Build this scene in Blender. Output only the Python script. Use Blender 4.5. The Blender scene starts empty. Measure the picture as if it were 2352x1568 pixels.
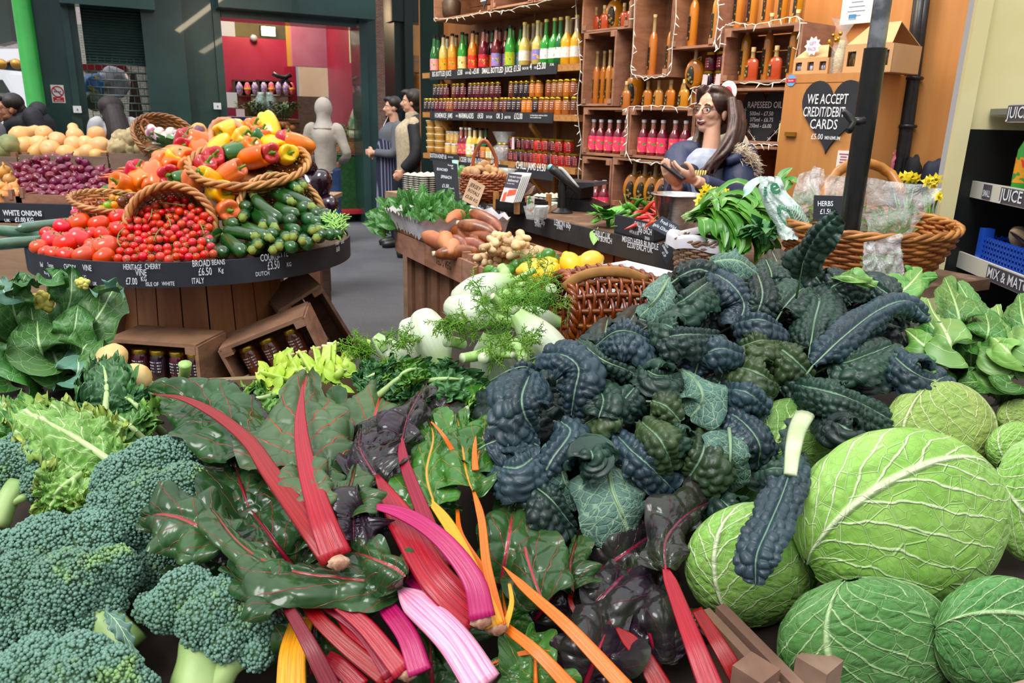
import bpy,math,random
import numpy as np
from mathutils import Vector,Matrix,Euler,noise as mnoise
SC=bpy.context.scene
COL=SC.collection
# ---------------------------------------------------------------- camera
FPX=1744.0;PITCH=math.radians(16.4);ROLL=math.radians(1.41);EYE=1.45
_F=Vector((0,math.cos(PITCH),-math.sin(PITCH)))
_U0=Vector((0,math.sin(PITCH),math.cos(PITCH)));_R0=Vector((1,0,0))
_R=_R0*math.cos(ROLL)+_U0*math.sin(ROLL)
_U=_U0*math.cos(ROLL)-_R0*math.sin(ROLL)
cam=bpy.data.objects.new('camera',bpy.data.cameras.new('camera'))
COL.objects.link(cam)
cam.matrix_world=Matrix(((_R.x,_U.x,-_F.x,0),(_R.y,_U.y,-_F.y,0),(_R.z,_U.z,-_F.z,EYE),(0,0,0,1)))
cam.data.sensor_width=36;cam.data.lens=FPX/2352*36
cam.data.clip_start=.02;cam.data.clip_end=200
cam.data.dof.use_dof=True;cam.data.dof.focus_distance=1.35;cam.data.dof.aperture_fstop=13
SC.camera=cam
# ---------------------------------------------------------------- light: overcast sky through the glass roof, soft sun, shop lamps
world=bpy.data.worlds.new('world');SC.world=world;world.use_nodes=True
_nt=world.node_tree;_nt.nodes.clear()
_o=_nt.nodes.new('ShaderNodeOutputWorld');_b=_nt.nodes.new('ShaderNodeBackground')
_g=_nt.nodes.new('ShaderNodeTexCoord');_s=_nt.nodes.new('ShaderNodeSeparateXYZ');_r=_nt.nodes.new('ShaderNodeValToRGB')
_nt.links.new(_g.outputs['Generated'],_s.inputs[0]);_nt.links.new(_s.outputs['Z'],_r.inputs[0])
_r.color_ramp.elements[0].position=0.0;_r.color_ramp.elements[0].color=(.16,.165,.18,1)
_r.color_ramp.elements[1].position=.75;_r.color_ramp.elements[1].color=(1.35,1.39,1.45,1)
_e=_r.color_ramp.elements.new(.22);_e.color=(.50,.52,.56,1)
_nt.links.new(_r.outputs[0],_b.inputs[0]);_b.inputs[1].default_value=1.0
_nt.links.new(_b.outputs[0],_o.inputs[0])
def add_light(name,kind,loc,energy,color,size=.3,target=None,size_y=None,angle=None):
 l=bpy.data.lights.new(name,kind);l.energy=energy;l.color=color
 if kind=='AREA':
  l.size=size
  if size_y:l.shape='RECTANGLE';l.size_y=size_y
 elif kind=='SUN':l.angle=angle
 else:l.shadow_soft_size=size
 o=bpy.data.objects.new(name,l);COL.objects.link(o);o.location=loc
 if target is not None:
  o.rotation_euler=(Vector(target)-Vector(loc)).to_track_quat('-Z','Y').to_euler()
 return o
add_light('sun','SUN',(-3,-4,9),2.1,(1,.98,.95),target=(0,1.2,0),angle=math.radians(28))
add_light('shop_lamp','AREA',(-.9,5.6,3.1),34,(1,.80,.52),.5,(.0,6.4,1.5),1.2)
add_light('shop_lamp','AREA',(.75,3.9,2.9),22,(1,.82,.58),.5,(1.4,4.6,1.4),1.2)
add_light('stall_lamp','POINT',(-3.9,12.2,3.0),60,(1,.72,.40),.15)
vs=SC.view_settings
vs.view_transform='Standard';vs.look='None';vs.gamma=1;vs.exposure=0.22;vs.use_curve_mapping=False
SC.cycles.max_bounces=6;SC.cycles.diffuse_bounces=3;SC.cycles.glossy_bounces=2
SC.cycles.transmission_bounces=4;SC.cycles.transparent_max_bounces=8
SC.cycles.caustics_reflective=False;SC.cycles.caustics_refractive=False
# ---------------------------------------------------------------- pixel rays
def ray(x,y):return _F+_R*((x-1176)/FPX)-_U*((y-784)/FPX)
def P(x,y,d):return Vector((0,0,EYE))+ray(x,y)*d
def PZ(x,y,z):
 v=ray(x,y);return Vector((0,0,EYE))+v*((z-EYE)/v.z)
def bed(Y):return.85+.17*(Y-.7)
def S(x,y,h=0.0):
 v=ray(x,y);return Vector((0,0,EYE))+v*((.719-h)/(.17*v.y-v.z))
def PL(x,y,p0,n):
 v=ray(x,y);return Vector((0,0,EYE))+v*((Vector(p0)-Vector((0,0,EYE))).dot(n)/v.dot(n))
rnd=random.Random(11)
def R_(a,b):return rnd.uniform(a,b)
ORD=['first','second','third','fourth','fifth','sixth','seventh','eighth','ninth','tenth','eleventh','twelfth','thirteenth','fourteenth','fifteenth','sixteenth','seventeenth','eighteenth','nineteenth','twentieth','twenty-first','twenty-second','twenty-third','twenty-fourth','twenty-fifth','twenty-sixth','twenty-seventh','twenty-eighth','twenty-ninth','thirtieth','thirty-first','thirty-second']
# ---------------------------------------------------------------- mesh builder
class MB:
 def __init__(s):s.v=[];s.n=0;s.f=[];s.uv=[];s.c=[]
 def add(s,V,F,UV=None,c=None):
  V=np.asarray(V,float).reshape(-1,3);k=len(V)
  s.v.append(V);s.f+=[tuple(i+s.n for i in f)for f in F]
  s.uv.append(np.zeros((k,2))if UV is None else np.asarray(UV,float).reshape(-1,2))
  if c is not None or s.c:
   while len(s.c)<s.n:s.c.append((1,1,1))
   s.c+=[tuple(c)if c is not None else(1,1,1)]*k
  s.n+=k;return s
 def grid(s,V,cu=False,cv=False,UV=None,c=None):
  V=np.asarray(V,float);a,b=V.shape[:2]
  F=[(i*b+j,i*b+(j+1)%b,((i+1)%a)*b+(j+1)%b,((i+1)%a)*b+j)for i in range(a if cu else a-1)for j in range(b if cv else b-1)]
  if UV is None:
   uu,vv=np.meshgrid(np.linspace(0,1,b),np.linspace(0,1,a));UV=np.stack([uu,vv],-1)
  return s.add(V,F,UV,c)
 def box(s,size,cen=(0,0,0),rot=None,M=None,c=None):
  x,y,z=[q/2 for q in size]
  V=np.array([(-x,-y,-z),(x,-y,-z),(x,y,-z),(-x,y,-z),(-x,-y,z),(x,-y,z),(x,y,z),(-x,y,z)])
  if rot is not None:V=V@np.array(Euler(rot).to_matrix()).T
  V=V+np.array(cen)
  if M is not None:V=np.array([tuple(M@Vector(q))for q in V])
  return s.add(V,[(0,3,2,1),(4,5,6,7),(0,1,5,4),(1,2,6,5),(2,3,7,6),(3,0,4,7)],c=c)
 def hexa(s,A,B,c=None):
  V=[tuple(q)for q in list(A)+list(B)]
  return s.add(V,[(0,3,2,1),(4,5,6,7),(0,1,5,4),(1,2,6,5),(2,3,7,6),(3,0,4,7)],c=c)
 def tube(s,pts,r,seg=8,cap=True,fn=None,up=None,c=None):
  pts=[Vector(p)for p in pts];n=len(pts)
  if not hasattr(r,'__len__'):r=[r]*n
  fr=frames(pts,up);V=np.zeros((n,seg,3));ang=np.linspace(0,2*math.pi,seg,endpoint=False)
  for i in range(n):
   T,Nn,B=fr[i]
   for j,a in enumerate(ang):
    x,y=math.cos(a),math.sin(a)
    if fn:x,y=fn(a,i/(n-1))
    V[i,j]=pts[i]+(B*x+Nn*y)*r[i]
  base=s.n;s.grid(V,cv=True,c=c)
  if cap:
   s.f.append(tuple(base+j for j in range(seg))[::-1]);s.f.append(tuple(base+(n-1)*seg+j for j in range(seg)))
  return s
 def lathe(s,prof,seg=20,M=None,c=None):
  ang=np.linspace(0,2*math.pi,seg,endpoint=False)
  V=np.array([[(r*math.cos(a),r*math.sin(a),z)for a in ang]for r,z in prof])
  if M is not None:V=np.array([[tuple(M@Vector(q))for q in row]for row in V])
  return s.grid(V,cv=True,c=c)
 def ball(s,cen,rad,nu=10,nv=16,fn=None,M=None,c=None):
  th=np.linspace(0.0001,math.pi-.0001,nu);ph=np.linspace(0,2*math.pi,nv,endpoint=False)
  if not hasattr(rad,'__len__'):rad=(rad,)*3
  V=np.zeros((nu,nv,3))
  for i,t in enumerate(th):
   for j,p in enumerate(ph):
    d=(math.sin(t)*math.cos(p),math.sin(t)*math.sin(p),math.cos(t));k=fn(d)if fn else 1
    V[i,j]=[d[q]*rad[q]*k for q in range(3)]
  if M is not None:V=np.array([[tuple(M@Vector(q))for q in row]for row in V])
  return s.grid(V[::-1]+np.array(cen),cv=True,c=c)
 def flat(s,name,mat,parent=None):return s.build(name,mat,parent,smooth=False)
 def build(s,name,mat,parent=None,smooth=True,world=True,sharp=None):
  me=bpy.data.meshes.new(name)
  V=np.concatenate(s.v)if s.v else np.zeros((0,3))
  if world and parent is not None:V=V-np.array(wloc(parent))
  nl=[len(f)for f in s.f];lo=np.fromiter((i for f in s.f for i in f),int)
  me.vertices.add(len(V));me.vertices.foreach_set('co',V.ravel())
  me.loops.add(len(lo));me.loops.foreach_set('vertex_index',lo)
  me.polygons.add(len(nl));st=np.zeros(len(nl),int);st[1:]=np.cumsum(nl)[:-1]
  me.polygons.foreach_set('loop_start',st)
  UV=np.concatenate(s.uv);l=me.uv_layers.new(name='UVMap');l.data.foreach_set('uv',UV[lo].ravel())
  if s.c:
   ca=me.color_attributes.new('Col','FLOAT_COLOR','POINT')
   ca.data.foreach_set('color',np.c_[np.array(s.c),np.ones(len(s.c))].ravel())
  me.update(calc_edges=True);me.validate()
  me.polygons.foreach_set('use_smooth',[bool(smooth)]*len(me.polygons))
  if smooth and sharp:me.set_sharp_from_angle(angle=math.radians(sharp))
  for m in(mat if isinstance(mat,(list,tuple))else[mat]):me.materials.append(m)
  o=bpy.data.objects.new(name,me);COL.objects.link(o)
  if parent is not None:o.parent=parent
  return o
def wloc(o):
 v=Vector((0,0,0))
 while o is not None:v=v+o.location;o=o.parent
 return v
def frames(pts,up=None):
 n=len(pts);out=[];N=None
 for i in range(n):
  T=(pts[min(i+1,n-1)]-pts[max(i-1,0)])
  T=T.normalized()if T.length>1e-9 else Vector((0,0,1))
  if up is not None:
   u=up[i]if isinstance(up,list)else Vector(up)
   N=(u-T*u.dot(T));N=N.normalized()if N.length>1e-6 else T.orthogonal().normalized()
  elif N is None:N=(Vector((0,0,1))-T*T.z);N=N.normalized()if N.length>.05 else T.orthogonal().normalized()
  else:N=N-T*N.dot(T);N=N.normalized()if N.length>1e-6 else T.orthogonal().normalized()
  out.append((T,N,T.cross(N)))
 return out
def spline(pts,n):
 A=np.array([list(p)for p in pts],float);k=len(A)
 if k==2:return[A[0]+(A[1]-A[0])*t for t in np.linspace(0,1,n)]
 E=np.vstack([2*A[0]-A[1],A,2*A[-1]-A[-2]]);out=[]
 for t in np.linspace(0,k-1-1e-9,n):
  i=int(t);u=t-i;p0,p1,p2,p3=E[i:i+4]
  out.append(.5*((2*p1)+(-p0+p2)*u+(2*p0-5*p1+4*p2-p3)*u*u+(-p0+3*p1-3*p2+p3)*u**3))
 return out
def sp3(pts,n):return[Vector(q)for q in spline(pts,n)]
def lerp(a,b,t):return a+(b-a)*t
def interp(xs,ys,x):return float(np.interp(x,xs,ys))
def tag(o,label=None,cat=None,group=None,kind=None):
 if label:o['label']=label
 if cat:o['category']=cat
 if group:o['group']=group
 if kind:o['kind']=kind
 return o
def thing(name,label,cat,loc=(0,0,0),group=None,rot=None):
 o=bpy.data.objects.new(name,None);COL.objects.link(o);o.empty_display_size=.05
 o.location=loc
 if rot is not None:o.rotation_euler=rot
 return tag(o,label,cat,group)
def struct(o):o['kind']='structure';return o
def dup(root,loc=None,rot=None,scale=None,label=None,group=None,mats=None):
 r=root.copy();COL.objects.link(r)
 if loc is not None:r.location=loc
 if rot is not None:r.rotation_euler=rot
 if scale is not None:r.scale=scale if hasattr(scale,'__len__')else(scale,)*3
 if label:r['label']=label
 if group:r['group']=group
 for ch in list(root.children):
  c=ch.copy();COL.objects.link(c);c.parent=r;swapm(c,mats)
  for g in list(ch.children):
   d=g.copy();COL.objects.link(d);d.parent=c;swapm(d,mats)
 swapm(r,mats)
 return r
def swapm(o,mats):
 if mats and o.type=='MESH':
  k=o.name.split('.')[0]
  if k in mats and len(o.material_slots):
   o.material_slots[0].link='OBJECT';o.material_slots[0].material=mats[k]
class Kind:
 def __init__(s,proto):s.p=proto;s.used=False
 def put(s,loc,rot=None,scale=None,label=None,group=None,mats=None):
  if not s.used:
   s.used=True;o=s.p;o.location=loc
   if rot is not None:o.rotation_euler=rot
   if scale is not None:o.scale=scale if hasattr(scale,'__len__')else(scale,)*3
   if label:o['label']=label
   if group:o['group']=group
   s.first=(o,mats);return o
  return dup(s.p,loc,rot,scale if scale is not None else(1,1,1),label,group,mats)
 def done(s):
  if s.used and s.first[1]:
   swapm(s.first[0],s.first[1])
   for c in s.first[0].children:
    swapm(c,s.first[1])
    for g in c.children:swapm(g,s.first[1])
    # ---------------------------------------------------------------- materials
def lin(c):
 if isinstance(c,str):
  c=c.lstrip('#');c=[int(c[i:i+2],16)/255 for i in(0,2,4)]
  c=[q/12.92 if q<=.04045 else((q+.055)/1.055)**2.4 for q in c]
 return(c[0],c[1],c[2],1)
class NT:
 def __init__(s,name):
  s.m=bpy.data.materials.new(name);s.m.use_nodes=True;s.t=s.m.node_tree;s.t.nodes.clear()
  s.out=s.t.nodes.new('ShaderNodeOutputMaterial');s.b=s.t.nodes.new('ShaderNodeBsdfPrincipled')
  s.t.links.new(s.b.outputs[0],s.out.inputs[0]);s.tc=None
 def L(s,a,b):s.t.links.new(a,b)
 def setin(s,sock,v):
  if hasattr(v,'is_linked')or hasattr(v,'links'):s.L(v,sock)
  else:
   if sock.type=='VECTOR' and hasattr(v,'__len__'):v=tuple(v)[:3]
   sock.default_value=v
 def coord(s,k='Object'):
  if s.tc is None:s.tc=s.t.nodes.new('ShaderNodeTexCoord')
  return s.tc.outputs[k]
 def math(s,op,a,b=0.0,c=0.0):
  n=s.t.nodes.new('ShaderNodeMath');n.operation=op
  for i,v in enumerate((a,b,c)):s.setin(n.inputs[i],v)
  return n.outputs[0]
 def mix(s,f,a,b,mode='MIX'):
  n=s.t.nodes.new('ShaderNodeMix');n.data_type='RGBA';n.blend_type=mode
  s.setin(n.inputs[0],f)
  for i,v in((6,a),(7,b)):s.setin(n.inputs[i],lin(v)if isinstance(v,str)else v)
  return n.outputs[2]
 def noise(s,vec,scale,detail=3,rough=.55,dist=0):
  n=s.t.nodes.new('ShaderNodeTexNoise');s.L(vec,n.inputs['Vector']);n.inputs['Scale'].default_value=scale
  n.inputs['Detail'].default_value=detail;n.inputs['Roughness'].default_value=rough;n.inputs['Distortion'].default_value=dist
  return n.outputs['Fac']
 def voro(s,vec,scale,feature='F1',smooth=.3,out='Distance',rand=1.0):
  n=s.t.nodes.new('ShaderNodeTexVoronoi');n.feature=feature;s.L(vec,n.inputs['Vector'])
  n.inputs['Scale'].default_value=scale;n.inputs['Randomness'].default_value=rand
  if feature=='SMOOTH_F1':n.inputs['Smoothness'].default_value=smooth
  return n.outputs[out]
 def step(s,x,a,b):
  n=s.t.nodes.new('ShaderNodeMapRange');n.interpolation_type='SMOOTHSTEP'
  s.setin(n.inputs[0],x);n.inputs[1].default_value=a;n.inputs[2].default_value=b
  return n.outputs[0]
 def sep(s,v):n=s.t.nodes.new('ShaderNodeSeparateXYZ');s.L(v,n.inputs[0]);return n.outputs
 def comb(s,x,y,z=0.0):
  n=s.t.nodes.new('ShaderNodeCombineXYZ')
  for i,v in enumerate((x,y,z)):s.setin(n.inputs[i],v)
  return n.outputs[0]
 def mapv(s,v,scale=(1,1,1),rot=(0,0,0)):
  n=s.t.nodes.new('ShaderNodeMapping');s.L(v,n.inputs[0]);n.inputs['Scale'].default_value=scale;n.inputs['Rotation'].default_value=rot
  return n.outputs[0]
 def bump(s,h,st=.5,dist=.01):
  n=s.t.nodes.new('ShaderNodeBump');s.setin(n.inputs['Height'],h);n.inputs['Strength'].default_value=st;n.inputs['Distance'].default_value=dist
  s.L(n.outputs[0],s.b.inputs['Normal']);return n
 def rand(s):return s.t.nodes.new('ShaderNodeObjectInfo').outputs['Random']
 def jitter(s,col,h=.03,v=.25,sat=.1):
  n=s.t.nodes.new('ShaderNodeHueSaturation');s.setin(n.inputs['Color'],lin(col)if isinstance(col,str)else col);r=s.rand()
  s.L(s.math('MULTIPLY_ADD',r,h,.5-h/2),n.inputs['Hue'])
  r2=s.math('FRACT',s.math('MULTIPLY',r,7.31));s.L(s.math('MULTIPLY_ADD',r2,v,1-v/2),n.inputs['Value'])
  r3=s.math('FRACT',s.math('MULTIPLY',r,13.7));s.L(s.math('MULTIPLY_ADD',r3,sat,1-sat/2),n.inputs['Saturation'])
  return n.outputs[0]
 def set(s,col=None,rough=None,**k):
  if col is not None:s.setin(s.b.inputs['Base Color'],lin(col)if isinstance(col,str)else col)
  if rough is not None:s.setin(s.b.inputs['Roughness'],rough)
  for q,v in k.items():
   nm={'metal':'Metallic','trans':'Transmission Weight','coat':'Coat Weight','spec':'Specular IOR Level','alpha':'Alpha','ior':'IOR','emit':'Emission Strength','ecol':'Emission Color','sss':'Subsurface Weight','sheen':'Sheen Weight'}[q]
   s.setin(s.b.inputs[nm],lin(v)if isinstance(v,str)else v)
  return s.m
_MC={}
def M(name,c1,c2=None,rough=.5,scale=8,bump=0,bscale=None,bdist=.004,jit=0,hjit=.02,stretch=(1,1,1),lo=.35,hi=.65,detail=4,**k):
 if name in _MC:return _MC[name]
 n=NT(name);v=n.mapv(n.coord(),stretch);col=lin(c1)
 if c2:col=n.mix(n.step(n.noise(v,scale,detail),lo,hi),c1,c2)
 if jit:col=n.jitter(col,hjit,jit)
 if bump:n.bump(n.noise(v,bscale or scale*4,4),bump,bdist)
 n.set(col,rough,**k);_MC[name]=n.m;return n.m
def emit(name,c,st):
 if name not in _MC:
  n=NT(name);n.set(c,.5,ecol=c,emit=st);_MC[name]=n.m
 return _MC[name]
def wood(name,c1,c2,scale=3,stretch=(1,12,12),rough=.65,bump=.25,jit=.12,dirt=None,dsc=6):
 if name in _MC:return _MC[name]
 n=NT(name);v=n.mapv(n.coord(),stretch)
 g=n.noise(v,scale,5,.6,.6);col=n.mix(n.step(g,.3,.7),c1,c2)
 if dirt:col=n.mix(n.step(n.noise(n.coord(),dsc,4),.52,.75),col,dirt)
 if jit:col=n.jitter(col,.01,jit)
 n.bump(g,bump,.003);n.set(col,rough);_MC[name]=n.m;return n.m
def leafmat(name,base,base2,vein,mw=.06,sw=.10,nside=7,slope=.55,tert=0,tw=.05,asp=2.0,vscale=6,blister=0,bsc=14,bst=.5,rough=.4,vmix=1.0,smix=.8,tmix=.5,cscale=9,edge=None,jit=.2,spec=.5,bdist=.006,vbump=.4,hjit=.02):
 if name in _MC:return _MC[name]
 n=NT(name);x,y,_=n.sep(n.coord('UV'))
 a=n.math('ABSOLUTE',n.math('MULTIPLY_ADD',x,2,-1));side=n.math('GREATER_THAN',x,.5)
 pv=n.comb(n.math('MULTIPLY',x,1.0),n.math('MULTIPLY',y,asp));wob=n.noise(pv,5,2)
 mid=n.step(a,n.math and mw,mw*.25)
 s=n.math('MULTIPLY',n.math('SUBTRACT',n.math('SUBTRACT',y,n.math('MULTIPLY',n.math('POWER',a,.85),slope/asp)),n.math('MULTIPLY',wob,.10)),nside)
 s=n.math('ADD',s,n.math('MULTIPLY',side,.45))
 dd=n.math('ABSOLUTE',n.math('SUBTRACT',n.math('FRACT',s),.5))
 wd=n.math('MULTIPLY_ADD',a,-.55,1.0);sidev=n.step(n.math('DIVIDE',dd,wd),sw,sw*.25)
 col=n.mix(n.step(n.noise(n.coord(),cscale,4),.35,.68),base,base2)
 if jit:col=n.jitter(col,hjit,jit)
 if edge:col=n.mix(n.step(n.math('ADD',a,n.math('MULTIPLY',wob,.3)),.85,1.2),col,edge)
 h=n.math('MULTIPLY',n.math('MAXIMUM',mid,n.math('MULTIPLY',sidev,.7)),vbump)
 if tert:
  e=n.voro(pv,vscale,'DISTANCE_TO_EDGE');t=n.step(e,tw,tw*.2)
  e2=n.voro(pv,vscale*2.6,'DISTANCE_TO_EDGE');t=n.math('MAXIMUM',t,n.math('MULTIPLY',n.step(e2,tw,tw*.2),.45))
  col=n.mix(n.math('MULTIPLY',t,tmix*tert),col,vein);h=n.math('ADD',h,n.math('MULTIPLY',t,vbump*.6))
  h=n.math('ADD',h,n.math('MULTIPLY',n.step(e,0,.25),.35))
 if blister:
  f=n.voro(pv,bsc,'SMOOTH_F1',.35);h=n.math('ADD',h,n.math('MULTIPLY',f,-blister))
 col=n.mix(n.math('MULTIPLY',sidev,smix),col,vein);col=n.mix(n.math('MULTIPLY',mid,vmix),col,vein)
 n.bump(h,bst,bdist);n.set(col,rough,spec=spec);_MC[name]=n.m;return n.m
 # ---------------------------------------------------------------- lettering
def text(s,parent,org,xd,ud,h,mat,sx=.8,bold=.012,align='LEFT',name='lettering',lift=.0015):
 cu=bpy.data.curves.new(name,'FONT');cu.body=s;cu.size=1;cu.offset=bold;cu.resolution_u=2
 cu.align_x=align;cu.materials.append(mat)
 tmp=bpy.data.objects.new(name,cu);COL.objects.link(tmp)
 me=bpy.data.meshes.new_from_object(tmp);bpy.data.objects.remove(tmp);bpy.data.curves.remove(cu)
 me.name=name;o=bpy.data.objects.new(name,me);COL.objects.link(o)
 if not me.materials:me.materials.append(mat)
 X=Vector(xd).normalized();U=Vector(ud);U=(U-X*U.dot(X)).normalized();Z=X.cross(U);k=h/.72
 org=Vector(org)+Z*lift-(wloc(parent)if parent else Vector())
 o.matrix_basis=Matrix(((X.x*k*sx,U.x*k,Z.x,org.x),(X.y*k*sx,U.y*k,Z.y,org.y),(X.z*k*sx,U.z*k,Z.z,org.z),(0,0,0,1)))
 if parent:o.parent=parent
 return o
 # ================================================================ setting: floor, painted facade, street, room behind the opening
m_floor=None
def _floor():
 n=NT('asphalt');v=n.coord()
 c=n.mix(n.step(n.noise(v,1.1,5),.35,.7),'#494a50','#5a5b60');c=n.mix(n.step(n.noise(v,60,2),.55,.8),c,'#6a6a70')
 n.bump(n.noise(v,180,3),.35,.003);return n.set(c,.75)
mb=MB();mb.grid(np.array([[(-14,-3,0),(-14,26,0)],[(9,-3,0),(9,26,0)]])[:,:,:]);fl=mb.build('floor',_floor());struct(fl)
M_GREEN=M('dark_green_paint','#1e3b37','#264641',rough=.28,scale=2,coat=.5,bump=.05,bscale=30)
M_GREEN2=M('black_green_paint','#0d1f1b',rough=.35)
M_BGREEN=M('bright_green_paint','#2c9a38','#37a845',rough=.35,scale=3)
M_MAROON=M('maroon_paint','#8e1f3a','#9a2a47',rough=.4,scale=1.5)
M_MAROONLIT=M('lit_maroon_paint','#b0788f','#a8637e',rough=.35,scale=2)  # lit maroon: the light on the bulkhead is put into this paler colour
M_WHITE=M('white_card','#e9e9e6',rough=.6)
M_STEEL=M('brushed_steel','#b9bbbd','#d2d3d4',rough=.28,metal=1,scale=30,stretch=(1,1,8))
M_BLACK=M('black_plastic','#141416','#1d1d20',rough=.38,scale=40)
M_RED=M('red_print','#c8102e',rough=.5)
M_CHALK=M('chalk_paint','#e8ebf0',rough=.9)
M_SLATE=M('chalkboard','#23262d','#2d3038',rough=.8,scale=6,lo=.4,hi=.8)
M_CREAM=M('cream_paint','#e6ddb0','#ddd29c',rough=.45,scale=2)
M_OAK=wood('pale_pine','#c08a52','#a8713d',3)
M_INK=M('black_ink','#17171a',rough=.7)
M_LINK=M('pale_green_print','#2f7d55',rough=.6)
FA=Vector((-4.886,9.062,0));FE=Vector((.883,.469,0)).normalized();FM=Vector((.469,-.883,0)).normalized()
def fpt(k,o,z):q=FA+FE*k+FM*o;return Vector((q.x,q.y,z))
def fk(x,y,o=0.0):
 q=PL(x,y,FA+FM*o,FM);return(q-FA).dot(FE),q.z
def fbox(mb,x0,y0,x1,y1,o0,o1,z0=None,z1=None,c=None):
 ym=(y0+y1)/2;a=fk(x0,ym,o1)[0];b=fk(x1,ym,o1)[0];xm=(x0+x1)/2
 zt=fk(xm,y0,o1)[1]if z1 is None else z1;zb=fk(xm,y1,o1)[1]if z0 is None else z0
 mb.hexa([fpt(a,o1,zb),fpt(b,o1,zb),fpt(b,o1,zt),fpt(a,o1,zt)][::-1],[fpt(a,o0,zb),fpt(b,o0,zb),fpt(b,o0,zt),fpt(a,o0,zt)][::-1],c=c)
 return a,b,zb,zt
ZT=4.2
mb=MB()
fbox(mb,70,100,150,101,-.35,0,0,ZT);fbox(mb,330,100,424,101,-.35,.10,0,ZT)
fbox(mb,424,100,494,101,-.35,0,0,ZT);fbox(mb,494,100,511,101,-.35,.05,0,ZT)
fbox(mb,150,100,166,101,-.35,.04,0,ZT);fbox(mb,166,100,183,101,-.35,-.03,0,ZT)
fbox(mb,826,100,843,101,-.35,.05,0,ZT);fbox(mb,843,100,864,101,-.35,0,0,ZT)
struct(mb.flat('wall_back',M_GREEN))
mb=MB();fbox(mb,183,10,336,24,-.35,-.05,None,ZT);fbox(mb,132,-60,352,14,.0,.30,None,ZT);struct(mb.flat('trim_1',M_GREEN))
mb=MB();fbox(mb,500,-60,862,30,-.05,.34,None,ZT);fbox(mb,508,30,828,52,-.4,.0,None,ZT);struct(mb.flat('trim_2',M_GREEN))
# posts and dark slots between the opening and the fruit shop
mb=MB();fbox(mb,906,100,930,101,-.4,.02,0,ZT);fbox(mb,930,100,949,101,-.4,.10,0,ZT);fbox(mb,900,-90,1010,52,-.2,.08,None,ZT);struct(mb.flat('wall_side',M_GREEN2))
M_OLDBRICK=None
def _brick(name,c1,c2,mortar,sc,bw=.5,rh=.25):
 n=NT(name);b=n.t.nodes.new('ShaderNodeTexBrick');n.L(n.coord('UV'),b.inputs[0])
 for k,v in(('Color1',c1),('Color2',c2),('Mortar',mortar)):b.inputs[k].default_value=lin(v)
 b.inputs['Scale'].default_value=sc;b.inputs['Brick Width'].default_value=bw;b.inputs['Row Height'].default_value=rh;b.inputs['Mortar Size'].default_value=.014
 n.bump(b.outputs['Fac'],-.4,.004);return n.set(b.outputs['Color'],.6)
def fquad(x0,y0,x1,y1,o,uvs=1.0):
 mb=MB();a0,z1=fk(x0,(y0+y1)/2,o)[0],fk((x0+x1)/2,y0,o)[1];a1,z0=fk(x1,(y0+y1)/2,o)[0],fk((x0+x1)/2,y1,o)[1]
 V=[[fpt(a0,o,z0),fpt(a1,o,z0)],[fpt(a0,o,z1),fpt(a1,o,z1)]]
 mb.grid([[tuple(q)for q in r]for r in V],UV=np.array([[(0,0),(a1-a0,0)],[(0,z1-z0),(a1-a0,z1-z0)]])*uvs);return mb
struct(fquad(850,-40,915,470,-.9,3).build('wall_alley',_brick('pale_brick','#b78f7c','#a5654f','#cfc6bd',3,.5,.18)))
mb=MB();fbox(mb,893,-40,899,468,-.5,-.44);struct(mb.flat('trim_3',wood('raw_edge','#9a6a38','#6f4825',5)))
mb=MB();fbox(mb,950,52,985,420,-.9,-.86);struct(mb.build('wall_passage',M('amber_board','#8a5a1e','#a8702a',rough=.6,scale=2)))
t=thing('cardboard_box','brown taped box on the ledge in the dark gap beside the green shop post','box',fpt(*([fk(963,160,-.5)[0],-.5,fk(963,162,-.5)[1]])))
mb=MB();fbox(mb,952,128,976,162,-.8,-.5);mb.flat('carton',M('kraft_card','#b98a57','#a97946',rough=.7,scale=4),t)
mb=MB();fbox(mb,952,137,976,141,-.5,-.497);mb.flat('tape',M('parcel_tape','#8f8f8c',rough=.3),t)
mb=MB();fbox(mb,950,162,982,166,-.85,-.48);o=mb.flat('ledge',M_OAK);tag(o,'narrow timber ledge in the dark gap beside the green shop post','shelf')
# ---- roller shutter with open grille and what is stored behind it
door=bpy.data.objects.new('door_1',None);COL.objects.link(door);struct(door)
k0,zt=fk(183,20,-.08);k1,_=fk(336,20,-.08);zb=fk(260,148,-.08)[1]
n_sl=22;prof=[]
for i in range(n_sl*6+1):
 z=lerp(zb,zt+.1,i/(n_sl*6));prof.append((z,.018*abs(math.sin(math.pi*i/6))+-.1))
mb=MB();mb.grid([[tuple(fpt(k,o,z))for k in(k0,k1)]for z,o in prof]);mb.build('shutter_curtain',M('shutter_paint','#1d3a33','#2a4740',rough=.35,scale=5,metal=.2),door)
mb=MB();nb=22
for i in range(nb):
 z=lerp(.15,zb,i/(nb-1));mb.tube([fpt(k0,-.09,z),fpt(k1,-.09,z)],.008,5)
 for j in range(9):
  k=lerp(k0,k1,(j+(.5 if i%2 else 0))/9);mb.tube([fpt(k,-.09,z),fpt(k,-.09,z+(zb-.15)/(nb-1))],.004,4,cap=False)
mb.build('shutter_grille',M('grille_metal','#6f7f78',rough=.35,metal=.6),door)
struct(fquad(160,60,360,520,-1.1,4).build('wall_tiled',_brick('white_tiles','#e3ded0','#d8d2c2','#4c4a45',2.2,.5,.25)))
mb=MB();fbox(mb,190,149,290,163,-1.1,-1.06);struct(mb.flat('trim_4',M('oxblood_tile','#7c2024',rough=.3)))
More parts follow.
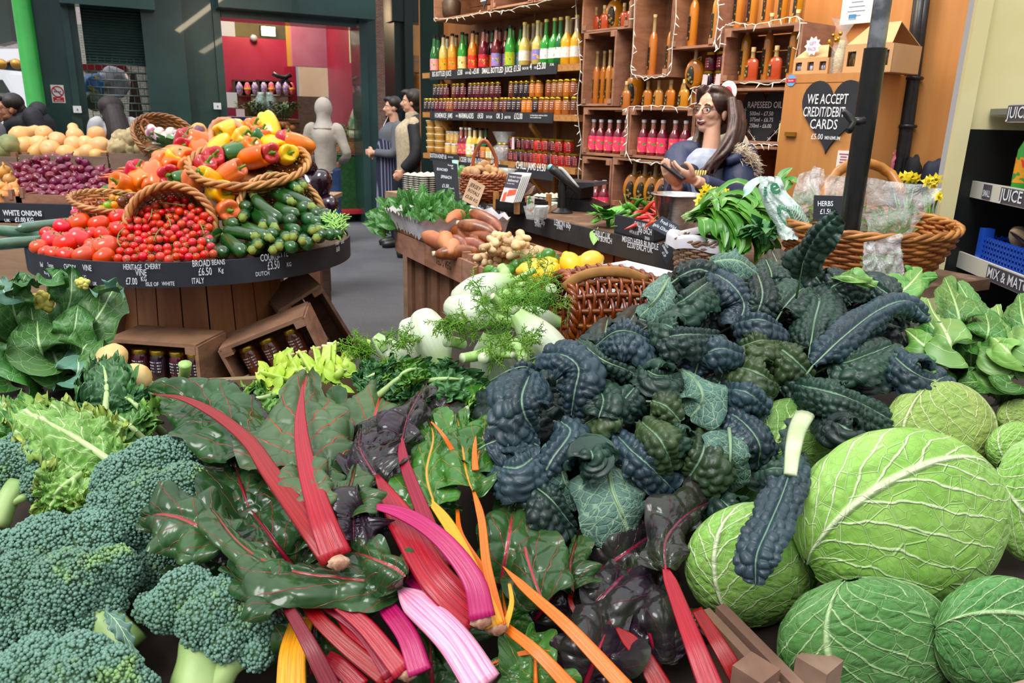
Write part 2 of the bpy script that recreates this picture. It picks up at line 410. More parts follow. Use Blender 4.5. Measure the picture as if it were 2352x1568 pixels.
def sack(x,y,w,h,o,name,label,mat,sq=.5):
 k,z=fk(x,y,o);c=fpt(k,o,z);d=(c-Vector((0,0,EYE))).length
 mb=MB();s=random.Random(x);a,b=s.uniform(0,6),s.uniform(0,6)
 mb.ball(c,(w*d/FPX/2,.12,h*d/FPX/2),14,18,lambda q:1+.10*math.sin(5*q[0]+a)*math.sin(4*q[2]+b)+.05*math.sin(11*q[2]+7*q[0]))
 return tag(mb.build(name,mat),label,'bag')
sack(216,195,40,44,-.5,'refuse_sack','blue and yellow printed sack behind the shutter grille',M('blue_sack','#2b74b8','#c9b23a',rough=.4,scale=9,lo=.55,hi=.6))
sack(262,190,62,60,-.6,'refuse_sack','lumpy grey white sack in the middle behind the shutter grille',M('white_sack','#c9c8cf','#8d8b95',rough=.4,scale=8))
sack(218,230,36,40,-.45,'refuse_sack','dull green sack low behind the shutter grille',M('green_sack','#4c5d44',rough=.5))
mb=MB();a=[fpt(fk(300,168,-.8)[0],-.8,fk(300,168,-.8)[1]),fpt(fk(312,166,-.8)[0],-.8,fk(312,166,-.8)[1]),fpt(fk(350,330,-.5)[0],-.5,.3),fpt(fk(272,330,-.5)[0],-.5,.3)]
mb.hexa(a,[q-FM*.05 for q in a]);tag(mb.flat('wooden_board',wood('dark_board','#4d3527','#33231a',3)),'dark board leaning on the tiles behind the shutter grille','board')
# ---- small things on the facade
def fsign(name,label,cat,x0,y0,x1,y1,o,mat,th=.008):
 mb=MB();ab=fbox(mb,x0,y0,x1,y1,o,o+th);k,z=(ab[0]+ab[1])/2,(ab[2]+ab[3])/2
 t=thing(name,label,cat,fpt(k,o,z));mb.flat('plate',mat,t);return t,ab
t,(a,b,z0,z1)=fsign('no_smoking_sign','small white sign with red no smoking circle on the green panel','sign',118,195,148,236,.0,M_WHITE)
cx,cz=(a+b)/2,lerp(z0,z1,.63);mb=MB();mb.tube([fpt(cx+.055*math.cos(q),.012,cz+.055*math.sin(q))for q in np.linspace(0,2*math.pi,33)],.006,5,cap=False)
mb.tube([fpt(cx-.038,.012,cz+.038),fpt(cx+.038,.012,cz-.038)],.005,5);mb.build('ring',M_RED,t)
mb=MB();mb.box((.07,.004,.014),fpt(cx,.01,cz),(0,0,math.atan2(FE.y,FE.x)));mb.build('cigarette',M('grey_print','#8f939c',rough=.6),t)
mb=MB();mb.hexa([fpt(a+.01,.0095,z0+.008),fpt(b-.01,.0095,z0+.008),fpt(b-.01,.0095,z0+.06),fpt(a+.01,.0095,z0+.06)],[fpt(a+.01,.004,z0+.008),fpt(b-.01,.004,z0+.008),fpt(b-.01,.004,z0+.06),fpt(a+.01,.004,z0+.06)])
mb.flat('band',M_RED,t)
text('NO',t,fpt(cx,.011,z0+.037),FE,(0,0,1),.016,M_WHITE,1,.01,'CENTER');text('SMOKING',t,fpt(cx,.011,z0+.014),FE,(0,0,1),.014,M_WHITE,.9,.01,'CENTER')
for lab,x0,y0,x1,y1 in(('white square switch box on the frame beside the shutter',168,243,187,259),('white square switch plate on the green jamb left of the opening',491,236,508,251)):
 t,(a,b,z0,z1)=fsign('switch_box',lab,'switch',x0,y0,x1,y1,.05,M_WHITE,.03)
 mb=MB();mb.box((.012,.008,.02),fpt((a+b)/2,.083,(z0+z1)/2),(0,0,math.atan2(FE.y,FE.x)));mb.build('keyhole',M('grey_print','#8f939c'),t)
 # ---- street on the far side
mb=MB();c=P(70,150,8.2);zb_,zt_=0,5
mb.lathe([(.12,0),(.12,.5),(.10,.52),(.10,1.22),(.11,1.24),(.11,1.28),(.092,1.31),(.082,5)],24,Matrix.Translation((c.x,c.y,0)))
struct(mb.build('column_1',M_BGREEN))
def yq(x0,y0,x1,y1,d,th=.1,uvs=1):
 mb=MB();A=[P(x0,y1,d),P(x1,y1,d),P(x1,y0,d),P(x0,y0,d)]
 B=[q+Vector((0,th,0))for q in A];mb.hexa(A,B);return mb
D=22.0
c=P(20,60,D);mb=MB();mb.grid([[(c.x-8,c.y+1,-.5),(c.x+5,c.y+4,-.5)],[(c.x-8,c.y+1,9),(c.x+5,c.y+4,9)]],UV=np.array([[(0,0),(13,0)],[(0,9),(13,9)]]))
struct(mb.build('wall_street',_brick('street_brick','#b9aca8','#c5b9b6','#8d8783',3.2,.5,.16)))
mb=MB();q0=P(-4,105,D);q1=P(34,95,D);w=(q1-q0);hh=4.0
arc=[q0+w*(.5-.5*math.cos(a))+Vector((0,0,1.4+.9*math.sin(a)))for a in np.linspace(0,math.pi,13)]
V=[q0,*arc,q1];mb.add([tuple(q+Vector((0,-.1,0)))for q in V]+[tuple(q+Vector((0,.3,0)))for q in V],[tuple(range(len(V)))[::-1]]+[(i,(i+1)%len(V),len(V)+(i+1)%len(V),len(V)+i)for i in range(len(V))])
struct(mb.flat('window_1',M('dark_glass','#3d4640',rough=.15)))
mb=MB();mb.tube([q+Vector((0,-.15,0))for q in arc],.12,6);struct(mb.build('trim_5',M('brick_arch','#a8492f',rough=.7)))
mb=yq(-60,112,70,142,D-.6,.5);struct(mb.flat('trim_6',M('white_stucco','#d5d4d8',rough=.8)))
mb=yq(-60,142,60,178,D-.3,.3);struct(mb.flat('trim_7',M('grey_fascia','#555a66',rough=.5)))
for i,x in enumerate((3,37)):
 mb=MB();c=P(x,147,D-1);mb.ball(c,.14,8,12);mb.tube([c,c+Vector((0,.6,.15))],.03,6);tag(mb.build('street_lamp',M('brass','#d8a04a',rough=.3,metal=.7)),['round brass lamp at the very edge of the dark shopfront fascia','round brass lamp on the dark fascia beside the green column'][i],'lamp')
t=thing('van','white van parked in the street behind the green column','vehicle',P(20,235,14)*1)
V0=P(-60,178,14);mb=MB();cx=P(15,200,14)
prof=[(-1.9,.35),(-1.9,2.05),(.15,2.1),(.55,2.0),(.85,1.35),(1.25,1.15),(1.3,.4)]
L_=[(cx.x-.55+a,cx.y,z)for a,z in prof];n_=len(L_)
mb.add(L_+[(x,y+1.8,z)for x,y,z in L_],[tuple(range(n_)),tuple(range(n_,2*n_))[::-1]]+[(i,n_+i,n_+(i+1)%n_,(i+1)%n_)for i in range(n_)])
mb.flat('body',M('van_white','#eef0f2',rough=.25,coat=.5),t)
mb=MB();W_=[(cx.x-.35,cx.y-.01,1.4),(cx.x+.2,cx.y-.01,1.4),(cx.x-.05,cx.y-.01,1.9),(cx.x-.35,cx.y-.01,1.9)]
mb.hexa(W_,[(a,b+.03,c_)for a,b,c_ in W_]);mb.flat('window',M('dark_glass','#3d4640',rough=.15),t)
for dx in(-1.3,.8):
 mb=MB();mb.lathe([(0,-.1),(.3,-.1),(.33,0),(.3,.1),(0,.1)],18,Matrix.Translation((cx.x-.55+dx,cx.y,.33))@Matrix.Rotation(math.pi/2,4,'X'));mb.build('wheel',M_BLACK,t)
 # ---- room behind the opening
mb=MB();fbox(mb,470,86,668,480,-3.2,-3.0,0);struct(mb.flat('wall_room',M_MAROON))
mb=MB();fbox(mb,470,-40,690,86,-5.2,-5.0);struct(mb.flat('wall_upper',M('ochre_wall','#8f7a45','#6e5f3c',rough=.7,scale=2)))
mb=MB();fbox(mb,668,-20,753,153,-2.95,-2.8);struct(mb.flat('wall_bulkhead',M_MAROONLIT))
mb=MB();fbox(mb,690,153,754,222,-5.05,-4.9);struct(mb.flat('wall_corridor',M('beige_wall','#d3b79a','#c9a987',rough=.7,scale=2)))
mb=MB();fbox(mb,690,222,756,480,-4.7,-4.6,0);struct(mb.flat('wall_dado',wood('dado','#5a3f30','#46301f',2)))
mb=MB();a=fk(752,150,-2.8)[0];b=fk(812,150,-1.1)[0]
mb.hexa([fpt(a,-2.8,0),fpt(b,-1.1,0),fpt(b,-1.1,ZT),fpt(a,-2.8,ZT)],[fpt(a+.2,-2.9,0),fpt(b+.2,-1.2,0),fpt(b+.2,-1.2,ZT),fpt(a+.2,-2.9,ZT)]);fbox(mb,668,153,688,480,-3.0,-2.8,0)
struct(mb.flat('wall_partition',M('deep_maroon','#7c1026','#8a1430',rough=.4,scale=2)))
mb=MB();fbox(mb,804,50,845,145,-1.0,-.95);struct(mb.flat('trim_8',M_CREAM))
mb=MB();fbox(mb,661,50,668,172,-3.0,-2.9);struct(mb.flat('trim_9',M('mustard_paint','#b28a3a',rough=.5)))
mb=MB();fbox(mb,470,-20,537,86,-4.0,-3.9);struct(mb.flat('wall_panel',M('pale_panel','#c9cbc9',rough=.6)))
mb=MB();c=P(569,60,15);mb.lathe([(.11,-.14),(.11,.9)],18,Matrix.Translation(c));struct(mb.build('column_2',M_BGREEN))
k,z=fk(616,72,-4.5);t=thing('flood_light','glowing rectangular flood lamp high above the red wall','lamp',fpt(k,-4.5,z))
mb=MB();mb.box((.26,.10,.18),fpt(k,-4.56,z),(.1,0,.5));mb.tube([fpt(k,-4.6,z),fpt(k,-5.02,z+.1)],.02,6);mb.flat('housing',M_BLACK,t)
mb=MB();mb.box((.23,.02,.15),fpt(k,-4.48,z),(.1,0,.5));mb.flat('lens',emit('lamp_glow','#fff3c8',9),t)
k,z=fk(583,88,-2.95);mb=MB();c=fpt(k,-2.95,z);mb.ball(c,.055,8,12);mb.tube([c,c-FM*.1+Vector((0,0,.05))],.02,6);tag(mb.build('security_camera',M('grey_dome','#8b8e92',rough=.3)),'small round grey camera on top edge of the red wall','camera')
# wall crates with net bags
M_DKW=wood('dark_crate_wood','#4a3228','#33211b',4)
def open_crate_f(x0,y0,x1,y1,o,dep,label):
 mb=MB();a,b=fk(x0,(y0+y1)/2,o)[0],fk(x1,(y0+y1)/2,o)[0];zt,zb=fk((x0+x1)/2,y0,o)[1],fk((x0+x1)/2,y1,o)[1]
 t=thing('wall_crate',label,'crate',fpt((a+b)/2,o,zb));th=.02
 for(ka,kb,za,zz,oa,ob)in((a,b,zb,zb+th,o-dep,o),(a,b,zt-th,zt,o-dep,o),(a,a+th,zb,zt,o-dep,o),(b-th,b,zb,zt,o-dep,o),(a,b,zb,zt,o-dep-.01,o-dep)):
  mb.hexa([fpt(ka,ob,za),fpt(kb,ob,za),fpt(kb,ob,zz),fpt(ka,ob,zz)][::-1],[fpt(ka,oa,za),fpt(kb,oa,za),fpt(kb,oa,zz),fpt(ka,oa,zz)][::-1])
 mb.flat('crate_body',M_DKW,t);return t
for i,(x0,x1)in enumerate(((538,591),(593,646),(648,672))):
 open_crate_f(x0,184,x1,222,-2.7,.22,'dark open wall crate of net bags, %s from the doorway'%['third','second','first'][i])
M_NETV=M('violet_net','#b9a9c6','#8f7a9e',rough=.6,scale=30,lo=.45,hi=.55);M_NETR=M('red_net','#d24552','#e0808a',rough=.6,scale=25,lo=.45,hi=.6)
for i,(x,kd)in enumerate(((549,0),(567,1),(584,0),(605,0),(622,1),(638,0),(655,0),(668,1))):
 k,z=fk(x,204,-2.66);c=fpt(k,-2.6,z);nm=['white violet net bag of garlic','red net bag of shallots with a yellow band'][kd]
 t=thing('net_bag','%s in the wall crates, %s along'%(nm,ORD[i]),'bag',c,'net bags in the wall crates')
 mb=MB();mb.ball(c,(.05,.05,.10),10,12,lambda q:1+.1*math.sin(9*q[2]+i)*math.cos(7*q[0]));mb.build('net',(M_NETV,M_NETR)[kd],t)
 mb=MB();mb.lathe([(.052,-.012),(.054,0),(.052,.012)],14,Matrix.Translation(c));mb.build('band',M('yellow_band','#e8c22e',rough=.5)if kd else M('violet_band','#7d68a0',rough=.5),t)
k,z=fk(640,180,-2.3);c=fpt(k,-2.3,z);t=thing('folding_bracket','black folded metal arm hanging before the net bag crates','bracket',c)
mb=MB();q=[fpt(fk(a,b_,-2.3)[0],-2.3,fk(a,b_,-2.3)[1])for a,b_ in((627,168),(640,176),(656,178),(668,172),(670,200),(645,190),(650,176))]
mb.tube(q[:4],.035,7);mb.tube([q[5],q[2],q[3]],.028,7);mb.tube([q[2],q[4]],.02,6);mb.build('arm',M_BLACK,t)
# boxes, bunches and jars on the tables of that stall
mb=MB();fbox(mb,470,272,690,280,-2.6,-1.7);fbox(mb,470,280,690,330,-2.5,-1.75);tag(mb.flat('produce_table',wood('table_ply','#a07a4e','#8a6440',3)),'plywood produce table standing before the red wall','table')
def cartonf(x0,y0,x1,y1,o,dep,name,label,cat,mat):
 mb=MB();ab=fbox(mb,x0,y0,x1,y1,o-dep,o);t=thing(name,label,cat,fpt((ab[0]+ab[1])/2,o,ab[2]));mb.flat('carton',mat,t);return t,ab
t,(a,b,z0,z1)=cartonf(532,268,594,302,-1.2,.3,'lemon_box','blue and yellow printed lemon carton behind the pepper basket','box',M('lemon_carton','#c4b8ae',rough=.7))
mb=MB();mb.hexa([fpt(a+.01,-1.195,z0+.07),fpt(b-.01,-1.195,z0+.07),fpt(b-.01,-1.195,z1-.005),fpt(a+.01,-1.195,z1-.005)],[fpt(a+.01,-1.2,z0+.07),fpt(b-.01,-1.2,z0+.07),fpt(b-.01,-1.2,z1-.005),fpt(a+.01,-1.2,z1-.005)])
mb.flat('print_panel',M('blue_print','#26308f',rough=.5),t)
text('Cithereal',t,fpt((a+b)/2-.03,-1.19,lerp(z0,z1,.6)),FE,(0,0,1),.05,M('yellow_band','#e8c22e'),.9,.03,'CENTER')
mb=MB()
for i in range(5):mb.ball(fpt(lerp(a,b,.15+i*.17),-1.19,z0+.09),(.03,.008,.02),6,8)
mb.build('lemon_print',M('lemon_yellow','#ecc62b'),t)
cartonf(519,212,545,247,-2.0,.2,'white_box','plain white box under the net bag crates','box',M_WHITE)
mb=MB();fbox(mb,543,250,562,268,-1.5,-1.48);tag(mb.flat('price_card',M('pink_card','#d9c3cc',rough=.7)),'blank pale pink card among the herbs before the red wall','card')
def tuft(c,r,h,n,mat,name,label,cat,lw=.03,seed=1,group=None):
 s=random.Random(seed);mb=MB();t=thing(name,label,cat,c,group)
 for i in range(n):
  a=s.uniform(0,6.28);rr=r*math.sqrt(s.random());b=Vector((math.cos(a)*rr*.4,math.sin(a)*rr*.4,0));e=Vector((math.cos(a)*rr,math.sin(a)*rr,h*s.uniform(.5,1)))
  L=lw*s.uniform(.7,1.3);d=Vector((math.cos(a),math.sin(a),s.uniform(-.4,.8))).normalized();sd=d.cross(Vector((0,0,1))).normalized()
  m_=e+d*L+Vector((0,0,.3*L));tip=e+d*2.2*L
  mb.add([tuple(q)for q in(e,m_+sd*L*.55,tip,m_-sd*L*.55,m_-Vector((0,0,.12*L)))],[(0,4,1),(1,4,2),(2,4,3),(3,4,0)])
  if i%3==0:mb.tube([b,(b+e)/2+Vector((0,0,.02)),e],lw*.06,4,cap=False)
 o=mb.build('foliage',mat,t,world=False);return t
M_HERB=M('herb_green','#2d5a24','#4a7a30',rough=.5,scale=8,jit=.2);M_HERBD=M('herb_dark','#1d3b1c','#2f5426',rough=.5,scale=9,jit=.2)
for i,(x,y,sz)in enumerate(((575,262,.2),(590,268,.18),(625,282,.2),(648,268,.22),(660,262,.16))):
 k,z=fk(x,y,-1.9+.1*i);tuft(fpt(k,-1.9+.1*i,z-.04),sz,sz*1.1,130,(M_HERB,M_HERBD)[i%2],'herb_bunch','%s leafy herb bunch from the lemon carton towards the doorway'%ORD[i],'herbs',.03,i,'herb bunches before the red wall')
for i,x in enumerate((602,622)):
 k,z=fk(x,262,-2.2);mb=MB();mb.lathe([(0,0),(.09,0),(.09,.3),(.05,.36),(.05,.4),(0,.4)],14,Matrix.Translation(fpt(k,-2.2,z-.08)))
 tag(mb.build('wrapped_bouquet',M('foil_wrap','#9fb4b0','#5b7a70',rough=.2,scale=14)),['grey green foil wrapped bunch beside the lemon carton','grey green foil wrapped bunch nearer the maroon doorway'][i],'bouquet')
for i,(x,y)in enumerate(((600,222),(640,222))):
 k,z=fk(x,y+12,-2.75);mb=MB();mb.box((.3,.03,.22),fpt(k,-2.75,z),(0,0,.5));tag(mb.flat('picture_card',M('picture_card%d'%i,'#c9d0cf','#7d8f86',rough=.4,scale=6)),['pale printed card below the middle net bag crate','pale printed card below the net bag crate by the doorway'][i],'card')
M_TAN=M('brown_onion','#b06a34','#c98a4a',rough=.45,scale=7,jit=.3)
_pot=MB();_pot.ball((0,0,0),.045,8,10);_pot=Kind(tag(_pot.build('onion',M_TAN),'brown onion heaped on the table beside the doorway','onion',group='onions beside the doorway'))
for i in range(22):
 k,z=fk(R_(640,672),294-(i%3)*4,-1.5+R_(-.1,.1));_pot.put(fpt(k,-1.5+R_(-.15,.15),z))
mb=MB();fbox(mb,630,300,690,316,-2.0,-1.2);tag(mb.flat('onion_tray',wood('tray_wood','#5b3d2c','#46301f',3)),'dark wooden tray holding brown onions beside the doorway','tray')
mb=MB();fbox(mb,640,316,690,345,-1.7,-1.0,0);tag(mb.flat('display_stand',M('dark_stand','#3d2a2a',rough=.5)),'dark painted stand under the onion tray beside the doorway','stand')
# green table on the other side of the hooded shopper
mb=MB();fbox(mb,772,352,832,520,-1.4,-.35,0,fk(800,360,-.35)[1]);tag(mb.flat('table_skirt',M('green_felt','#1c4a20','#255a29',rough=.95,scale=20)),'stall table draped in dark green felt beside the opening','table')
mb=MB();fbox(mb,768,484,832,492,-.34,-.1);tag(mb.flat('floor_tray',M('red_plastic','#a8202a',rough=.4)),'red plastic tray on the floor under the felt table','tray')
def wicker_box(c,sx,sy,sz,rot,label,mat,name='wicker_tray'):
 t=thing(name,label,'basket',c);Mx=Matrix.Rotation(rot,4,'Z');mb=MB();n=max(4,int(sz/.016))
 for i in range(n):
  z=sz*i/(n-1);k=1+.08*i/n;r=[]
  for j in range(64):
   a=2*math.pi*j/64;ca,sa=math.cos(a),math.sin(a);q=1/max(abs(ca),abs(sa))**.8;w=1+.02*(1 if(j+i)%2 else-1)
   r.append(Vector(c)+Mx@Vector((sx/2*ca*q*k*w,sy/2*sa*q*k*w,z)))
  mb.tube(r+[r[0]],.009,5,cap=False)
 mb.build('weave',mat,t);mb=MB();mb.box((sx*.95,sy*.95,.01),Vector(c)+Vector((0,0,.01)),(0,0,rot));mb.flat('bottom',mat,t);return t
M_WICK=M('wicker_brown','#a86a32','#7d4720',rough=.45,scale=14,coat=.2,jit=.15);M_WICKL=M('wicker_light','#c98d4f','#a86c36',rough=.45,scale=14,coat=.2,jit=.1)
k,z=fk(808,350,-.4);wicker_box(fpt(k,-.6,z),.42,.4,.13,.48,'low wicker tray on the felt table beside the opening',M_WICKL)
k,z=fk(806,336,-.5);tuft(fpt(k,-.6,z-.03),.24,.3,420,M('dill_green','#3c7a2c','#5a9a3c',rough=.5,scale=10),'herb_bunch','tall heap of feathery herbs in wicker on the felt table','herbs',.018,9)
k,z=fk(826,300,-.2);mb=MB();mb.box((.2,.12,.1),fpt(k,-.4,z-.05),(0,0,.5));mb.lathe([(.09,.02),(.1,.1),(.02,.3)],10,Matrix.Translation(fpt(k,-.4,z)));tag(mb.build('salad_bag',M('bag_print','#d6d6a8','#5f8a5a',rough=.3,scale=10)),'printed pointed salad bag beside the jamb of the opening','bag')
# ================================================================ the fruit shop: shelf wall, crate wall, counter, cold cabinet
W0=Vector((-.853,7.19,0));WT=Vector((.5886,-.8084,0));WN=Vector((-.8084,-.5886,0));UP=Vector((0,0,1))
def wp(s,o,z):return Vector((W0.x+WT.x*s+WN.x*o,W0.y+WT.y*s+WN.y*o,z))
def ws(x,y,o=0.0):q=PL(x,y,W0+WN*o,WN);return(q-W0).dot(WT),q.z
WROT=math.atan2(WT.y,WT.x)
def wbox(mb,s0,s1,o0,o1,z0,z1):
 mb.hexa([wp(s0,o1,z0),wp(s1,o1,z0),wp(s1,o1,z1),wp(s0,o1,z1)][::-1],[wp(s0,o0,z0),wp(s1,o0,z0),wp(s1,o0,z1),wp(s0,o0,z1)][::-1]);return mb
OB=-.30
M_PLYD=wood('ply_wall','#a06a3a','#8a5629',1.2,(6,6,.5),.55,.08,0)
M_PLYO=wood('ply_orange','#c98d50','#bd7d41',1.2,(6,6,.4),.5,.08,0)
sL=ws(975,200,OB)[0];sM=ws(1340,200,OB)[0];sR=ws(2300,200,OB)[0]
struct(wbox(MB(),sL-.1,sM,OB-.05,OB,0,3.0).flat('wall_shop',M_PLYD))
struct(wbox(MB(),sM,sR,OB-.05,OB,0,3.0).flat('wall_right',M_PLYO))
sp0=ws(976,200,-.26)[0];sp1=ws(1011,200,-.26)[0]
struct(wbox(MB(),sp0-.05,sp1,-.34,-.24,0,3.2).flat('column_3',M_GREEN2))
M_SHELF=wood('shelf_plank','#b58555','#9c6b3c',3,(2,14,14),.6,.2,.1)
M_BRK=wood('bracket_pine','#c98e3f','#b57a30',3,(8,8,2),.55,.15,.1)
zS1=ws(1300,147)[1];zS2=ws(1300,263)[1];zS3=ws(1300,384)[1]
sA=ws(970,170)[0];sB=ws(1332,160)[0]
M_PEN=M_CHALK
SHELVES=[]
for i,(z,lab,x1,ln)in enumerate(((zS1,'top plank shelf of bottled juice on the shop wall',1278,'BIG BOTTLED JUICE £2.80'),(zS2,'middle plank shelf of stacked jam jars on the shop wall',1273,''),(zS3,'lowest plank shelf of honey and chilli jam on the shop wall',1270,''))):
 t=thing('wall_shelf',lab,'shelf',wp((sA+sB)/2,-.15,z));SHELVES.append(t)
 wbox(MB(),sA,sB,OB+.001,0,z-.045,z).flat('plank',M_SHELF,t)
 for xs in(1040,1250):
  s=ws(xs,200,-.15)[0];mb=MB();wbox(mb,s-.02,s+.02,OB+.001,OB+.03,z-.36,z-.045)
  a,b=wp(s,-.03,z-.05),wp(s,OB+.03,z-.30);q=WT*.018;r_=Vector((0,0,.045))
  mb.hexa([a-q,a+q,a+q-r_,a-q-r_],[b-q,b+q,b+q-r_,b-q-r_]);mb.flat('bracket',M_BRK,t)
 s0,s1=ws(987,170,.008)[0],ws(x1,170,.008)[0]
 if i<2:
  wbox(MB(),s0,s1,.001,.008,z-.062,z+.012).flat('price_strip',M_SLATE,t)
def stxt(t,s,x,y,h,sx=.5,o=.010,mat=None):sz=ws(x,y,o);return text(s,t,wp(sz[0],o,sz[1]),WT,UP,h,mat or M_PEN,sx,.012)
t=SHELVES[0]
stxt(t,'BIG BOTTLED JUICE',993,176,.042,.62);stxt(t,'£2.80',1051,172,.042,.6);stxt(t,'EACH OR',1069,170,.018,.7);stxt(t,'2',1079,170.5,.042,.7);stxt(t,'FOR',1084,169,.016,.6);stxt(t,'£5.00',1088,169.5,.042,.6)
stxt(t,'SMALL BOTTLED  JUICE',1107,169,.042,.68);stxt(t,'£1.50',1180,164,.044,.66);stxt(t,'EACH OR',1200,160,.018,.7);stxt(t,'4',1217,160,.044,.8);stxt(t,'FOR',1227,158,.016,.7);stxt(t,'£5.00',1233,159,.046,.74);stxt(t,'375 ML',1263,151,.016,.7)
t=SHELVES[1]
stxt(t,'HOMEMADE  JAMS',999,270,.042,.62);stxt(t,'AND',1047,268.5,.018,.7);stxt(t,'MARMALADES',1054,271,.042,.62);stxt(t,'£4.50',1097,271.5,.042,.64);stxt(t,'EACH JAR',1117,271,.02,.7)
stxt(t,'OR',1140,272,.04,.64);stxt(t,'3',1152,273,.042,.7);stxt(t,'JARS FOR',1159,272,.02,.7);stxt(t,'£12.00',1181,273,.044,.64)
stxt(t,'it is best that jar minimum, thanks',1218,266,.012,.9);stxt(t,'mix or match as usual',1218,271,.012,.9)
t=SHELVES[2]
for x0,x1,y0,y1 in((987,1052,0,.075),(1056,1112,-.01,.075),(1124,1164,-.02,.05),(1182,1271,-.045,.08)):
 s0,s1=ws(x0,370,.012)[0],ws(x1,370,.012)[0];wbox(MB(),s0,s1,.001,.008,zS3-.06+y0,zS3-.06+y0+y1).flat('price_strip',M_SLATE,t)
stxt(t,'BOSTON HONEY £6',988,361,.038,.6);stxt(t,'EACH OR TWO',1029,362,.013,.7);stxt(t,'CIDER VINEGAR £3.50',1058,371,.042,.6);stxt(t,'GIFT SETS £10',1127,375,.026,.6);stxt(t,'CHILLI JAMS £4.50',1185,386,.055,.62)
# ---- glassware prototypes
def glassm(name,c,rough=.09,jit=.0,c2=None):return M(name,c,c2,rough=rough,scale=12,coat=.6,jit=jit,spec=.6)
def labelm(name,base,blob=('#e8452e','#3c9a3a','#f2c12e')):
 if name in _MC:return _MC[name]
 n=NT(name);v=n.coord();col=n.mix(n.step(n.noise(v,42,1),.60,.64),base,blob[0])
 col=n.mix(n.step(n.noise(n.mapv(v,(1,1,1),(1,2,0)),36,1),.62,.66),col,blob[1]);col=n.mix(n.step(n.noise(n.mapv(v,(1,1,1),(2,0,1)),50,1),.63,.67),col,blob[2])
 n.set(col,.5);_MC[name]=n.m;return n.m
def bottle(name,label,cat,body,neck,cap,lab,capm,labm,bodym,neckm,seg=16,rect=None):
 t=thing(name,label,cat)
 MB().lathe(body,seg).build('glass_body',bodym,t,sharp=50);MB().lathe(neck,seg).build('neck',neckm,t);MB().lathe(cap,12).build('cap',capm,t,sharp=50)
 if lab:MB().lathe(lab,seg).build('paper_label',labm,t)
 return t
M_CAPB=M('black_cap','#17181a',rough=.35);M_CAPY=M('yellow_cap','#e6d774',rough=.45);M_CAPW=M('white_cap','#d8dadd',rough=.35);M_GOLD=M('gold_lid','#c9a437','#b08c28',rough=.25,metal=.85,scale=20)
M_CLEARN=glassm('clear_neck','#b9b3a2')
jb=Kind(bottle('juice_bottle','x','bottle',[(0,0),(.034,0),(.038,.006),(.038,.15),(.034,.175),(.024,.205),(.02,.215)],[(.02,.215),(.0155,.25),(.0145,.285)],[(.0165,.283),(.0165,.303),(0,.304)],[(.0388,.02),(.0388,.115)],M_CAPB,None,glassm('juice_green','#2f9e35'),M_CLEARN))
cj=Kind(bottle('cordial_bottle','x','bottle',[(0,0),(.036,0),(.041,.006),(.041,.14),(.038,.165),(.022,.195),(.017,.205)],[(.017,.205),(.0145,.25),(.0145,.295)],[(.0165,.293),(.0165,.312),(0,.313)],[(.0418,.045),(.0418,.115)],M_CAPY,None,glassm('juice_pale','#d8c46a'),M_CLEARN))
LC={'pink':('#eaa3ae',),'amber':('#f0a21e',),'orange':('#ef7d22',),'cream':('#e9d39a',),'red':('#e0332a',),'crimson':('#c9203c',),'lilac':('#8d7fd0',),'lime':('#9bbd2a',),'white':('#ecebe4',('#f0d23a','#e6d36a','#f4ebc0')),'whiteg':('#e6e8e6',('#b9a4d8','#4b9a3e','#e6e8e6')),'whiteo':('#efeae4',('#ee6b3a','#efa43a','#efeae4')),'blue':('#4aa0d8',),'hot':('#ea3f6c',('#f0a040','#4a9a3e','#7a3a6a'))}
LM={k:labelm('label_'+k,*v)for k,v in LC.items()}
QC={'green':('#2f9e35','#3a8a38','bright green'),'dgreen':('#1f6a33','#2a6a38','dark green'),'pale':('#d3c268','#c2bb98','pale yellow'),'gold':('#eaa62e','#d8c08a','golden'),'orange':('#e0801f','#cf9a58','orange'),'ruby':('#6e1226','#a36a5e','ruby red'),'plum':('#3a1428','#3b6a3a','dark plum'),'yellow':('#f0b41e','#c9c2a8','bright yellow')}
BM={k:(glassm('juice_'+k,v[0]),glassm('neck_'+k,v[1]))for k,v in QC.items()}
JB=[(197,'dgreen','pink',0),(243,'dgreen','pink',1),(305,'pale','amber',0),(352,'pale','amber',1),(412,'gold','orange',0),(462,'gold','orange',1),(532,'green','cream',0),(580,'green','cream',1),(655,'orange','red',0),(705,'orange','red',1),(783,'ruby','crimson',0),(830,'ruby','crimson',1),(888,'plum','orange',1),(937,'ruby','lilac',0),(978,'ruby','lilac',1),(1052,'ruby','lilac',1),(1102,'green','lime',0),(1140,'green','lime',1),(1228,'green','blue',1)]
CJ=[(1275,'pale','white',0),(1310,'pale','white',1),(1382,'pale','white',1),(1432,'pale','lilac',0),(1472,'pale','lilac',1),(1532,'green','whiteg',0),(1632,'green','whiteg',0),(1702,'dgreen','whiteg',0),(1780,'yellow','whiteo',0),(1820,'yellow','whiteo',1),(1895,'yellow','whiteo',0)]
for K,data,nm in((jb,JB,'tall juice bottle with black cap'),(cj,CJ,'cordial bottle with pale yellow cap')):
 for i,(xc,q,l,back)in enumerate(data):
  s,_=ws(960+xc/5.2275,130,-.045-.085*back)
  K.put(wp(s,-.045-.085*back,zS1+.001),(0,0,R_(-.3,.3)-1),1.0,'%s %s, %s from the green post'%(QC[q][2],nm,ORD[i]),'bottles on the top shelf',{'glass_body':BM[q][0],'neck':BM[q][1],'paper_label':LM[l]})
jb.done();cj.done()
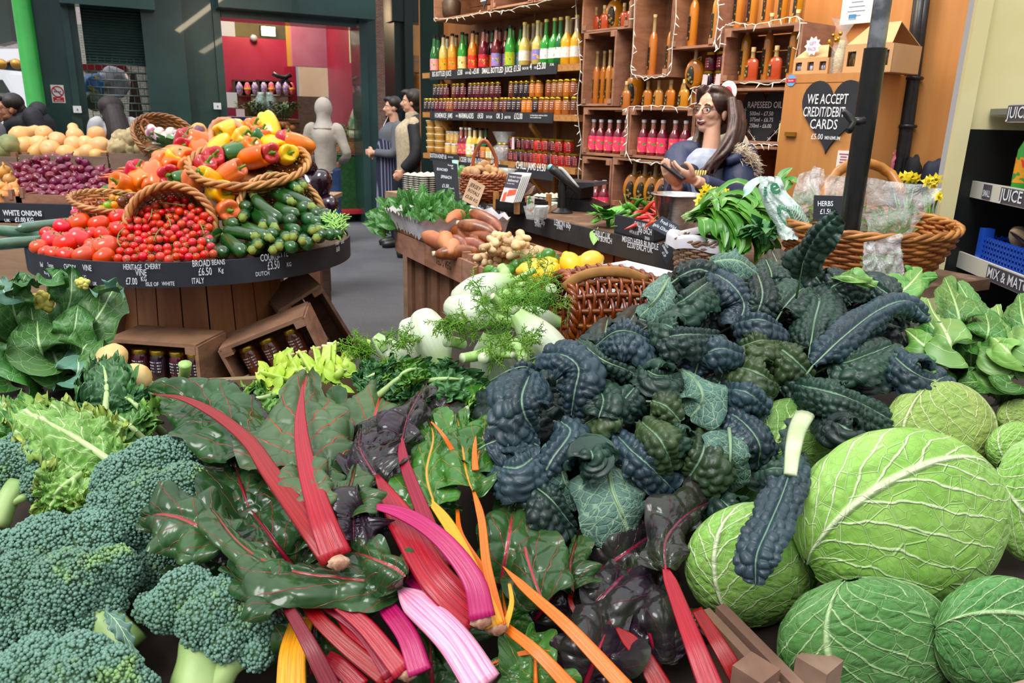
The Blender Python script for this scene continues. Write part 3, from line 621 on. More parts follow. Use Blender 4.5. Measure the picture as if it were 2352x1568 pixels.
def jar(name,r,h,lidm,bodym,labm,labh=(.25,.75),arc=1.4,face=0):
 t=thing(name,'x','jar');rr=r
 MB().lathe([(0,0),(rr*.93,0),(rr,.004),(rr,h*.74),(rr*.82,h*.84),(rr*.8,h*.86)],14).build('glass_body',bodym,t)
 MB().lathe([(rr*.9,h*.84),(rr*.92,h*.86),(rr*.92,h-.002),(rr*.85,h),(0,h)],14).build('lid',lidm,t,sharp=50)
 mb=MB();a=np.linspace(face-arc/2,face+arc/2,7);mb.grid([[((rr+.0006)*math.cos(q),(rr+.0006)*math.sin(q),z)for q in a]for z in(h*labh[0],h*labh[1])])
 mb.build('paper_label',labm,t);return t
def scribm(name,bg,ink,sc=60):
 if name in _MC:return _MC[name]
 n=NT(name);x,y,z=n.sep(n.coord('UV'));w=n.noise(n.mapv(n.coord(),(sc*3,sc*3,sc*.1)),1,1)
 ln=n.step(n.math('ABSOLUTE',n.math('SUBTRACT',n.math('FRACT',n.math('MULTIPLY',y,4)),.5)),.24,.14)
 n.set(n.mix(n.math('MULTIPLY',ln,n.step(w,.50,.56)),bg,ink),.5);_MC[name]=n.m;return n.m
JC={'plum':'#2a1722','berry':'#5e1226','wine':'#4a0f1e','brown':'#6a3418','amber':'#c4701a','orange':'#cf7414','rust':'#8e4516','tan':'#a0602a','red':'#a5160f','scarlet':'#c02a10'}
JN={'plum':'near black','berry':'berry red','wine':'deep wine red','brown':'dark brown','amber':'amber','orange':'orange','rust':'rust brown','tan':'tan','red':'bright red','scarlet':'scarlet'}
JM={k:glassm('jam_'+k,v)for k,v in JC.items()};JL={k:scribm('jamlabel_'+k,v,'#e8e4e0')for k,v in JC.items()}
mj=Kind(jar('jam_jar',.034,.118,M_GOLD,JM['plum'],JL['plum'],face=-1.7))
LOW='plum plum plum berry berry berry rust rust berry wine wine wine wine wine berry berry berry brown wine brown plum plum plum orange orange plum rust tan rust amber tan brown'.split()
LOX=[112,155,200,238,290,335,375,412,465,515,565,612,665,712,770,830,878,950,1020,1062,1105,1165,1225,1290,1350,1420,1492,1557,1625,1692,1785,1882]
HIW='plum plum wine berry brown wine berry wine wine berry wine wine berry wine brown plum plum plum amber orange rust tan tan amber rust'.split()
HIX=[222,262,305,350,445,487,548,642,692,738,790,845,905,970,1130,1190,1252,1312,1382,1455,1575,1645,1715,1790,1870]
hj=.118
for row,(cols,xs,z,o)in enumerate(((LOW,LOX,zS2+.001,-.05),(HIW,HIX,zS2+.120,-.055))):
 for i,(c,x)in enumerate(zip(cols,xs)):
  s,_=ws(960+x/5.2275,250,o)
  mj.put(wp(s,o,z),(0,0,R_(-.15,.15)),(.97,.97,1),'%s jam jar, %s row of middle shelf, %s from the post'%(JN[c],['lower','stacked upper'][row],ORD[i]),'jam jars on the middle shelf',{'glass_body':JM[c],'paper_label':JL[c]})
mj.done()
# lowest shelf: honey tubs, honey jars, small juices, sauces, bagged gifts, chilli jams
M_TUB=glassm('honey_tub','#d3a552',.25)
tubs=thing('honey_tub','x','tub');MB().lathe([(0,0),(.04,0),(.05,.05),(.05,.052)],16).build('tub',M_TUB,tubs);MB().lathe([(.052,.050),(.053,.056),(0,.057)],16).build('lid',glassm('tub_lid','#dcc9a0',.2),tubs)
tubs=Kind(tubs)
for c,(x,n,o)in enumerate(((165,5,-.06),(265,5,-.06),(265,6,-.19),(360,6,-.19))):
 s=ws(960+x/5.2275,340,o)[0]
 for k in range(n):tubs.put(wp(s,o,zS3+.001+k*.058),None,None,'clear tub of pale honey, %s from the bottom of the %s'%(ORD[k],['stack at the post end','second front stack','left stack at the wall','right stack at the wall'][c]),'honey tubs on the lowest shelf')
hj2=Kind(jar('honey_jar',.036,.10,M_CAPW,glassm('honey_jar','#d4a443',.15),scribm('honeylabel','#d8ad58','#f2ead2'),face=-1.7))
for i,(x,z,o)in enumerate(((368,0,-.05),(445,0,-.05),(380,.101,-.10),(425,.101,-.10),(475,.101,-.10),(400,0,-.14))):
 s=ws(960+x/5.2275,350,o)[0];hj2.put(wp(s,o,zS3+.001+z),None,None,'%s of the squat honey jars with white lids beside the tubs'%ORD[i],'honey jars on the lowest shelf')
sj=Kind(bottle('small_bottle','x','bottle',[(0,0),(.028,0),(.031,.005),(.031,.105),(.022,.135),(.014,.15)],[(.014,.15),(.012,.2)],[(.0145,.198),(.0145,.213),(0,.214)],[(.0317,.02),(.0317,.095)],M_CAPW,LM['hot'],BM['ruby'][0],BM['ruby'][1]))
for i,(x,q,l,cp,o)in enumerate(((520,'ruby','hot',M_CAPW,-.04),(578,'ruby','hot',M_CAPW,-.06),(622,'pale','white',M_CAPW,-.04),(680,'gold','whiteo',M_CAPB,-.05),(750,'pale','blue',M_CAPB,-.08),(815,'plum','white',M_CAPB,-.10),(700,'gold','white',M_CAPB,-.14),(770,'gold','blue',M_CAPB,-.16))):
 s=ws(960+x/5.2275,350,o)[0];sj.put(wp(s,o,zS3+.001),None,1.12,'%s small bottle, %s after the honey jars'%(QC[q][2],ORD[i]),'small bottles on the lowest shelf',{'glass_body':BM[q][0],'neck':BM[q][1],'paper_label':LM[l],'cap':cp})
sj.done()
M_CAPG=M('green_cap','#1e7a3a',rough=.4)
sq=Kind(jar('sauce_jar',.036,.115,M_CAPB,glassm('sauce_yellow','#c9992e'),scribm('cream_label','#ece3c4','#3a3a32'),(.1,.55),1.8,-1.7))
for i,(x,bc,cp,lb)in enumerate(((722,JM['berry'],M_CAPG,JL['berry']),(795,JM['amber'],M_CAPG,JL['amber']),(860,None,None,None),(905,None,None,None),(948,glassm('sauce_green','#6a7a2a'),None,None))):
 s=ws(960+x/5.2275,355,-.03)[0];m_={}
 for k,v in(('glass_body',bc),('lid',cp),('paper_label',lb)):
  if v:m_[k]=v
 sq.put(wp(s,-.03,zS3+.001),None,None,['red sauce jar with a green lid before the small bottles','amber sauce jar with a green lid before the small bottles','mustard jar with cream label, nearest the green lidded jars','mustard jar with cream label, in the middle of three','olive green pickle jar with cream label beside the cellophane gifts'][i],'sauce jars on the lowest shelf',m_)
sq.done()
M_CELLO=None
def cello(name='cellophane',a=.22,tint='#e9eef0',br=.18):
 if name in _MC:return _MC[name]
 n=NT(name);n.bump(n.noise(n.coord(),22,3,.7,1.5),.9,.02);n.set(tint,br,alpha=a,spec=1.0,coat=.5);_MC[name]=n.m;return n.m
for i,(x,o)in enumerate(((985,-.03),(1040,-.04),(1075,-.12))):
 s=ws(960+x/5.2275,355,o)[0];c=wp(s,o,zS3+.001);t=thing('gift_bag',['cellophane gift bag of two mustard jars tied with gold ribbon','cellophane gift bag tied with ribbon beside the chilli jams','cellophane gift bag standing behind, against the shop wall'][i],'gift',c,'cellophane gifts on the lowest shelf')
 for q in(-.034,.034):MB().lathe([(0,0),(.032,0),(.032,.075),(.027,.085),(.027,.1),(0,.1)],12,Matrix.Translation(c+WT*q)).build('jar',sq.p.children[0].material_slots[0].material,t)
 mb=MB();mb.lathe([(.07,0),(.075,.06),(.06,.10),(.018,.125),(.05,.19),(.065,.22)],14,Matrix.Translation(c));mb.build('wrapper',cello(),t)
 mb=MB();mb.ball(c+UP*.125,(.03,.03,.012),6,10);mb.build('ribbon',M_GOLD,t)
cjj=Kind(jar('chilli_jar',.036,.092,M_GOLD,JM['red'],scribm('chilli_label','#8a1410','#e8e0dc',40),(.15,.7),.7,-1.7))
CL=[(1125,'wine',0,-.05),(1185,'wine',0,-.05),(1240,'plum',0,-.05),(1300,'wine',0,-.05),(1360,'berry',0,-.05),(1425,'red',0,-.05),(1480,'scarlet',0,-.05),(1535,'red',0,-.05),(1605,'wine',0,-.05),(1660,'red',0,-.045),(1735,'red',0,-.045),(1815,'red',0,-.045),(1885,'berry',0,-.05),(1125,'wine',1,-.07),(1200,'plum',1,-.06),(1262,'plum',1,-.09),(1315,'berry',1,-.05),(1378,'wine',1,-.06),(1442,'scarlet',1,-.05),(1528,'red',1,-.05),(1612,'wine',1,-.05),(1692,'red',1,-.045),(1755,'red',1,-.10),(1805,'red',1,-.05)]
for i,(x,c,up,o)in enumerate(CL):
 s=ws(960+x/5.2275,370,o)[0];k=i if i<13 else i-13
 cjj.put(wp(s,o,zS3+.001+.0935*up),(0,0,R_(-.2,.2)),None,'%s chilli jam jar, %s along the %s row'%(JN[c],ORD[k],['front lower','stacked upper'][up]),'chilli jams on the lowest shelf',{'glass_body':JM[c]})
cjj.done()
t=thing('gift_tag','small pink card tag leaning on the chilli jam jars','tag',wp(ws(1179,330,-.0)[0],0,zS3+.1));mb=MB();a=wp(ws(1175,330,.0)[0],.0,zS3+.095);mb.hexa([a,a+WT*.035,a+WT*.03+UP*.09,a+WT*.005+UP*.09],[q-WN*.003 for q in(a,a+WT*.035,a+WT*.03+UP*.09,a+WT*.005+UP*.09)]);mb.flat('card',M('pink_card','#d9c3cc'),t)
# ---- wall crates
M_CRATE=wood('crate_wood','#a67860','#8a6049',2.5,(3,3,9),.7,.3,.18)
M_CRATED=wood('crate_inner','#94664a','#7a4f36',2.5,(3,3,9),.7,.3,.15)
M_STAMP=M('stamp_ink','#4a3020',rough=.8)
OF,OD=.06,.27
def crate(x0,y0,x1,y1,label,o=OF,dep=OD,nb=3,vert=True,stamp=None,ext=True,name='wooden_crate'):
 a,b=ws(x0,(y0+y1)/2,o)[0],ws(x1,(y0+y1)/2,o)[0];xm=(x0+x1)/2;zt,zb=ws(xm,y0,o)[1],ws(xm,y1,o)[1]
 t=thing(name,label,'crate',wp((a+b)/2,o-dep,zb));th=.014
 for nm,q in(('side_panel',(a,a+th,o-dep,o,zb,zt)),('side_panel',(b-th,b,o-dep,o,zb,zt)),('top_board',(a+th,b-th,o-dep,o,zt-th,zt)),('bottom_board',(a+th,b-th,o-dep,o,zb,zb+th))):
  wbox(MB(),*q).flat(nm,M_CRATE,t)
 mb=MB();g=.006
 for i in range(nb):
  if vert:s0,s1=lerp(a+th,b-th,i/nb),lerp(a+th,b-th,(i+1)/nb)-g;wbox(mb,s0,s1,o-dep,o-dep+.012,zb+th,zt-th)
  else:z0,z1=lerp(zb+th,zt-th,i/nb),lerp(zb+th,zt-th,(i+1)/nb)-g;wbox(mb,a+th,b-th,o-dep,o-dep+.012,z0,z1)
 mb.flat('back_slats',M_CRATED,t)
 for s0 in(a+th,b-th-.035):
  for z0 in(zb+th,zt-th-.03):wbox(MB(),s0,s0+.035,o-.05,o+.006,z0,z0+.03).flat('corner_block',M_CRATE,t)
 if stamp:text(stamp[0],t,wp(b+.0005,o-dep+stamp[1],lerp(zb,zt,stamp[2])),UP,WN,.045,M_STAMP,.9,.01,lift=.001)
 return t,a,b,zb,zt
CR={}
CR['A']=crate(1338,-40,1450,70,'wall crate at the top holding red tinted chilli oil flasks',vert=False,nb=2)
CR['B']=crate(1338,70,1412,243,'upright wall crate holding four slender oil bottles',stamp=("TED'S VEG",.1,.22),nb=2)
CR['C']=crate(1455,-60,1545,177,'tall upright wall crate left of the single slender bottle pair',nb=2)
CR['D']=crate(1545,-80,1652,110,'upright wall crate with two slender bottles, highest in the middle',stamp=("TED'S",.1,.3),nb=2)
CR['E']=crate(1660,58,1838,190,'wide wall crate of tall bottles and chilli flasks above the slate heart',vert=False,nb=3,stamp=('VEG',.1,.2))
CR['G']=crate(1338,247,1441,358,'wall crate of pink labelled bottles nearest the jam shelves',vert=False,nb=2)
CR['H']=crate(1444,247,1592,366,'wall crate of pink labelled bottles beside the laughing woman',vert=False,nb=2)
CR['I']=crate(1592,202,1822,330,'wide wall crate framing the slate heart behind the woman',vert=False,nb=2)
CR['J']=crate(1335,361,1402,490,'low upright wall crate behind the black till box',nb=2)
CR['K']=crate(1404,368,1592,490,'low wall crate holding big oval oil bottles',vert=False,nb=3)
CR['L']=crate(1700,336,1822,500,'low upright wall crate behind the fur hood',nb=3)
# oil bottles
M_OIL=glassm('oil_amber','#c07614',.08,.1);M_OILN=glassm('oil_neck','#b79d6a');M_CORK=M('cork','#d9c08e','#c4a871',rough=.8,scale=60)
M_OILRED=glassm('oil_red','#b8461a',.08)
M_GLABEL=labelm('gold_black_label','#211d1a',('#8f7a3a','#a89048','#211d1a'))
def sq_prism(prof,seg=4):
 mb=MB();V=[[(r*math.cos(a),r*math.sin(a),z)for a in np.linspace(0,2*math.pi,seg,endpoint=False)+math.pi/4]for r,z in prof]
 mb.grid(V,cv=True);return mb
tb=thing('oil_bottle','x','bottle')
MB().lathe([(0,0),(.024,0),(.026,.004),(.026,.2),(.02,.225),(.011,.24)],14).build('glass_body',M_OIL,tb);MB().lathe([(.011,.24),(.0105,.28),(.0105,.315),(.013,.318)],12).build('neck',M_OILN,tb)
MB().lathe([(.010,.315),(.012,.335),(0,.336)],10).build('cork',M_CORK,tb);mb=MB();mb.box((.026,.001,.13),(0,-.0265,.1));mb.flat('paper_label',M_GLABEL,tb)
tb=Kind(tb)
fk_=thing('oil_flask','x','bottle');mb=MB();mb.lathe([(0,0),(.034,0),(.037,.004),(.037,.085),(.03,.1),(.012,.11)],16);mb.v[0][:,1]*=.55;mb.build('glass_body',M_OIL,fk_)
MB().lathe([(.012,.108),(.0105,.135),(.013,.138)],12).build('neck',M_OILN,fk_);MB().lathe([(.011,.136),(.012,.16),(0,.161)],10).build('cork',M_CORK,fk_);mb=MB();mb.box((.018,.001,.055),(-.016,-.0205,.045));mb.flat('paper_label',M_GLABEL,fk_)
fk_=Kind(fk_)
rd=thing('oval_bottle','x','bottle');MB().ball((0,0,.095),(.062,.026,.095),14,20).build('glass_body',M_OIL,rd);MB().lathe([(.016,.175),(.011,.22),(.014,.225)],12).build('neck',M_OILN,rd)
MB().lathe([(.011,.222),(.013,.25),(0,.251)],10).build('cork',M_CORK,rd);MB().ball((-.02,-.018,.085),(.028,.012,.06),10,14).build('paper_label',M_GLABEL,rd);mb=MB();mb.tube(sp3([(.012,0,.185),(.034,0,.2),(.03,0,.17)],7),.004,5,cap=False);mb.build('handle',M_OILN,rd)
rd=Kind(rd)
WR=WROT
def onw(K,x,y,o,label,group,sc=1.0,mats=None,zrel=None,rz=0):
 s,z=ws(x,y,o);z=zrel if zrel is not None else z
 return K.put(wp(s,o,z),(0,0,WR+rz),sc,label,group,mats)
def cz(k):return CR[k][3]+.015
for i,x in enumerate((1368,1387,1432,1446)):onw(fk_,x,60,-.05+.02*(i%2),'small cork stopped chilli oil flask in the top crate, %s from the jam shelves'%ORD[i],'oil flasks',.95,{'glass_body':M_OILRED}if i!=2 else{'glass_body':M_OILRED},cz('A'))
onw(rd,1410,60,-.08,'oval oil bottle standing among the red flasks in the top crate','oval oil bottles',1.0,None,cz('A'),.9)
for i,x in enumerate((1367,1383,1396,1409)):onw(tb,x,235,-.05-.02*(i%2),'slender oil bottle in the stamped upright crate, %s from the jam shelves'%ORD[i],'slender oil bottles',1.0,None,cz('B'),-.35)
for i,x in enumerate((1496,1537)):onw(tb,x,170,-.05,['slender oil bottle alone in the tall upright crate','slender oil bottle at the fairy light edge of the tall upright crate'][i],'slender oil bottles',1.05,None,cz('C'),-.35)
for i,x in enumerate((1589,1641)):onw(tb,x,100,-.03,['slender oil bottle in the highest middle crate, whole label showing','slender oil bottle in the highest middle crate, next to its stamp'][i],'slender oil bottles',1.05,None,cz('D'),-.35)
for i,x in enumerate((1695,1727,1762,1798,1832)):onw(tb,x,50,-.06,'slender oil bottle standing on top of the wide crate, %s from its stamped neighbour'%ORD[i],'slender oil bottles',1.05,None,CR['E'][4]+.001,-.35)
for i,(x,o)in enumerate(((1706,-.05),(1757,-.05),(1815,-.03))):onw(tb,x,185,o,['slender oil bottle in the wide crate beside the carry slot','slender oil bottle in the middle of the wide crate','slender oil bottle in the wide crate beside the carton packs'][i],'slender oil bottles',1.0,None,cz('E'),-.35)
for i,x in enumerate((1724,1777)):onw(fk_,x,185,.0,['chilli oil flask with a whole red chilli, in the wide crate','chilli oil flask at the right in the wide crate by the carton packs'][i],'oil flasks',1.05,{'glass_body':M_OILRED},cz('E'))
zG=CR['G'][4]+.001
for i,x in enumerate((1437,1486,1511,1538,1569)):onw(fk_,x,240,.0,'amber oil flask on top of the pink bottle crates, %s from the jam shelves'%ORD[i],'oil flasks',1.0,None,zG)
onw(rd,1454,240,-.05,'oval oil bottle on top of the pink bottle crates','oval oil bottles',1.05,None,zG,.9);onw(rd,1584,240,-.05,'oval oil bottle on top of the crate just before the woman','oval oil bottles',1.0,None,zG,.9)
onw(rd,1593,196,-.02,'clear necked oval bottle on the ledge above the woman','oval oil bottles',.9,None,CR['I'][4]+.001,.6)
for i,x in enumerate((1452,1476,1500,1524)):onw(rd,x,480,-.04,'large oval oil bottle in the low crate behind the steel bowl, %s from the till'%ORD[i],'oval oil bottles',1.12,None,cz('K'),.9)
fk_.done();tb.done();rd.done()
# pink labelled bottles
pk=Kind(bottle('berry_bottle','x','bottle',[(0,0),(.031,0),(.034,.005),(.034,.115),(.026,.14),(.015,.158)],[(.015,.158),(.013,.2)],[(.0155,.196),(.0155,.213),(0,.214)],[(.0348,.018),(.0348,.108)],M_CAPW,LM['hot'],BM['ruby'][0],BM['ruby'][1]))
for k,xs in(('G',(1361,1378,1398,1418,1436)),('H',(1475,1497,1519,1547,1571))):
 for i,x in enumerate(xs):onw(pk,x,350,-.0,'ruby red bottle with hot pink label, %s in the crate %s'%(ORD[i],{'G':'nearest the jam shelves','H':'beside the woman'}[k]),'pink labelled bottles',1.0,None,cz(k),R_(-.4,.4)-.4)
for i,x in enumerate((1366,1385)):onw(pk,x,480,.12,['ruby red bottle half hidden by the till','ruby red bottle standing right of the till'][i],'pink labelled bottles',1.0,None,ws(x,490,.12)[1],.4)
tj=Kind(jar('tall_jar',.036,.10,M_GOLD,JM['berry'],scribm('chilli_label','#8a1410','#e8e0dc'),(.15,.7),.8,-1.7))
zI=CR['I'][4]+.001
for i,(x,u,c)in enumerate(((1628,0,'plum'),(1630,1,'berry'),(1654,0,'plum'),(1656,1,'wine'))):onw(tj,x,190,-.05,['near black jam jar under a red one on the ledge above the woman','berry red jar stacked on the near black jar above the woman','near black jar at the crate end of the ledge above the woman','wine red jar stacked at the crate end of the ledge'][i],'jars above the woman',1.0,{'glass_body':JM[c]},zI+.101*u)
onw(tj,1700,320,-.06,'dark chutney jar standing before the slate heart','jars above the woman',1.0,{'glass_body':JM['plum']},cz('I'));tj.done()
for i,x in enumerate((1617,1647)):
 s,z=ws(x,192,.0);mb=MB();a=wp(s,.0,zI);mb.hexa([a-WT*.02,a+WT*.02,a+WT*.022+UP*.075,a-WT*.012+UP*.08],[q-WN*.003 for q in(a-WT*.02,a+WT*.02,a+WT*.022+UP*.075,a-WT*.012+UP*.08)])
 tag(mb.flat('gift_tag',M('pink_card','#d9c3cc')),['pale card tag leaning on the stacked jars above the woman','pale card tag against the crate end above the woman'][i],'tag')
 # slate hearts
def heart(c,w,h,th,xd,nd,name,label,hook=True):
 c=Vector(c);n=48;pts=[]
 for i in range(n):
  a=2*math.pi*i/n;x=16*math.sin(a)**3;y=13*math.cos(a)-5*math.cos(2*a)-2*math.cos(3*a)-math.cos(4*a);pts.append((x/32*w,(y+2.5)/29*h))
 t=thing(name,label,'sign',c);mb=MB();A=[c+xd*x+UP*y for x,y in pts];nv=Vector(nd)
 V=[q+nv*th for q in A]+A;mb.add([tuple(q)for q in V],[tuple(range(n))[::-1],tuple(range(n,2*n))]+[(i,(i+1)%n,n+(i+1)%n,n+i)for i in range(n)]);mb.flat('slate',M_SLATE,t);return t
s,z=ws(1756,275,-.10);c=wp(s,-.10,z);hx=WT;t=heart(c,.30,.33,.008,hx,WN,'slate_heart','dark slate heart listing rapeseed oil prices inside the wall crate')
def htxt(t,c,o,s,u,v,h,sx=.7):text(s,t,Vector(c)+hx*u+UP*v+WN*o,hx,UP,h,M_PEN,sx,.006)
htxt(t,c,.0085,'RAPESEED OIL',-.115,.062,.034,.75);htxt(t,c,.0085,'500ml - £7.50',-.095,.022,.022,.9);htxt(t,c,.0085,'375ml - £6.75',-.09,-.010,.022,.9);htxt(t,c,.0085,'250ml - £6.00',-.09,-.042,.022,.85)
mb=MB();tp=c+WN*.010-UP*.15
for sg in(-1,1):
 vine=sp3([tp,tp+hx*sg*.05+UP*.05,tp+hx*sg*.105+UP*.11,tp+hx*sg*.128+UP*.2],10);mb.tube(vine,.002,4)
 for q in(3,5,7,9):
  for a in range(5):mb.tube([vine[q],vine[q]+(hx*math.cos(a*1.256)+UP*math.sin(a*1.256))*.013],.0015,3)
mb.build('vine_drawing',M_PEN,t)
s,z=ws(1795,318,.0);mb=MB();a=wp(s,.0,cz('I'));mb.lathe([(.0,0),(.018,0),(.02,.004),(.02,.09),(.01,.105),(.01,.12),(0,.12)],12,Matrix.Translation(a));tag(mb.build('sauce_bottle',M('dressing','#d8cd9a',rough=.2)),'small pale dressing bottle at the right of the slate heart','bottle')
s,z=ws(1672,212,.075);t=thing('round_sticker','round white notice disc above the woman\'s head','sign',wp(s,.075,z));hm=Matrix.Translation(wp(s,.075,z))@Matrix.Rotation(WR,4,'Z')@Matrix.Rotation(math.pi/2,4,'X')
MB().lathe([(0,.003),(.058,.003),(.06,0),(0,0)],28,hm).build('disc',M_WHITE,t);MB().lathe([(.018,.0045),(.032,.0045)],24,hm).build('red_ring',M('rose_print','#e04a6a'),t)
MB().lathe([(.045,.0042),(.05,.0042)],28,hm).build('lettering_ring',scribm('ring_text','#e9e9e6','#4a6aa0',80),t)
# string of small lights
M_WIRE=M('white_wire','#d9d6cc',rough=.5)
def lights(pts,o,label,n):
 q=[wp(*(lambda a:(a[0],o,a[1]))(ws(x,y,o)))for x,y in pts];L=sp3(q,len(pts)*6)
 L=[p+UP*R_(-.006,.006)for p in L];t=thing('string_lights',label,'lights',q[0]);MB().tube(L,.0024,5).build('wire',M_WIRE,t)
 mb=MB();r=random.Random(n)
 for i in range(int(n*.8)):
  p=L[int(i*(len(L)-1)/(n*.8))];d=Vector((r.uniform(-1,1),-.3,r.uniform(-1.4,.3))).normalized()*.034;mb.tube([p,p+d],[.0032,.0022],5)
 tag(mb.build('bulbs',M('bulb_white','#efeee6',rough=.25),t),kind='stuff')
lights([(996,44),(1040,42),(1085,34),(1120,28),(1160,25),(1205,14),(1260,2),(1325,-12)],.12,'white string lights along the pale crates above the juice',22)
lights([(1322,-10),(1325,60),(1330,110),(1333,160),(1326,230),(1330,290),(1335,330),(1328,400),(1332,440)],.03,'white string lights hanging down between shelves and crates',26)
lights([(1458,-10),(1456,60),(1454,120),(1450,165),(1480,177),(1520,176),(1540,165),(1545,100),(1552,40),(1553,-5)],.085,'white string lights round the tall upright crate',26)
lights([(1648,-10),(1650,40),(1642,95),(1652,110),(1658,70),(1680,52),(1730,56),(1790,44),(1832,40),(1836,80),(1825,140),(1815,175),(1770,192),(1700,190)],.085,'white string lights round the wide crate above the heart',34)
lights([(1440,250),(1442,300),(1440,355),(1470,372),(1510,374),(1540,380)],.085,'white string lights below the pink bottle crates',16)
lights([(1440,247),(1480,244),(1530,245),(1582,246),(1588,215),(1600,200),(1640,198),(1660,200)],.085,'white string lights along the amber flasks',18)
lights([(1690,334),(1740,332),(1790,334)],.085,'short white string lights under the slate heart',8)
# pale crates above the juice shelf
t,a,b,zb,zt=crate(996,-90,1130,38,'pale crate above the juice with a dark round jar',o=.10,dep=.36,vert=False,nb=3,name='pale_crate')
crate(1132,-100,1225,14,'pale crate above the juice next to the first, mostly cut off',o=.10,dep=.36,vert=False,nb=3,name='pale_crate');crate(1228,-110,1336,-4,'pale crate at the top edge beside the wall crates',o=.10,dep=.36,vert=False,nb=3,name='pale_crate')
for i,x in enumerate((1037,)):
 s,z=ws(x,15,.02);MB().lathe([(0,0),(.06,0),(.075,.03),(.08,.12),(.05,.16),(0,.16)],18,Matrix.Translation(wp(s,.02,zb+.015))).build('stone_jar',M('stone_jar','#54402f','#3a2a1e',rough=.5,scale=9));tag(bpy.data.objects['stone_jar'],'dark brown round jar in the pale crate above the juice','jar')
s,z=ws(1112,6,.12);t=heart(wp(s,.115,z+.04),.15,.17,.006,WT,WN,'slate_heart','small grey slate heart hung on the pale crates above the juice');text('£8.00',t,wp(s-.045,.122,z+.01),WT,UP,.03,M_PEN,.8)
# cabinet with the slate heart
oc=.14;c0,zc=ws(1806,172,oc);c1=ws(1990,172,oc)[0];t=thing('wall_cabinet','orange wooden cabinet with slate heart, right of wall crates','cabinet',wp((c0+c1)/2,0,zc));zcb=.55
wbox(MB(),c0,c1,OB+.002,oc-.02,zcb,zc).flat('cabinet_body',M_PLYO,t);zd=ws(1850,190,oc)[1];wbox(MB(),c0,c1,oc-.02,oc,zcb,zd-.003).flat('door',M_PLYO,t)
wbox(MB(),c0,c1,oc-.02,oc,zd,zc).flat('top_rail',M_PLYO,t);s,z=ws(1815,308,oc+.01);wbox(MB(),s-.03,s+.03,oc,oc+.015,z-.01,z+.01).flat('bolt',M('brass_bolt','#b98a3a',rough=.3,metal=.9),t)
s,z=ws(1906,270,oc+.01);c=wp(s,oc+.002,z);hx=WT;t=heart(c,.318,.335,.008,WT,WN,'slate_heart','large slate heart reading we accept credit debit cards')
for q,u,v,h,sx in(('WE ACCEPT',-.13,.062,.046,.6),('CREDIT/DEBIT',-.145,.004,.046,.54),('CARDS',-.10,-.052,.046,.72),('£5.00',-.085,-.1,.026,.8),('MINIMUM',-.012,-.1,.017,.8)):htxt(t,c,.0088,q,u,v,h,sx)
s,z=ws(1817,185,oc+.003);t=thing('octagon_sticker','blue and red octagon alarm sticker at the cabinet corner','sticker',wp(s,oc,z));hm=Matrix.Translation(wp(s,oc+.001,z))@Matrix.Rotation(WR,4,'Z')@Matrix.Rotation(math.pi/2,4,'X')@Matrix.Rotation(math.pi/8,4,'Z')
MB().lathe([(0,.002),(.028,.002),(.028,0)],8,hm).flat('disc',M('sky_print','#6fa8d8'),t);wbox(MB(),s-.025,s+.025,oc+.0031,oc+.004,z-.009,z+.009).flat('band',M_RED,t)
text('Secure',t,wp(s,oc+.004,z-.004),WT,UP,.010,M_WHITE,.8,.01,'CENTER')
def wcard(x0,y0,x1,y1,o,name,label,mat,lines=6,ink='#7d8ea8'):
 s0,z1=ws(x0,(y0+y1)/2,o)[0],ws((x0+x1)/2,y0,o)[1];s1,z0=ws(x1,(y0+y1)/2,o)[0],ws((x0+x1)/2,y1,o)[1]
 t=thing(name,label,'notice',wp((s0+s1)/2,o,z0));wbox(MB(),s0,s1,o,o+.004,z0,z1).flat('card',mat,t)
 mb=MB()
 for i in range(lines):
  z=lerp(z1,z0,(i+1.2)/(lines+2));w=R_(.3,.75)*(s1-s0)/2;m_=(s0+s1)/2;wbox(mb,m_-w,m_+w,o+.004,o+.0045,z-.004,z+.002)
 mb.flat('print',M('print'+ink,ink),t);return t,s0,s1,z0,z1
t,s0,s1,z0,z1=wcard(1936,-40,2006,54,OB+.03,'framed_certificate','white framed certificate on the orange wall behind the pole',M_WHITE,7)
wbox(MB(),s1-.12,s1-.08,OB+.034,OB+.036,z0+.02,z0+.045).flat('flag_print',M('flag_blue','#2f86c8'),t)
wcard(1923,346,1953,390,oc+.001,'paper_note','small white paper note low on the orange cabinet door',M_WHITE,5,'#b05a70')
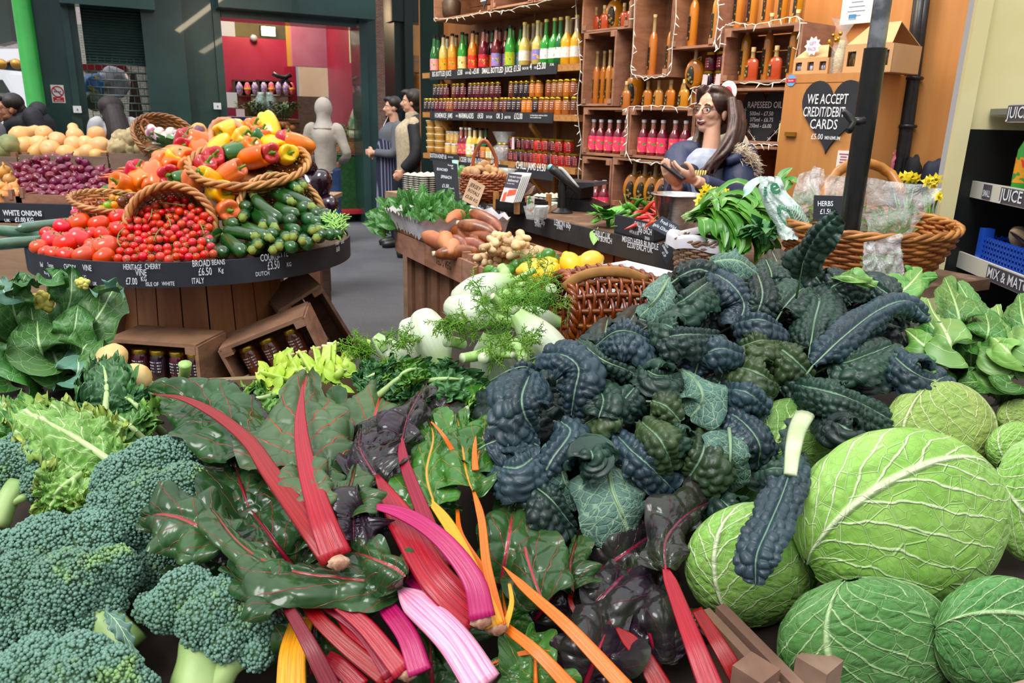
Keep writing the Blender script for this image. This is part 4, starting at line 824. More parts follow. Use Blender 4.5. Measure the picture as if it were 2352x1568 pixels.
# carton gift packs on the cabinet
M_KRAFT=M('kraft_pack','#cda273','#c29566',rough=.7,scale=5)
def pack(x0,x1,y0,o0,o1,nw,label,ink):
 s0,s1=ws(x0,160,o1)[0],ws(x1,160,o1)[0];z0=zc+.001;z1=ws((x0+x1)/2,y0,o1)[1];t=thing('carton_pack',label,'box',wp((s0+s1)/2,(o0+o1)/2,z0));mb=MB();w=(s1-s0)/nw
 # front wall with cut-out windows
 zw0,zw1=lerp(z0,z1,.25),lerp(z0,z1,.78)
 wbox(mb,s0,s1,o1-.003,o1,z0,zw0);wbox(mb,s0,s1,o1-.003,o1,zw1,z1)
 for i in range(nw+1):
  a=s0 if i==0 else s0+i*w-w*.24;b=s1 if i==nw else s0+i*w+w*.24;wbox(mb,a,b,o1-.003,o1,zw0,zw1)
 wbox(mb,s0,s0+.003,o0,o1,z0,z1);wbox(mb,s1-.003,s1,o0,o1,z0,z1);wbox(mb,s0,s1,o0,o0+.003,z0,z1);wbox(mb,s0,s1,o0,o1,z0,z0+.003)
 om=(o0+o1)/2;zr=z1+(z1-z0)*.8
 for oa in(o1,o0):mb.hexa([wp(s0+.01,oa,z1),wp(s1-.01,oa,z1),wp(s1-.05,om,zr),wp(s0+.05,om,zr)],[wp(s0+.01,oa,z1+.004),wp(s1-.01,oa,z1+.004),wp(s1-.05,om,zr+.004),wp(s0+.05,om,zr+.004)])
 mb.flat('carton',M_KRAFT,t)
 mb=MB()
 for i in range(nw):mb.lathe([(0,0),(w*.36,0),(w*.36,(z1-z0)*.7),(w*.25,(z1-z0)*.8),(0,(z1-z0)*.8)],12,Matrix.Translation(wp(s0+(i+.5)*w,o1-w*.45,z0+.004)))
 mb.build('contents',ink,t);return t,s0,s1,z1,zr
t,s0,s1,z1,zr=pack(1820,1902,134,-.02,.10,3,'three window carton pack with white star tag on the cabinet',scribm('pack_jars','#3a2a34','#c9d0e8'))
st=[(wp(s0+.10+(.045 if i%2==0 else.033)*math.cos(i*math.pi/10),.105,z1+.055+(.045 if i%2==0 else.033)*math.sin(i*math.pi/10)))for i in range(20)]
mb=MB();mb.add([tuple(q)for q in st]+[tuple(q-WN*.003)for q in st],[tuple(range(20)),tuple(range(20,40))[::-1]]+[(i,20+i,20+(i+1)%20,(i+1)%20)for i in range(20)]);mb.flat('star_tag',M_WHITE,t)
text('GIFT',t,wp(s0+.1,.106,z1+.06),WT,UP,.016,M('lilac_print','#b48ad0'),.8,.01,'CENTER');text('PACK',t,wp(s0+.1,.106,z1+.035),WT,UP,.016,M('lilac_print','#b48ad0'),.8,.01,'CENTER')
pack(1934,2046,102,-.16,.08,3,'larger carton pack of dark bottles behind the pole',scribm('pack_bottles','#3a2a14','#8a6a2a'))
s,z=ws(1924,168,.06);c=wp(s,.06,zc+.001);t=thing('gift_bottle','clear bagged bottle with gold curls between the carton packs','bottle',c);MB().lathe([(0,0),(.026,0),(.026,.09),(.014,.12),(.014,.15),(0,.15)],14,Matrix.Translation(c)).build('bottle',M('dressing','#d8cd9a',rough=.2),t)
MB().lathe([(.04,0),(.04,.12),(.014,.17),(.06,.25)],14,Matrix.Translation(c)).build('wrapper',cello(),t);mb=MB()
for i in range(7):mb.ball(c+WT*R_(-.04,.02)+UP*R_(.13,.19)+WN*.04,.010,5,7)
mb.build('ribbon_curls',M_GOLD,t)
# cable trunking, duster, aprons on the wall
mb=MB();q=[wp(*(lambda a:(a[0],OB+.05,a[1]))(ws(x,y,OB+.05)))for x,y in((2122,-30),(2108,80),(2096,180),(2082,290),(2066,400),(2055,520))]
for dx in(-.018,.012,.0):mb.tube([p+WT*dx+WN*(.0 if dx else.015)for p in q],.024,8)
t=thing('cable_bundle','thick black cable bundle clipped down the orange wall','cable',q[-1]);mb.build('cables',M_BLACK,t)
for i,k in enumerate((2,3)):MB().lathe([(.045,-.008),(.05,0),(.045,.008)],14,Matrix.Translation(q[k])).build('clip',M_BLACK,t)
s,z=ws(2037,372,OB+.07);c=wp(s,OB+.08,z);t=thing('feather_duster','fluffy pink duster hanging beside the black cables','duster',c);mb=MB();mb.ball(c,(.05,.05,.125),30,40,lambda d:1+.16*mnoise.noise(Vector(d)*7)+.12*mnoise.noise(Vector(d)*17));mb.build('fluff',M('pink_fluff','#e0506f','#ee88a0',rough=.9,scale=40,sheen=.6),t)
MB().tube([c+UP*.1,c+UP*.4],.008,6).build('handle',M_BLACK,t)
mb=MB();q=[wp(*(lambda a:(a[0],OB+.05,a[1]))(ws(x,y,OB+.05)))for x,y in((2030,262),(2018,330),(2008,420))];mb.tube(q,[.012,.03,.05],8);mb.ball(q[0]+UP*.01,.012,6,8);tag(mb.build('umbrella',M('navy_cloth','#1a2036',rough=.7)),'furled dark umbrella standing behind the pole','umbrella')
for i,(x,y,w)in enumerate(((2100,400,.04),(2150,410,.07))):
 s,z=ws(x,y,OB+.04);c=wp(s,OB+.06,z);mb=MB();mb.ball(c,(w,.04,.09),12,14,lambda d:1+.1*math.sin(8*d[0]));tag(mb.build('folded_apron',(M('apron_black','#15161a',rough=.8),M('navy_cloth','#1a2036'))[i]),['black and white apron end hanging on the orange wall','dark blue cloth bundle hanging beside the cold cabinet'][i],'cloth')
 # ---- counter
CA=PZ(1103,465,1.0);CB=PZ(1500,557,1.0);CT=(CB-CA).normalized();CN=Vector((CT.y,-CT.x,0)).normalized()
if CN.x>0:CN=-CN
def cp(s,o,z):return CA+CT*s+CN*o+UP*(z-1.0)
def cbox(mb,s0,s1,o0,o1,z0,z1):mb.hexa([cp(s0,o1,z0),cp(s1,o1,z0),cp(s1,o1,z1),cp(s0,o1,z1)][::-1],[cp(s0,o0,z0),cp(s1,o0,z0),cp(s1,o0,z1),cp(s0,o0,z1)][::-1]);return mb
CL0,CL1,CDEP=-.22,2.45,.56
t=thing('shop_counter','long brown plank shop counter with a black chalked edge','counter',cp(1,-.3,0));COUNTER=t
M_CTOP=wood('counter_top','#7a5a44','#5e4434',2.5,(3,9,9),.45,.2,0,'#a08a72');M_CPL=wood('counter_planks','#8a4f24','#693a18',1.6,(3,3,.7),.5,.2,0)
cbox(MB(),CL0,CL1,-CDEP,0,.965,1.0).flat('worktop',M_CTOP,t);cbox(MB(),CL0,CL1,0,.018,.915,1.002).flat('edge_board',M('edge_black','#2b2a2d','#3a352f',rough=.6,scale=9),t)
mb=MB();npl=15
for i in range(npl):
 a,b=lerp(CL0+.03,CL1-.03,i/npl),lerp(CL0+.03,CL1-.03,(i+1)/npl)-.006;cbox(mb,a,b,-.06+.006*(i%2),-.03+.006*(i%2),0,.965)
cbox(mb,CL0+.03,CL0+.05,-CDEP+.03,-.03,0,.965);mb.flat('front_planks',M_CPL,t)
def cs(x,y,o=.019):q=PL(x,y,CA+CN*o,CN);return(q-CA).dot(CT),q.z
def ctxt(s,x,y,h,sx=.7,t=None):a=cs(x,y);text(s,t or COUNTER,cp(a[0],.019,a[1]),CT,UP,h,M_PEN,sx,.008)
for s_,x,y,h in(('GB',1000+100,478,.02),('USA',1104,484,.022),('GINGER',1118,481,.022),('£5.00 KG',1120,488,.02),('FENNEL',1150,493,.024),('ITALY',1152,501,.022),('LIME 50p',1228,511,.026),('SPAIN',1229,519,.022),('LEMON 60p',1273,516,.028),('SPAIN',1279,525,.02),('GARLIC UK',1361,540,.026),('£2.00 BUNCH',1361,549,.024),('MIXED HERB BUNDLE',1429,554,.024),('£2.00 EACH UK',1441,567,.024)):ctxt(s_,x,y,h)
# ---- cold cabinet
fo=Vector((1.53,2.76,0));fd=Vector((-.13,-.99,0)).normalized();fi=Vector((.99,-.13,0)).normalized()
def gp(s,o,z):q=fo+fd*s+fi*o;return Vector((q.x,q.y,z))
def gbox(mb,s0,s1,o0,o1,z0,z1):mb.hexa([gp(s0,o0,z0),gp(s1,o0,z0),gp(s1,o0,z1),gp(s0,o0,z1)],[gp(s0,o1,z0),gp(s1,o1,z0),gp(s1,o1,z1),gp(s0,o1,z1)]);return mb
def gs(x,y,o=0.0):q=PL(x,y,fo+fi*o,fi);return(q-fo).dot(fd),q.z
t=thing('cold_cabinet','tall open fronted cold cabinet at the right edge of the shop','fridge',gp(.5,.2,0));FR=t
gbox(MB(),-.03,.015,-.02,.03,.3,2.4).flat('post',M('grey_profile','#b4b9bf',rough=.35),t);gbox(MB(),.015,.04,-.02,.03,.3,2.4).flat('post_trim',M_CREAM,t)
gbox(MB(),-.02,1.3,.52,.55,.2,2.4).flat('back_panel',M_CREAM,t);gbox(MB(),-.03,-.01,.03,.55,.2,1.45).flat('end_panel',M('cabinet_black','#1a1c1c',rough=.3),t);gbox(MB(),-.03,1.3,.0,.55,.2,.62).flat('base',M('cabinet_black','#1a1c1c'),t)
gbox(MB(),-.03,-.01,.03,.52,1.45,2.4).flat('end_liner',M_CREAM,t)
gbox(MB(),-.01,1.3,.50,.52,.62,1.44).flat('dark_liner',M('cabinet_black','#1a1c1c'),t)
M_FSH=M('shelf_grey','#8e918c',rough=.4,metal=.4)
gz=[gs(2300,250,.12)[1],gs(2290,430,.12)[1],gs(2260,600,.12)[1]]
for i,z in enumerate(gz):
 gbox(MB(),0,1.3,.10+.0*i,.50,z-.02,z).flat('shelf',M_FSH,t);s0=gs((2312,2256,2222)[i],300,.095)[0]
 gbox(MB(),s0,1.3,.090,.10,z-.045,z+.012).flat('price_strip',M('strip_white','#d8d5c8',rough=.4),t)
M_TAGB=M('tag_dark','#4a4754',rough=.6)
for i,(x0,y0,s_)in enumerate(((2318,244,'JUICE'),(2262,424,'SMALL'),(2302,432,'JUICE'),(2270,617,'MIX & MATCH'))):
 a,z=gs(x0,y0,.089);zz=gz[(0,1,1,2)[i]]-.04;w=(.2,.055,.2,.32)[i];gbox(MB(),a,a+w,.086,.0895,zz,zz+.048).flat('price_tag',M_TAGB,t);text(s_,t,gp(a+.008,.0855,zz+.009),fd,UP,(.036,.022,.038,.034)[i],M_PEN,(1.1,.6,1.1,1)[i],.012)
mb=MB();r_=random.Random(3)
jbm=[M('fr_green','#2c6a34',rough=.3),M('fr_dark','#23302a',rough=.3),M('fr_orange','#a8602a',rough=.3),M('fr_red','#7a2a3a',rough=.3)]
fb=Kind(bottle('chilled_bottle','x','bottle',[(0,0),(.03,0),(.03,.11),(.014,.15)],[(.014,.15),(.012,.18)],[(.014,.178),(.014,.192),(0,.192)],[(.0306,.02),(.0306,.09)],M_CAPB,LM['cream'],jbm[0],jbm[0]))
for sh,z in((1,gz[1]),):
 for i in range(8):fb.put(gp(.14+i*.085,.33,z+.001),(0,0,R_(0,6)),1.0,'dark chilled bottle at the back of the cold cabinet, %s from the post'%ORD[i],'chilled bottles',{'glass_body':jbm[i%4],'neck':jbm[i%4],'paper_label':LM[('orange','lime','red','cream')[i%4]]})
fb.put(gp(gs(2348,400,.14)[0],.15,gz[1]+.001),None,1.15,'bright green chilled bottle standing forward at the picture edge','chilled bottles',{'glass_body':M('fr_bright','#3da03a',rough=.2),'paper_label':LM['amber']});fb.done()
s0=gs(2245,560,.10)[0];zc_=gz[2]+.002;t=thing('blue_crate','bright blue vented plastic crate holding large mushrooms','crate',gp(s0+.2,.28,zc_));mb=MB();M_BLUE=M('blue_plastic','#1d54c4',rough=.35)
a0,a1,b0,b1,hh=s0,s0+.45,.105,.45,.085
gbox(mb,a0,a1,b0,b1,zc_,zc_+.006)
for k in range(5):gbox(mb,a0,a1,b0,b0+.008,zc_+.004+k*.017,zc_+.012+k*.017);gbox(mb,a0,a1,b1-.008,b1,zc_+.004+k*.017,zc_+.012+k*.017);gbox(mb,a0,a0+.008,b0,b1,zc_+.004+k*.017,zc_+.012+k*.017)
for k in range(22):gbox(mb,a0+k*.0213,a0+k*.0213+.006,b0,b0+.008,zc_,zc_+hh)
for k in range(16):gbox(mb,a0,a0+.008,b0+k*.022,b0+k*.022+.006,zc_,zc_+hh)
gbox(mb,a0-.005,a0+.03,b0-.004,b0+.03,zc_,zc_+hh+.025);mb.flat('crate_body',M_BLUE,t)
M_MUSH=M('mushroom_cap','#c2ab8a','#a58a66',rough=.7,scale=14);M_GILL=M('mushroom_gill','#4a3426',rough=.9)
for i,(s,o,dz,r,tilt)in enumerate(((s0+.08,.2,.09,.045,1.0),(s0+.16,.17,.10,.05,.6),(s0+.17,.26,.14,.06,-.3),(s0+.25,.2,.10,.055,.4),(s0+.27,.30,.13,.055,-.2))):
 t=thing('field_mushroom','large flat mushroom in the blue crate, %s from the post'%ORD[i],'mushroom',gp(s,o,zc_+dz),'mushrooms in the blue crate',(tilt,.4*tilt,i))
 MB().lathe([(0,.012),(r*.5,.014),(r*.92,.004),(r,-.008),(r*.9,-.012),(r*.8,-.004)],20).build('cap',M_MUSH,t,world=False);MB().lathe([(r*.82,-.005),(r*.3,.004),(0,.005)],20).build('gills',M_GILL,t,world=False)
t=None
# ================================================================ produce prototypes
def kind1(name,label,cat,parts):
 t=thing(name,label,cat)
 for n,mb,m in parts:mb.build(n,m,t)
 return Kind(t)
def veg(name,c1,c2,sc=6,rough=.22,jit=.25,hj=.02,bump=0,coat=.3,lo=.4,hi=.7,stretch=(1,1,1),bs=None):return M(name,c1,c2,rough=rough,scale=sc,jit=jit,hjit=hj,bump=bump,coat=coat,lo=lo,hi=hi,stretch=stretch,bscale=bs)
M_PEP={'Y':veg('pepper_yellow','#f5bd10','#f3c92a'),'O':veg('pepper_orange','#ee7410','#f08a18'),'R':veg('pepper_red','#bb1524','#cc2132'),'G':veg('pepper_green','#28601f','#3a7a2a',jit=.3)}
M_STEM=M('pepper_stem','#6f9a34','#4d7a24',rough=.5,scale=30);M_VINE=M('tomato_vine','#6f7f35','#8c8a4a',rough=.7,scale=30)
def pepper_mb(seed,lob=4):
 r=random.Random(seed);ph=r.uniform(0,6);mb=MB();n,m=18,36;V=np.zeros((n,m,3))
 prof=[(0.02,.030),(.16,.042),(.34,.052),(.43,.040),(.48,.010),(.475,-.02),(.44,-.05),(.38,-.075),(.28,-.092),(.16,-.095),(.05,-.086),(.0,-.082)]
 pr=spline(prof,n)
 for i in range(n):
  for j in range(m):
   a=2*math.pi*j/m;k=1+.13*(abs(math.cos(lob*a/2+ph))**.6-.6)*(1 if 1<i<n-1 else.3)+.04*math.sin(a+ph)
   dz=.012*abs(math.cos(lob*a/2+ph))*(1 if i<6 else-1.4);R=pr[i][0]*.105*k;V[i,j]=(R*math.cos(a),R*math.sin(a),pr[i][1]+dz*(pr[i][0]/.48))
 mb.grid(V[::-1],cv=True);return mb
def pepper_stem():
 mb=MB();mb.lathe([(0,.026),(.016,.030),(.018,.036),(.010,.044),(.007,.05)],12);mb.tube(sp3([(0,0,.046),(.002,0,.06),(.010,0,.076)],5),[.007,.0065,.006,.006,.0075],8);return mb
PEP=[kind1('bell_pepper','x','pepper',(('flesh',pepper_mb(i,3+i%2),M_PEP['O']),('stem',pepper_stem(),M_STEM)))for i in range(3)]
def TB(x,y,dd=0.0):return P(x,y,2.75+(600-y)*.00258+dd)
def aim(v,up=(0,0,1),axis='Z'):return Vector(v).to_track_quat(axis,'Y' if axis!='Y' else 'X').to_euler()
# ---- round table
TC=Vector((-1.38,3.3,0));TRAD,TZ=.64,.92
t=thing('round_table','round black rimmed produce table standing on a plank barrel','table',TC);RT=t
MB().lathe([(0,TZ-.03),(TRAD,TZ-.03),(TRAD,TZ-.012),(0,TZ-.012)],64,Matrix.Translation(TC)).build('tabletop',wood('table_old','#6a4a34','#4f3626'),t,sharp=40)
MB().lathe([(TRAD,TZ-.085),(TRAD+.008,TZ-.085),(TRAD+.008,TZ+.006),(TRAD,TZ+.006)],96,Matrix.Translation(TC)).build('rim_band',M('rim_black','#23252b','#30323a',rough=.6,scale=5),t,sharp=40)
M_STAVE=wood('barrel_stave','#b87a4a','#8f5730',1.6,(5,5,.8),.55,.25,0,'#a8805a',4)
mb=MB();ns=22
for i in range(ns):
 a0,a1=2*math.pi*i/ns+.008,2*math.pi*(i+1)/ns-.008
 prof=[(.335,0),(.355,.2),(.362,.4),(.352,.62),(.335,TZ-.03)]
 A=[[tuple(TC+Vector((r*math.cos(a),r*math.sin(a),z)))for a in np.linspace(a0,a1,4)]for r,z in prof];B=[[tuple(TC+Vector(((r-.02)*math.cos(a),(r-.02)*math.sin(a),z)))for a in(a1,a0)]for r,z in prof]
 mb.grid(np.concatenate([np.array(A),np.array(B)],1),cv=True)
mb.flat('barrel_staves',M_STAVE,t)
def rim(x,y):
 o=Vector((0,0,EYE));v=ray(x,y);ox,oy=o.x-TC.x,o.y-TC.y;R=TRAD+.009;a=v.x**2+v.y**2;b=ox*v.x+oy*v.y;c=ox*ox+oy*oy-R*R
 d=(-b-math.sqrt(max(0,b*b-a*c)))/a;p=o+v*d;n=(p-TC);n.z=0;n.normalize();return p,Vector((-n.y,n.x,0)),n
for s,x,y,h,sx in(('Beef',96,611,.02,.6),('Tomato',113,612,.018,.6),('6/2 kg',105,628,.022,.6),('CHERRY',150,617,.022,.7),('VINE',193,620,.024,.7),('UK',216,654,.014,.8),('£.00 KG',176,640,.02,.7),('HERITAGE',285,618,.022,.62),('CHERRY',334,617,.022,.62),('VINE',313,632,.026,.66),('£7.00',291,652,.028,.62),('KG',325,645,.02,.7),('ISLE OF',336,656,.016,.8),('WHITE',373,655,.016,.8),('BROAD',442,612,.027,.62),('BEANS',486,608,.022,.66),('£6.50',456,632,.032,.6),('Kg',501,625,.02,.8),('ITALY',441,651,.024,.62),('COURG',597,600,.03,.62),('ETTE',637,591,.03,.62),('£3.50',613,619,.036,.58),('KG',657,612,.018,.8),('DUTCH',586,634,.018,.8),('BOBBY',768,563,.016,.66),('BEANS',781,560,.016,.66),('£6.00',770,578,.022,.6)):
 p,tg,n=rim(x,y);text(s,RT,p,tg,UP,h*.92,M_PEN,sx*.84,.004,lift=.005)
 # ---- wicker baskets
def wicker(name,label,c,axis,prof,ns=26,nr=16,sr=.006,amp=.006,mats=(None,None),handle=None,rimr=.011,xdir=None,ell=1.0,bottom=True,stake_r=.004,group=None,cat='basket'):
 """prof: (radius, height along the axis) from base to mouth"""
 t=thing(name,label,cat,c,group);A=Vector(axis).normalized();X=(Vector(xdir)if xdir else A.orthogonal());X=(X-A*X.dot(A)).normalized();Y=A.cross(X);c=Vector(c);ma,mb_=mats
 pr=spline(prof,nr)
 def pt(r,h,a):return c+A*h+X*(r*math.cos(a))+Y*(r*ell*math.sin(a))
 mb=MB();m=ns*4
 for i in range(nr):
  r,h=pr[i];L=[pt(r+amp*math.cos(ns/2*a+(math.pi if i%2 else 0)),h,a)for a in np.linspace(0,2*math.pi,m+1)];mb.tube(L,sr*R_(.85,1.15),5,cap=False)
 mb.build('weave',ma,t)
 mb=MB()
 for k in range(ns):
  a=2*math.pi*k/ns;mb.tube([pt(r,h,a)for r,h in pr[::2]+[pr[-1]]],stake_r,5,cap=False)
 mb.build('stakes',ma,t)
 r,h=pr[-1];mb=MB()
 for q in range(3):
  L=[pt(r+rimr*.7*math.cos(10*a+q*2.09),h+rimr*.7*math.sin(10*a+q*2.09),a)for a in np.linspace(0,2*math.pi,90)];mb.tube(L,rimr*.62,6,cap=False)
 mb.build('rim',mb_ or ma,t)
 if bottom:
  r,h=pr[0];mb=MB();mb.add([tuple(c+A*h)]+[tuple(pt(r,h,a))for a in np.linspace(0,2*math.pi,33)],[(0,i,i+1)for i in range(1,33)]);mb.build('base',ma,t)
 if handle:
  for hd in handle:mb=MB();mb.tube(sp3(hd[0],24),hd[1],8,fn=lambda a,tt:(math.cos(a)*(1+.12*math.sin(60*tt+a)),math.sin(a)*(1+.12*math.sin(60*tt+a))));mb.build('handle',mb_ or ma,t)
 return t
toC=(Vector((0,0,EYE))-TB(400,500)).normalized()
c=TB(392,522,.08);ax=(toC+Vector((-.25,0,.15))).normalized()
wicker('wicker_basket','wicker basket tipped on its side spilling cherry tomatoes',c-ax*.22,ax,[(.12,0),(.145,.06),(.16,.14),(.168,.22)],26,22,.006,.006,(M_WICK,M_WICKL),rimr=.014)
c2=TB(648,488,.16);ax2=(toC+Vector((.1,0,.5))).normalized()
wicker('wicker_basket','wicker basket tipped on its side spilling courgettes',c2-ax2*.2,ax2,[(.12,0),(.15,.08),(.172,.2)],24,18,.006,.006,(M_WICKL,M_WICKL),rimr=.012)
c3=TB(572,372,-.02);ax3=Vector((.05,-.35,1)).normalized()
wicker('wicker_basket','round wicker basket heaped with mixed bell peppers',c3-ax3*.10,ax3,[(.17,0),(.215,.05),(.25,.10)],30,10,.007,.006,(M_WICK,M_WICKL),rimr=.014,handle=[([TB(484,330),TB(486,295),TB(505,277),TB(535,280),TB(560,300),TB(566,330)],.016)])
wicker('wicker_tray','shallow pale wicker tray of small heirloom tomatoes',TB(255,476,.05)-UP*.02,(.25,-.3,1),[(.10,0),(.13,.03),(.15,.05)],24,6,.006,.005,(M_WICKL,M_WICKL),rimr=.01,ell=.6,xdir=(1,.35,.1))
# ---- peppers
PN={'Y':'yellow','O':'orange','R':'red','G':'green'}
pl=[(715,260,'Y',-.6,-.3),(890,360,'Y',.2,.5),(1095,370,'G',-.7,.5),(1035,270,'O',0,.7),(1215,260,'Y',.2,-.9),(1500,395,'O',-.9,.2),(1275,440,'Y',.6,-.4),(610,480,'Y',-.4,-.5),(830,520,'G',-.9,-.2),(1050,555,'O',.9,.2),(1225,520,'R',0,0),(1425,530,'Y',.1,.1),(430,500,'O',.3,-.6),(400,400,'O',-.9,.3),(220,450,'R',-.1,.1),(230,372,'R',.2,.8),(170,570,'O',.8,-.2),(280,690,'O',-.1,0),(40,640,'O',.5,-.5),(50,790,'R',-.1,.05),(450,720,'R',.3,.8),(220,840,'G',-.8,-.1),(770,740,'O',.9,.5),(510,820,'Y',-.6,.4),(660,970,'Y',.3,-.05),(730,1185,'O',.05,0),(990,480,'O',.2,.7),(560,600,'R',.1,.5)]
pl=[(380+x/5.057,250+y/5.057,c,a,b)for x,y,c,a,b in pl]+[(328,417,'O',.4,-.4),(288,428,'O',-.6,.3),(314,400,'R',.2,.8),(352,416,'O',0,-.8),(375,376,'O',.5,.3),(400,372,'Y',.3,.8),(440,420,'O',.3,.8),(600,318,'O',.1,.9),(655,330,'R',.1,.9)]
PW=['at the very back rim of the round basket','with a curled green stem in the round basket','hanging over the dark gap in the round basket','half hidden at the back of the round basket','standing tallest in the round basket','at the rim end nearest the hooded shopper','next to the hooded shopper end of the basket','lying stem down at the front of the round basket','lying stem towards the wide yellow one','lying lengthwise along the basket rim','showing its stem at the basket rim','smallest at the basket rim, stem showing','behind the first wide yellow one','next to the celeriac side of the basket','showing its stem above the loose heap','peeping up behind another red one','on top of the loose heap beside the basket','showing a dark stem below the basket rim','in the loose heap above the tipped basket','stem outward above the tomato basket rim','peeping between two big ones below the rim','low between baskets, mostly hidden','leaning stem up against the round basket','wedged between the two tipped baskets','stem outward between the two tipped baskets','stem outward lowest, touching the courgettes','deep inside the round basket','deep under the rim of the basket','in the loose heap nearest the red onions, upper','furthest towards the red onions','behind the loose heap near the carrots','low in the loose heap near the onions','at the top of the loose heap','behind the top of the loose heap','below the round basket rim','behind the top row in the round basket','behind the top row near the shopper']
for i,(x,y,c,a,b)in enumerate(pl):
 p=TB(x,y,.04);d=toC*(1.0-.6*(a*a+b*b))+_R*a+_U*b;K=PEP[i%3]
 K.put(p,aim(d),R_(.9,1.05)*(.9 if i in(11,14,15)else 1.0),'%s bell pepper %s'%(PN[c],PW[i]),'bell peppers on the round table',{'flesh':M_PEP[c]})
for K in PEP:K.done()
# ---- tomatoes
M_TOM=veg('tomato_red','#dc2806','#e4390c',jit=.18,rough=.2,coat=.25);M_CHER=veg('cherry_red','#d61c04','#e4340c',jit=.25,hj=.02,rough=.18,coat=.25)
def calyx(r,z,n=5,w=.18):
 mb=MB()
 for i in range(n):
  a=2*math.pi*i/n;d=Vector((math.cos(a),math.sin(a),0));sd=Vector((-d.y,d.x,0));mb.add([tuple(q)for q in(Vector((0,0,z)),d*r*.5+sd*r*w+UP*(z+.001),d*r+UP*(z+r*.12),d*r*.5-sd*r*w+UP*(z+.001))],[(0,1,2,3),(3,2,1,0)])
 mb.tube([(0,0,z),(r*.1,0,z+r*.5)],r*.1,5);return mb
def tom_mb():mb=MB();mb.ball((0,0,0),(.043,.043,.036),16,24,lambda d:(1+.035*math.cos(5*math.atan2(d[1],d[0]))*(1-abs(d[2]))-.12*max(0,d[2]-.86)/.14));return mb
bt=kind1('beef_tomato','x','tomato',(('flesh',tom_mb(),M_TOM),('calyx',calyx(.02,.031),M_VINE)))
def pu(s,x0,y0,sc):return lambda x,y:(x0+x/sc,y0+y/sc)
q3=pu(0,60,420,5.113)
for i,(x,y,r)in enumerate(((445,515,110),(620,465,125),(862,480,120),(1085,405,110),(1090,545,105),(910,610,105),(265,600,90),(315,665,110),(475,705,140),(640,650,135),(760,600,90),(930,745,140),(150,750,95),(230,805,75),(335,830,90),(480,850,100),(680,850,120),(760,790,90),(915,870,115),(770,720,80))):
 X,Y=q3(x,y);bt.put(TB(X,Y,.02),aim(Vector((R_(-.6,.6),R_(-.5,.2),.8))),r/118*.98,'large red beef tomato piled at the cucumber end of the round table','beef tomatoes on the round table')
ch=kind1('cherry_tomato','x','tomato',(('flesh',(lambda m:(m.ball((0,0,0),.0165,10,14),m)[1])(MB()),M_CHER),('calyx',calyx(.011,.0158,5,.12),M_VINE)))
def inpoly(x,y,pts):
 c=False;n=len(pts)
 for i in range(n):
  (x1,y1),(x2,y2)=pts[i],pts[i-1]
  if(y1>y)!=(y2>y)and x<(x2-x1)*(y-y1)/(y2-y1)+x1:c=not c
 return c
poly=[(1190,400),(1290,400),(1430,310),(1600,215),(1780,170),(1910,205),(1990,290),(2150,360),(2190,480),(2170,620),(2210,800),(2215,870),(1700,900),(1050,925),(1070,780),(1050,640),(1190,500)]
pts=[];rr=random.Random(5)
for md in(84,70):
 for _ in range(2600):
  x,y=rr.uniform(1040,2220),rr.uniform(160,930)
  if inpoly(x,y,poly)and all((x-a)**2+(y-b)**2>(md if k==md else 62)**2 for a,b,k in pts):pts.append((x,y,md))
for x,y,k in pts:
 X,Y=q3(x,y);ch.put(TB(X,Y,.015 if k==84 else.045),aim(Vector((rr.uniform(-1,1),rr.uniform(-1,.5),rr.uniform(-.2,1)))),rr.uniform(.9,1.08),'small red cherry tomato spilling from the tipped wicker basket','cherry tomatoes from the tipped basket')
for i,L in enumerate(([(1640,370),(1680,430),(1700,510)],[(1580,530),(1530,600),(1500,680)],[(1560,230),(1650,240),(1770,250),(1840,265)],[(1150,530),(1090,590),(1075,680),(1110,745)],[(2030,470),(2060,510),(2090,600)],[(1480,300),(1470,380),(1440,430)])):
 P3=sp3([TB(*q3(x,y),-.012)for x,y in L],10);mb=MB();mb.tube(P3,.0022,5)
 for k in(2,4,6,8):mb.tube([P3[k],P3[k]+_R*R_(-.02,.02)+_U*R_(-.012,.004)+toC*.004],.0016,4)
 tag(mb.build('vine_stem',M_VINE),'dry green vine stem lying on the cherry tomatoes, %s of six'%ORD[i],'stem','vine stems on the cherry tomatoes')
M_HEIR=[veg('heir_orange','#ee9414','#f0a52a'),veg('heir_dark','#7a2a1c','#5a2a1e'),veg('heir_green','#86b32a','#9ac03a'),veg('heir_red','#c84028','#d85a30')]
for i,(x,y,m_,s)in enumerate(((1065,1163,0,1.25),(1135,1180,0,1.1),(1215,1155,0,1.1),(1290,1113,2,1.2),(1205,1095,1,1.2),(1365,1020,0,1.3),(1455,1060,1,1.2),(1430,1030,0,1.1),(1545,970,0,1.3),(1570,1010,1,1.1),(1450,980,3,1.1),(1370,1100,0,1.0),(1240,1080,3,1.0),(1330,1368,0,1.2))):
 ch.put(TB(x/5.2275,260+y/5.2275,.05),aim(Vector((R_(-1,1),R_(-1,0),.5))),s*1.0,'%s heirloom tomato in the shallow pale tray, %s from its lower end'%(['orange','dark brownish','green','dull red'][m_],ORD[i]),'heirloom tomatoes in the tray',{'flesh':M_HEIR[m_]})
ch.done()
M_RAD=veg('radish','#d8203f','#e23a58',rough=.35);rad=kind1('radish','x','radish',(('root',(lambda m:(m.ball((0,0,0),.017,10,12),m.tube(sp3([(0,0,-.015),(.004,0,-.03),(.015,0,-.06)],5),[.005,.003,.002,.001,.0005],5),m)[2])(MB()),M_RAD),))
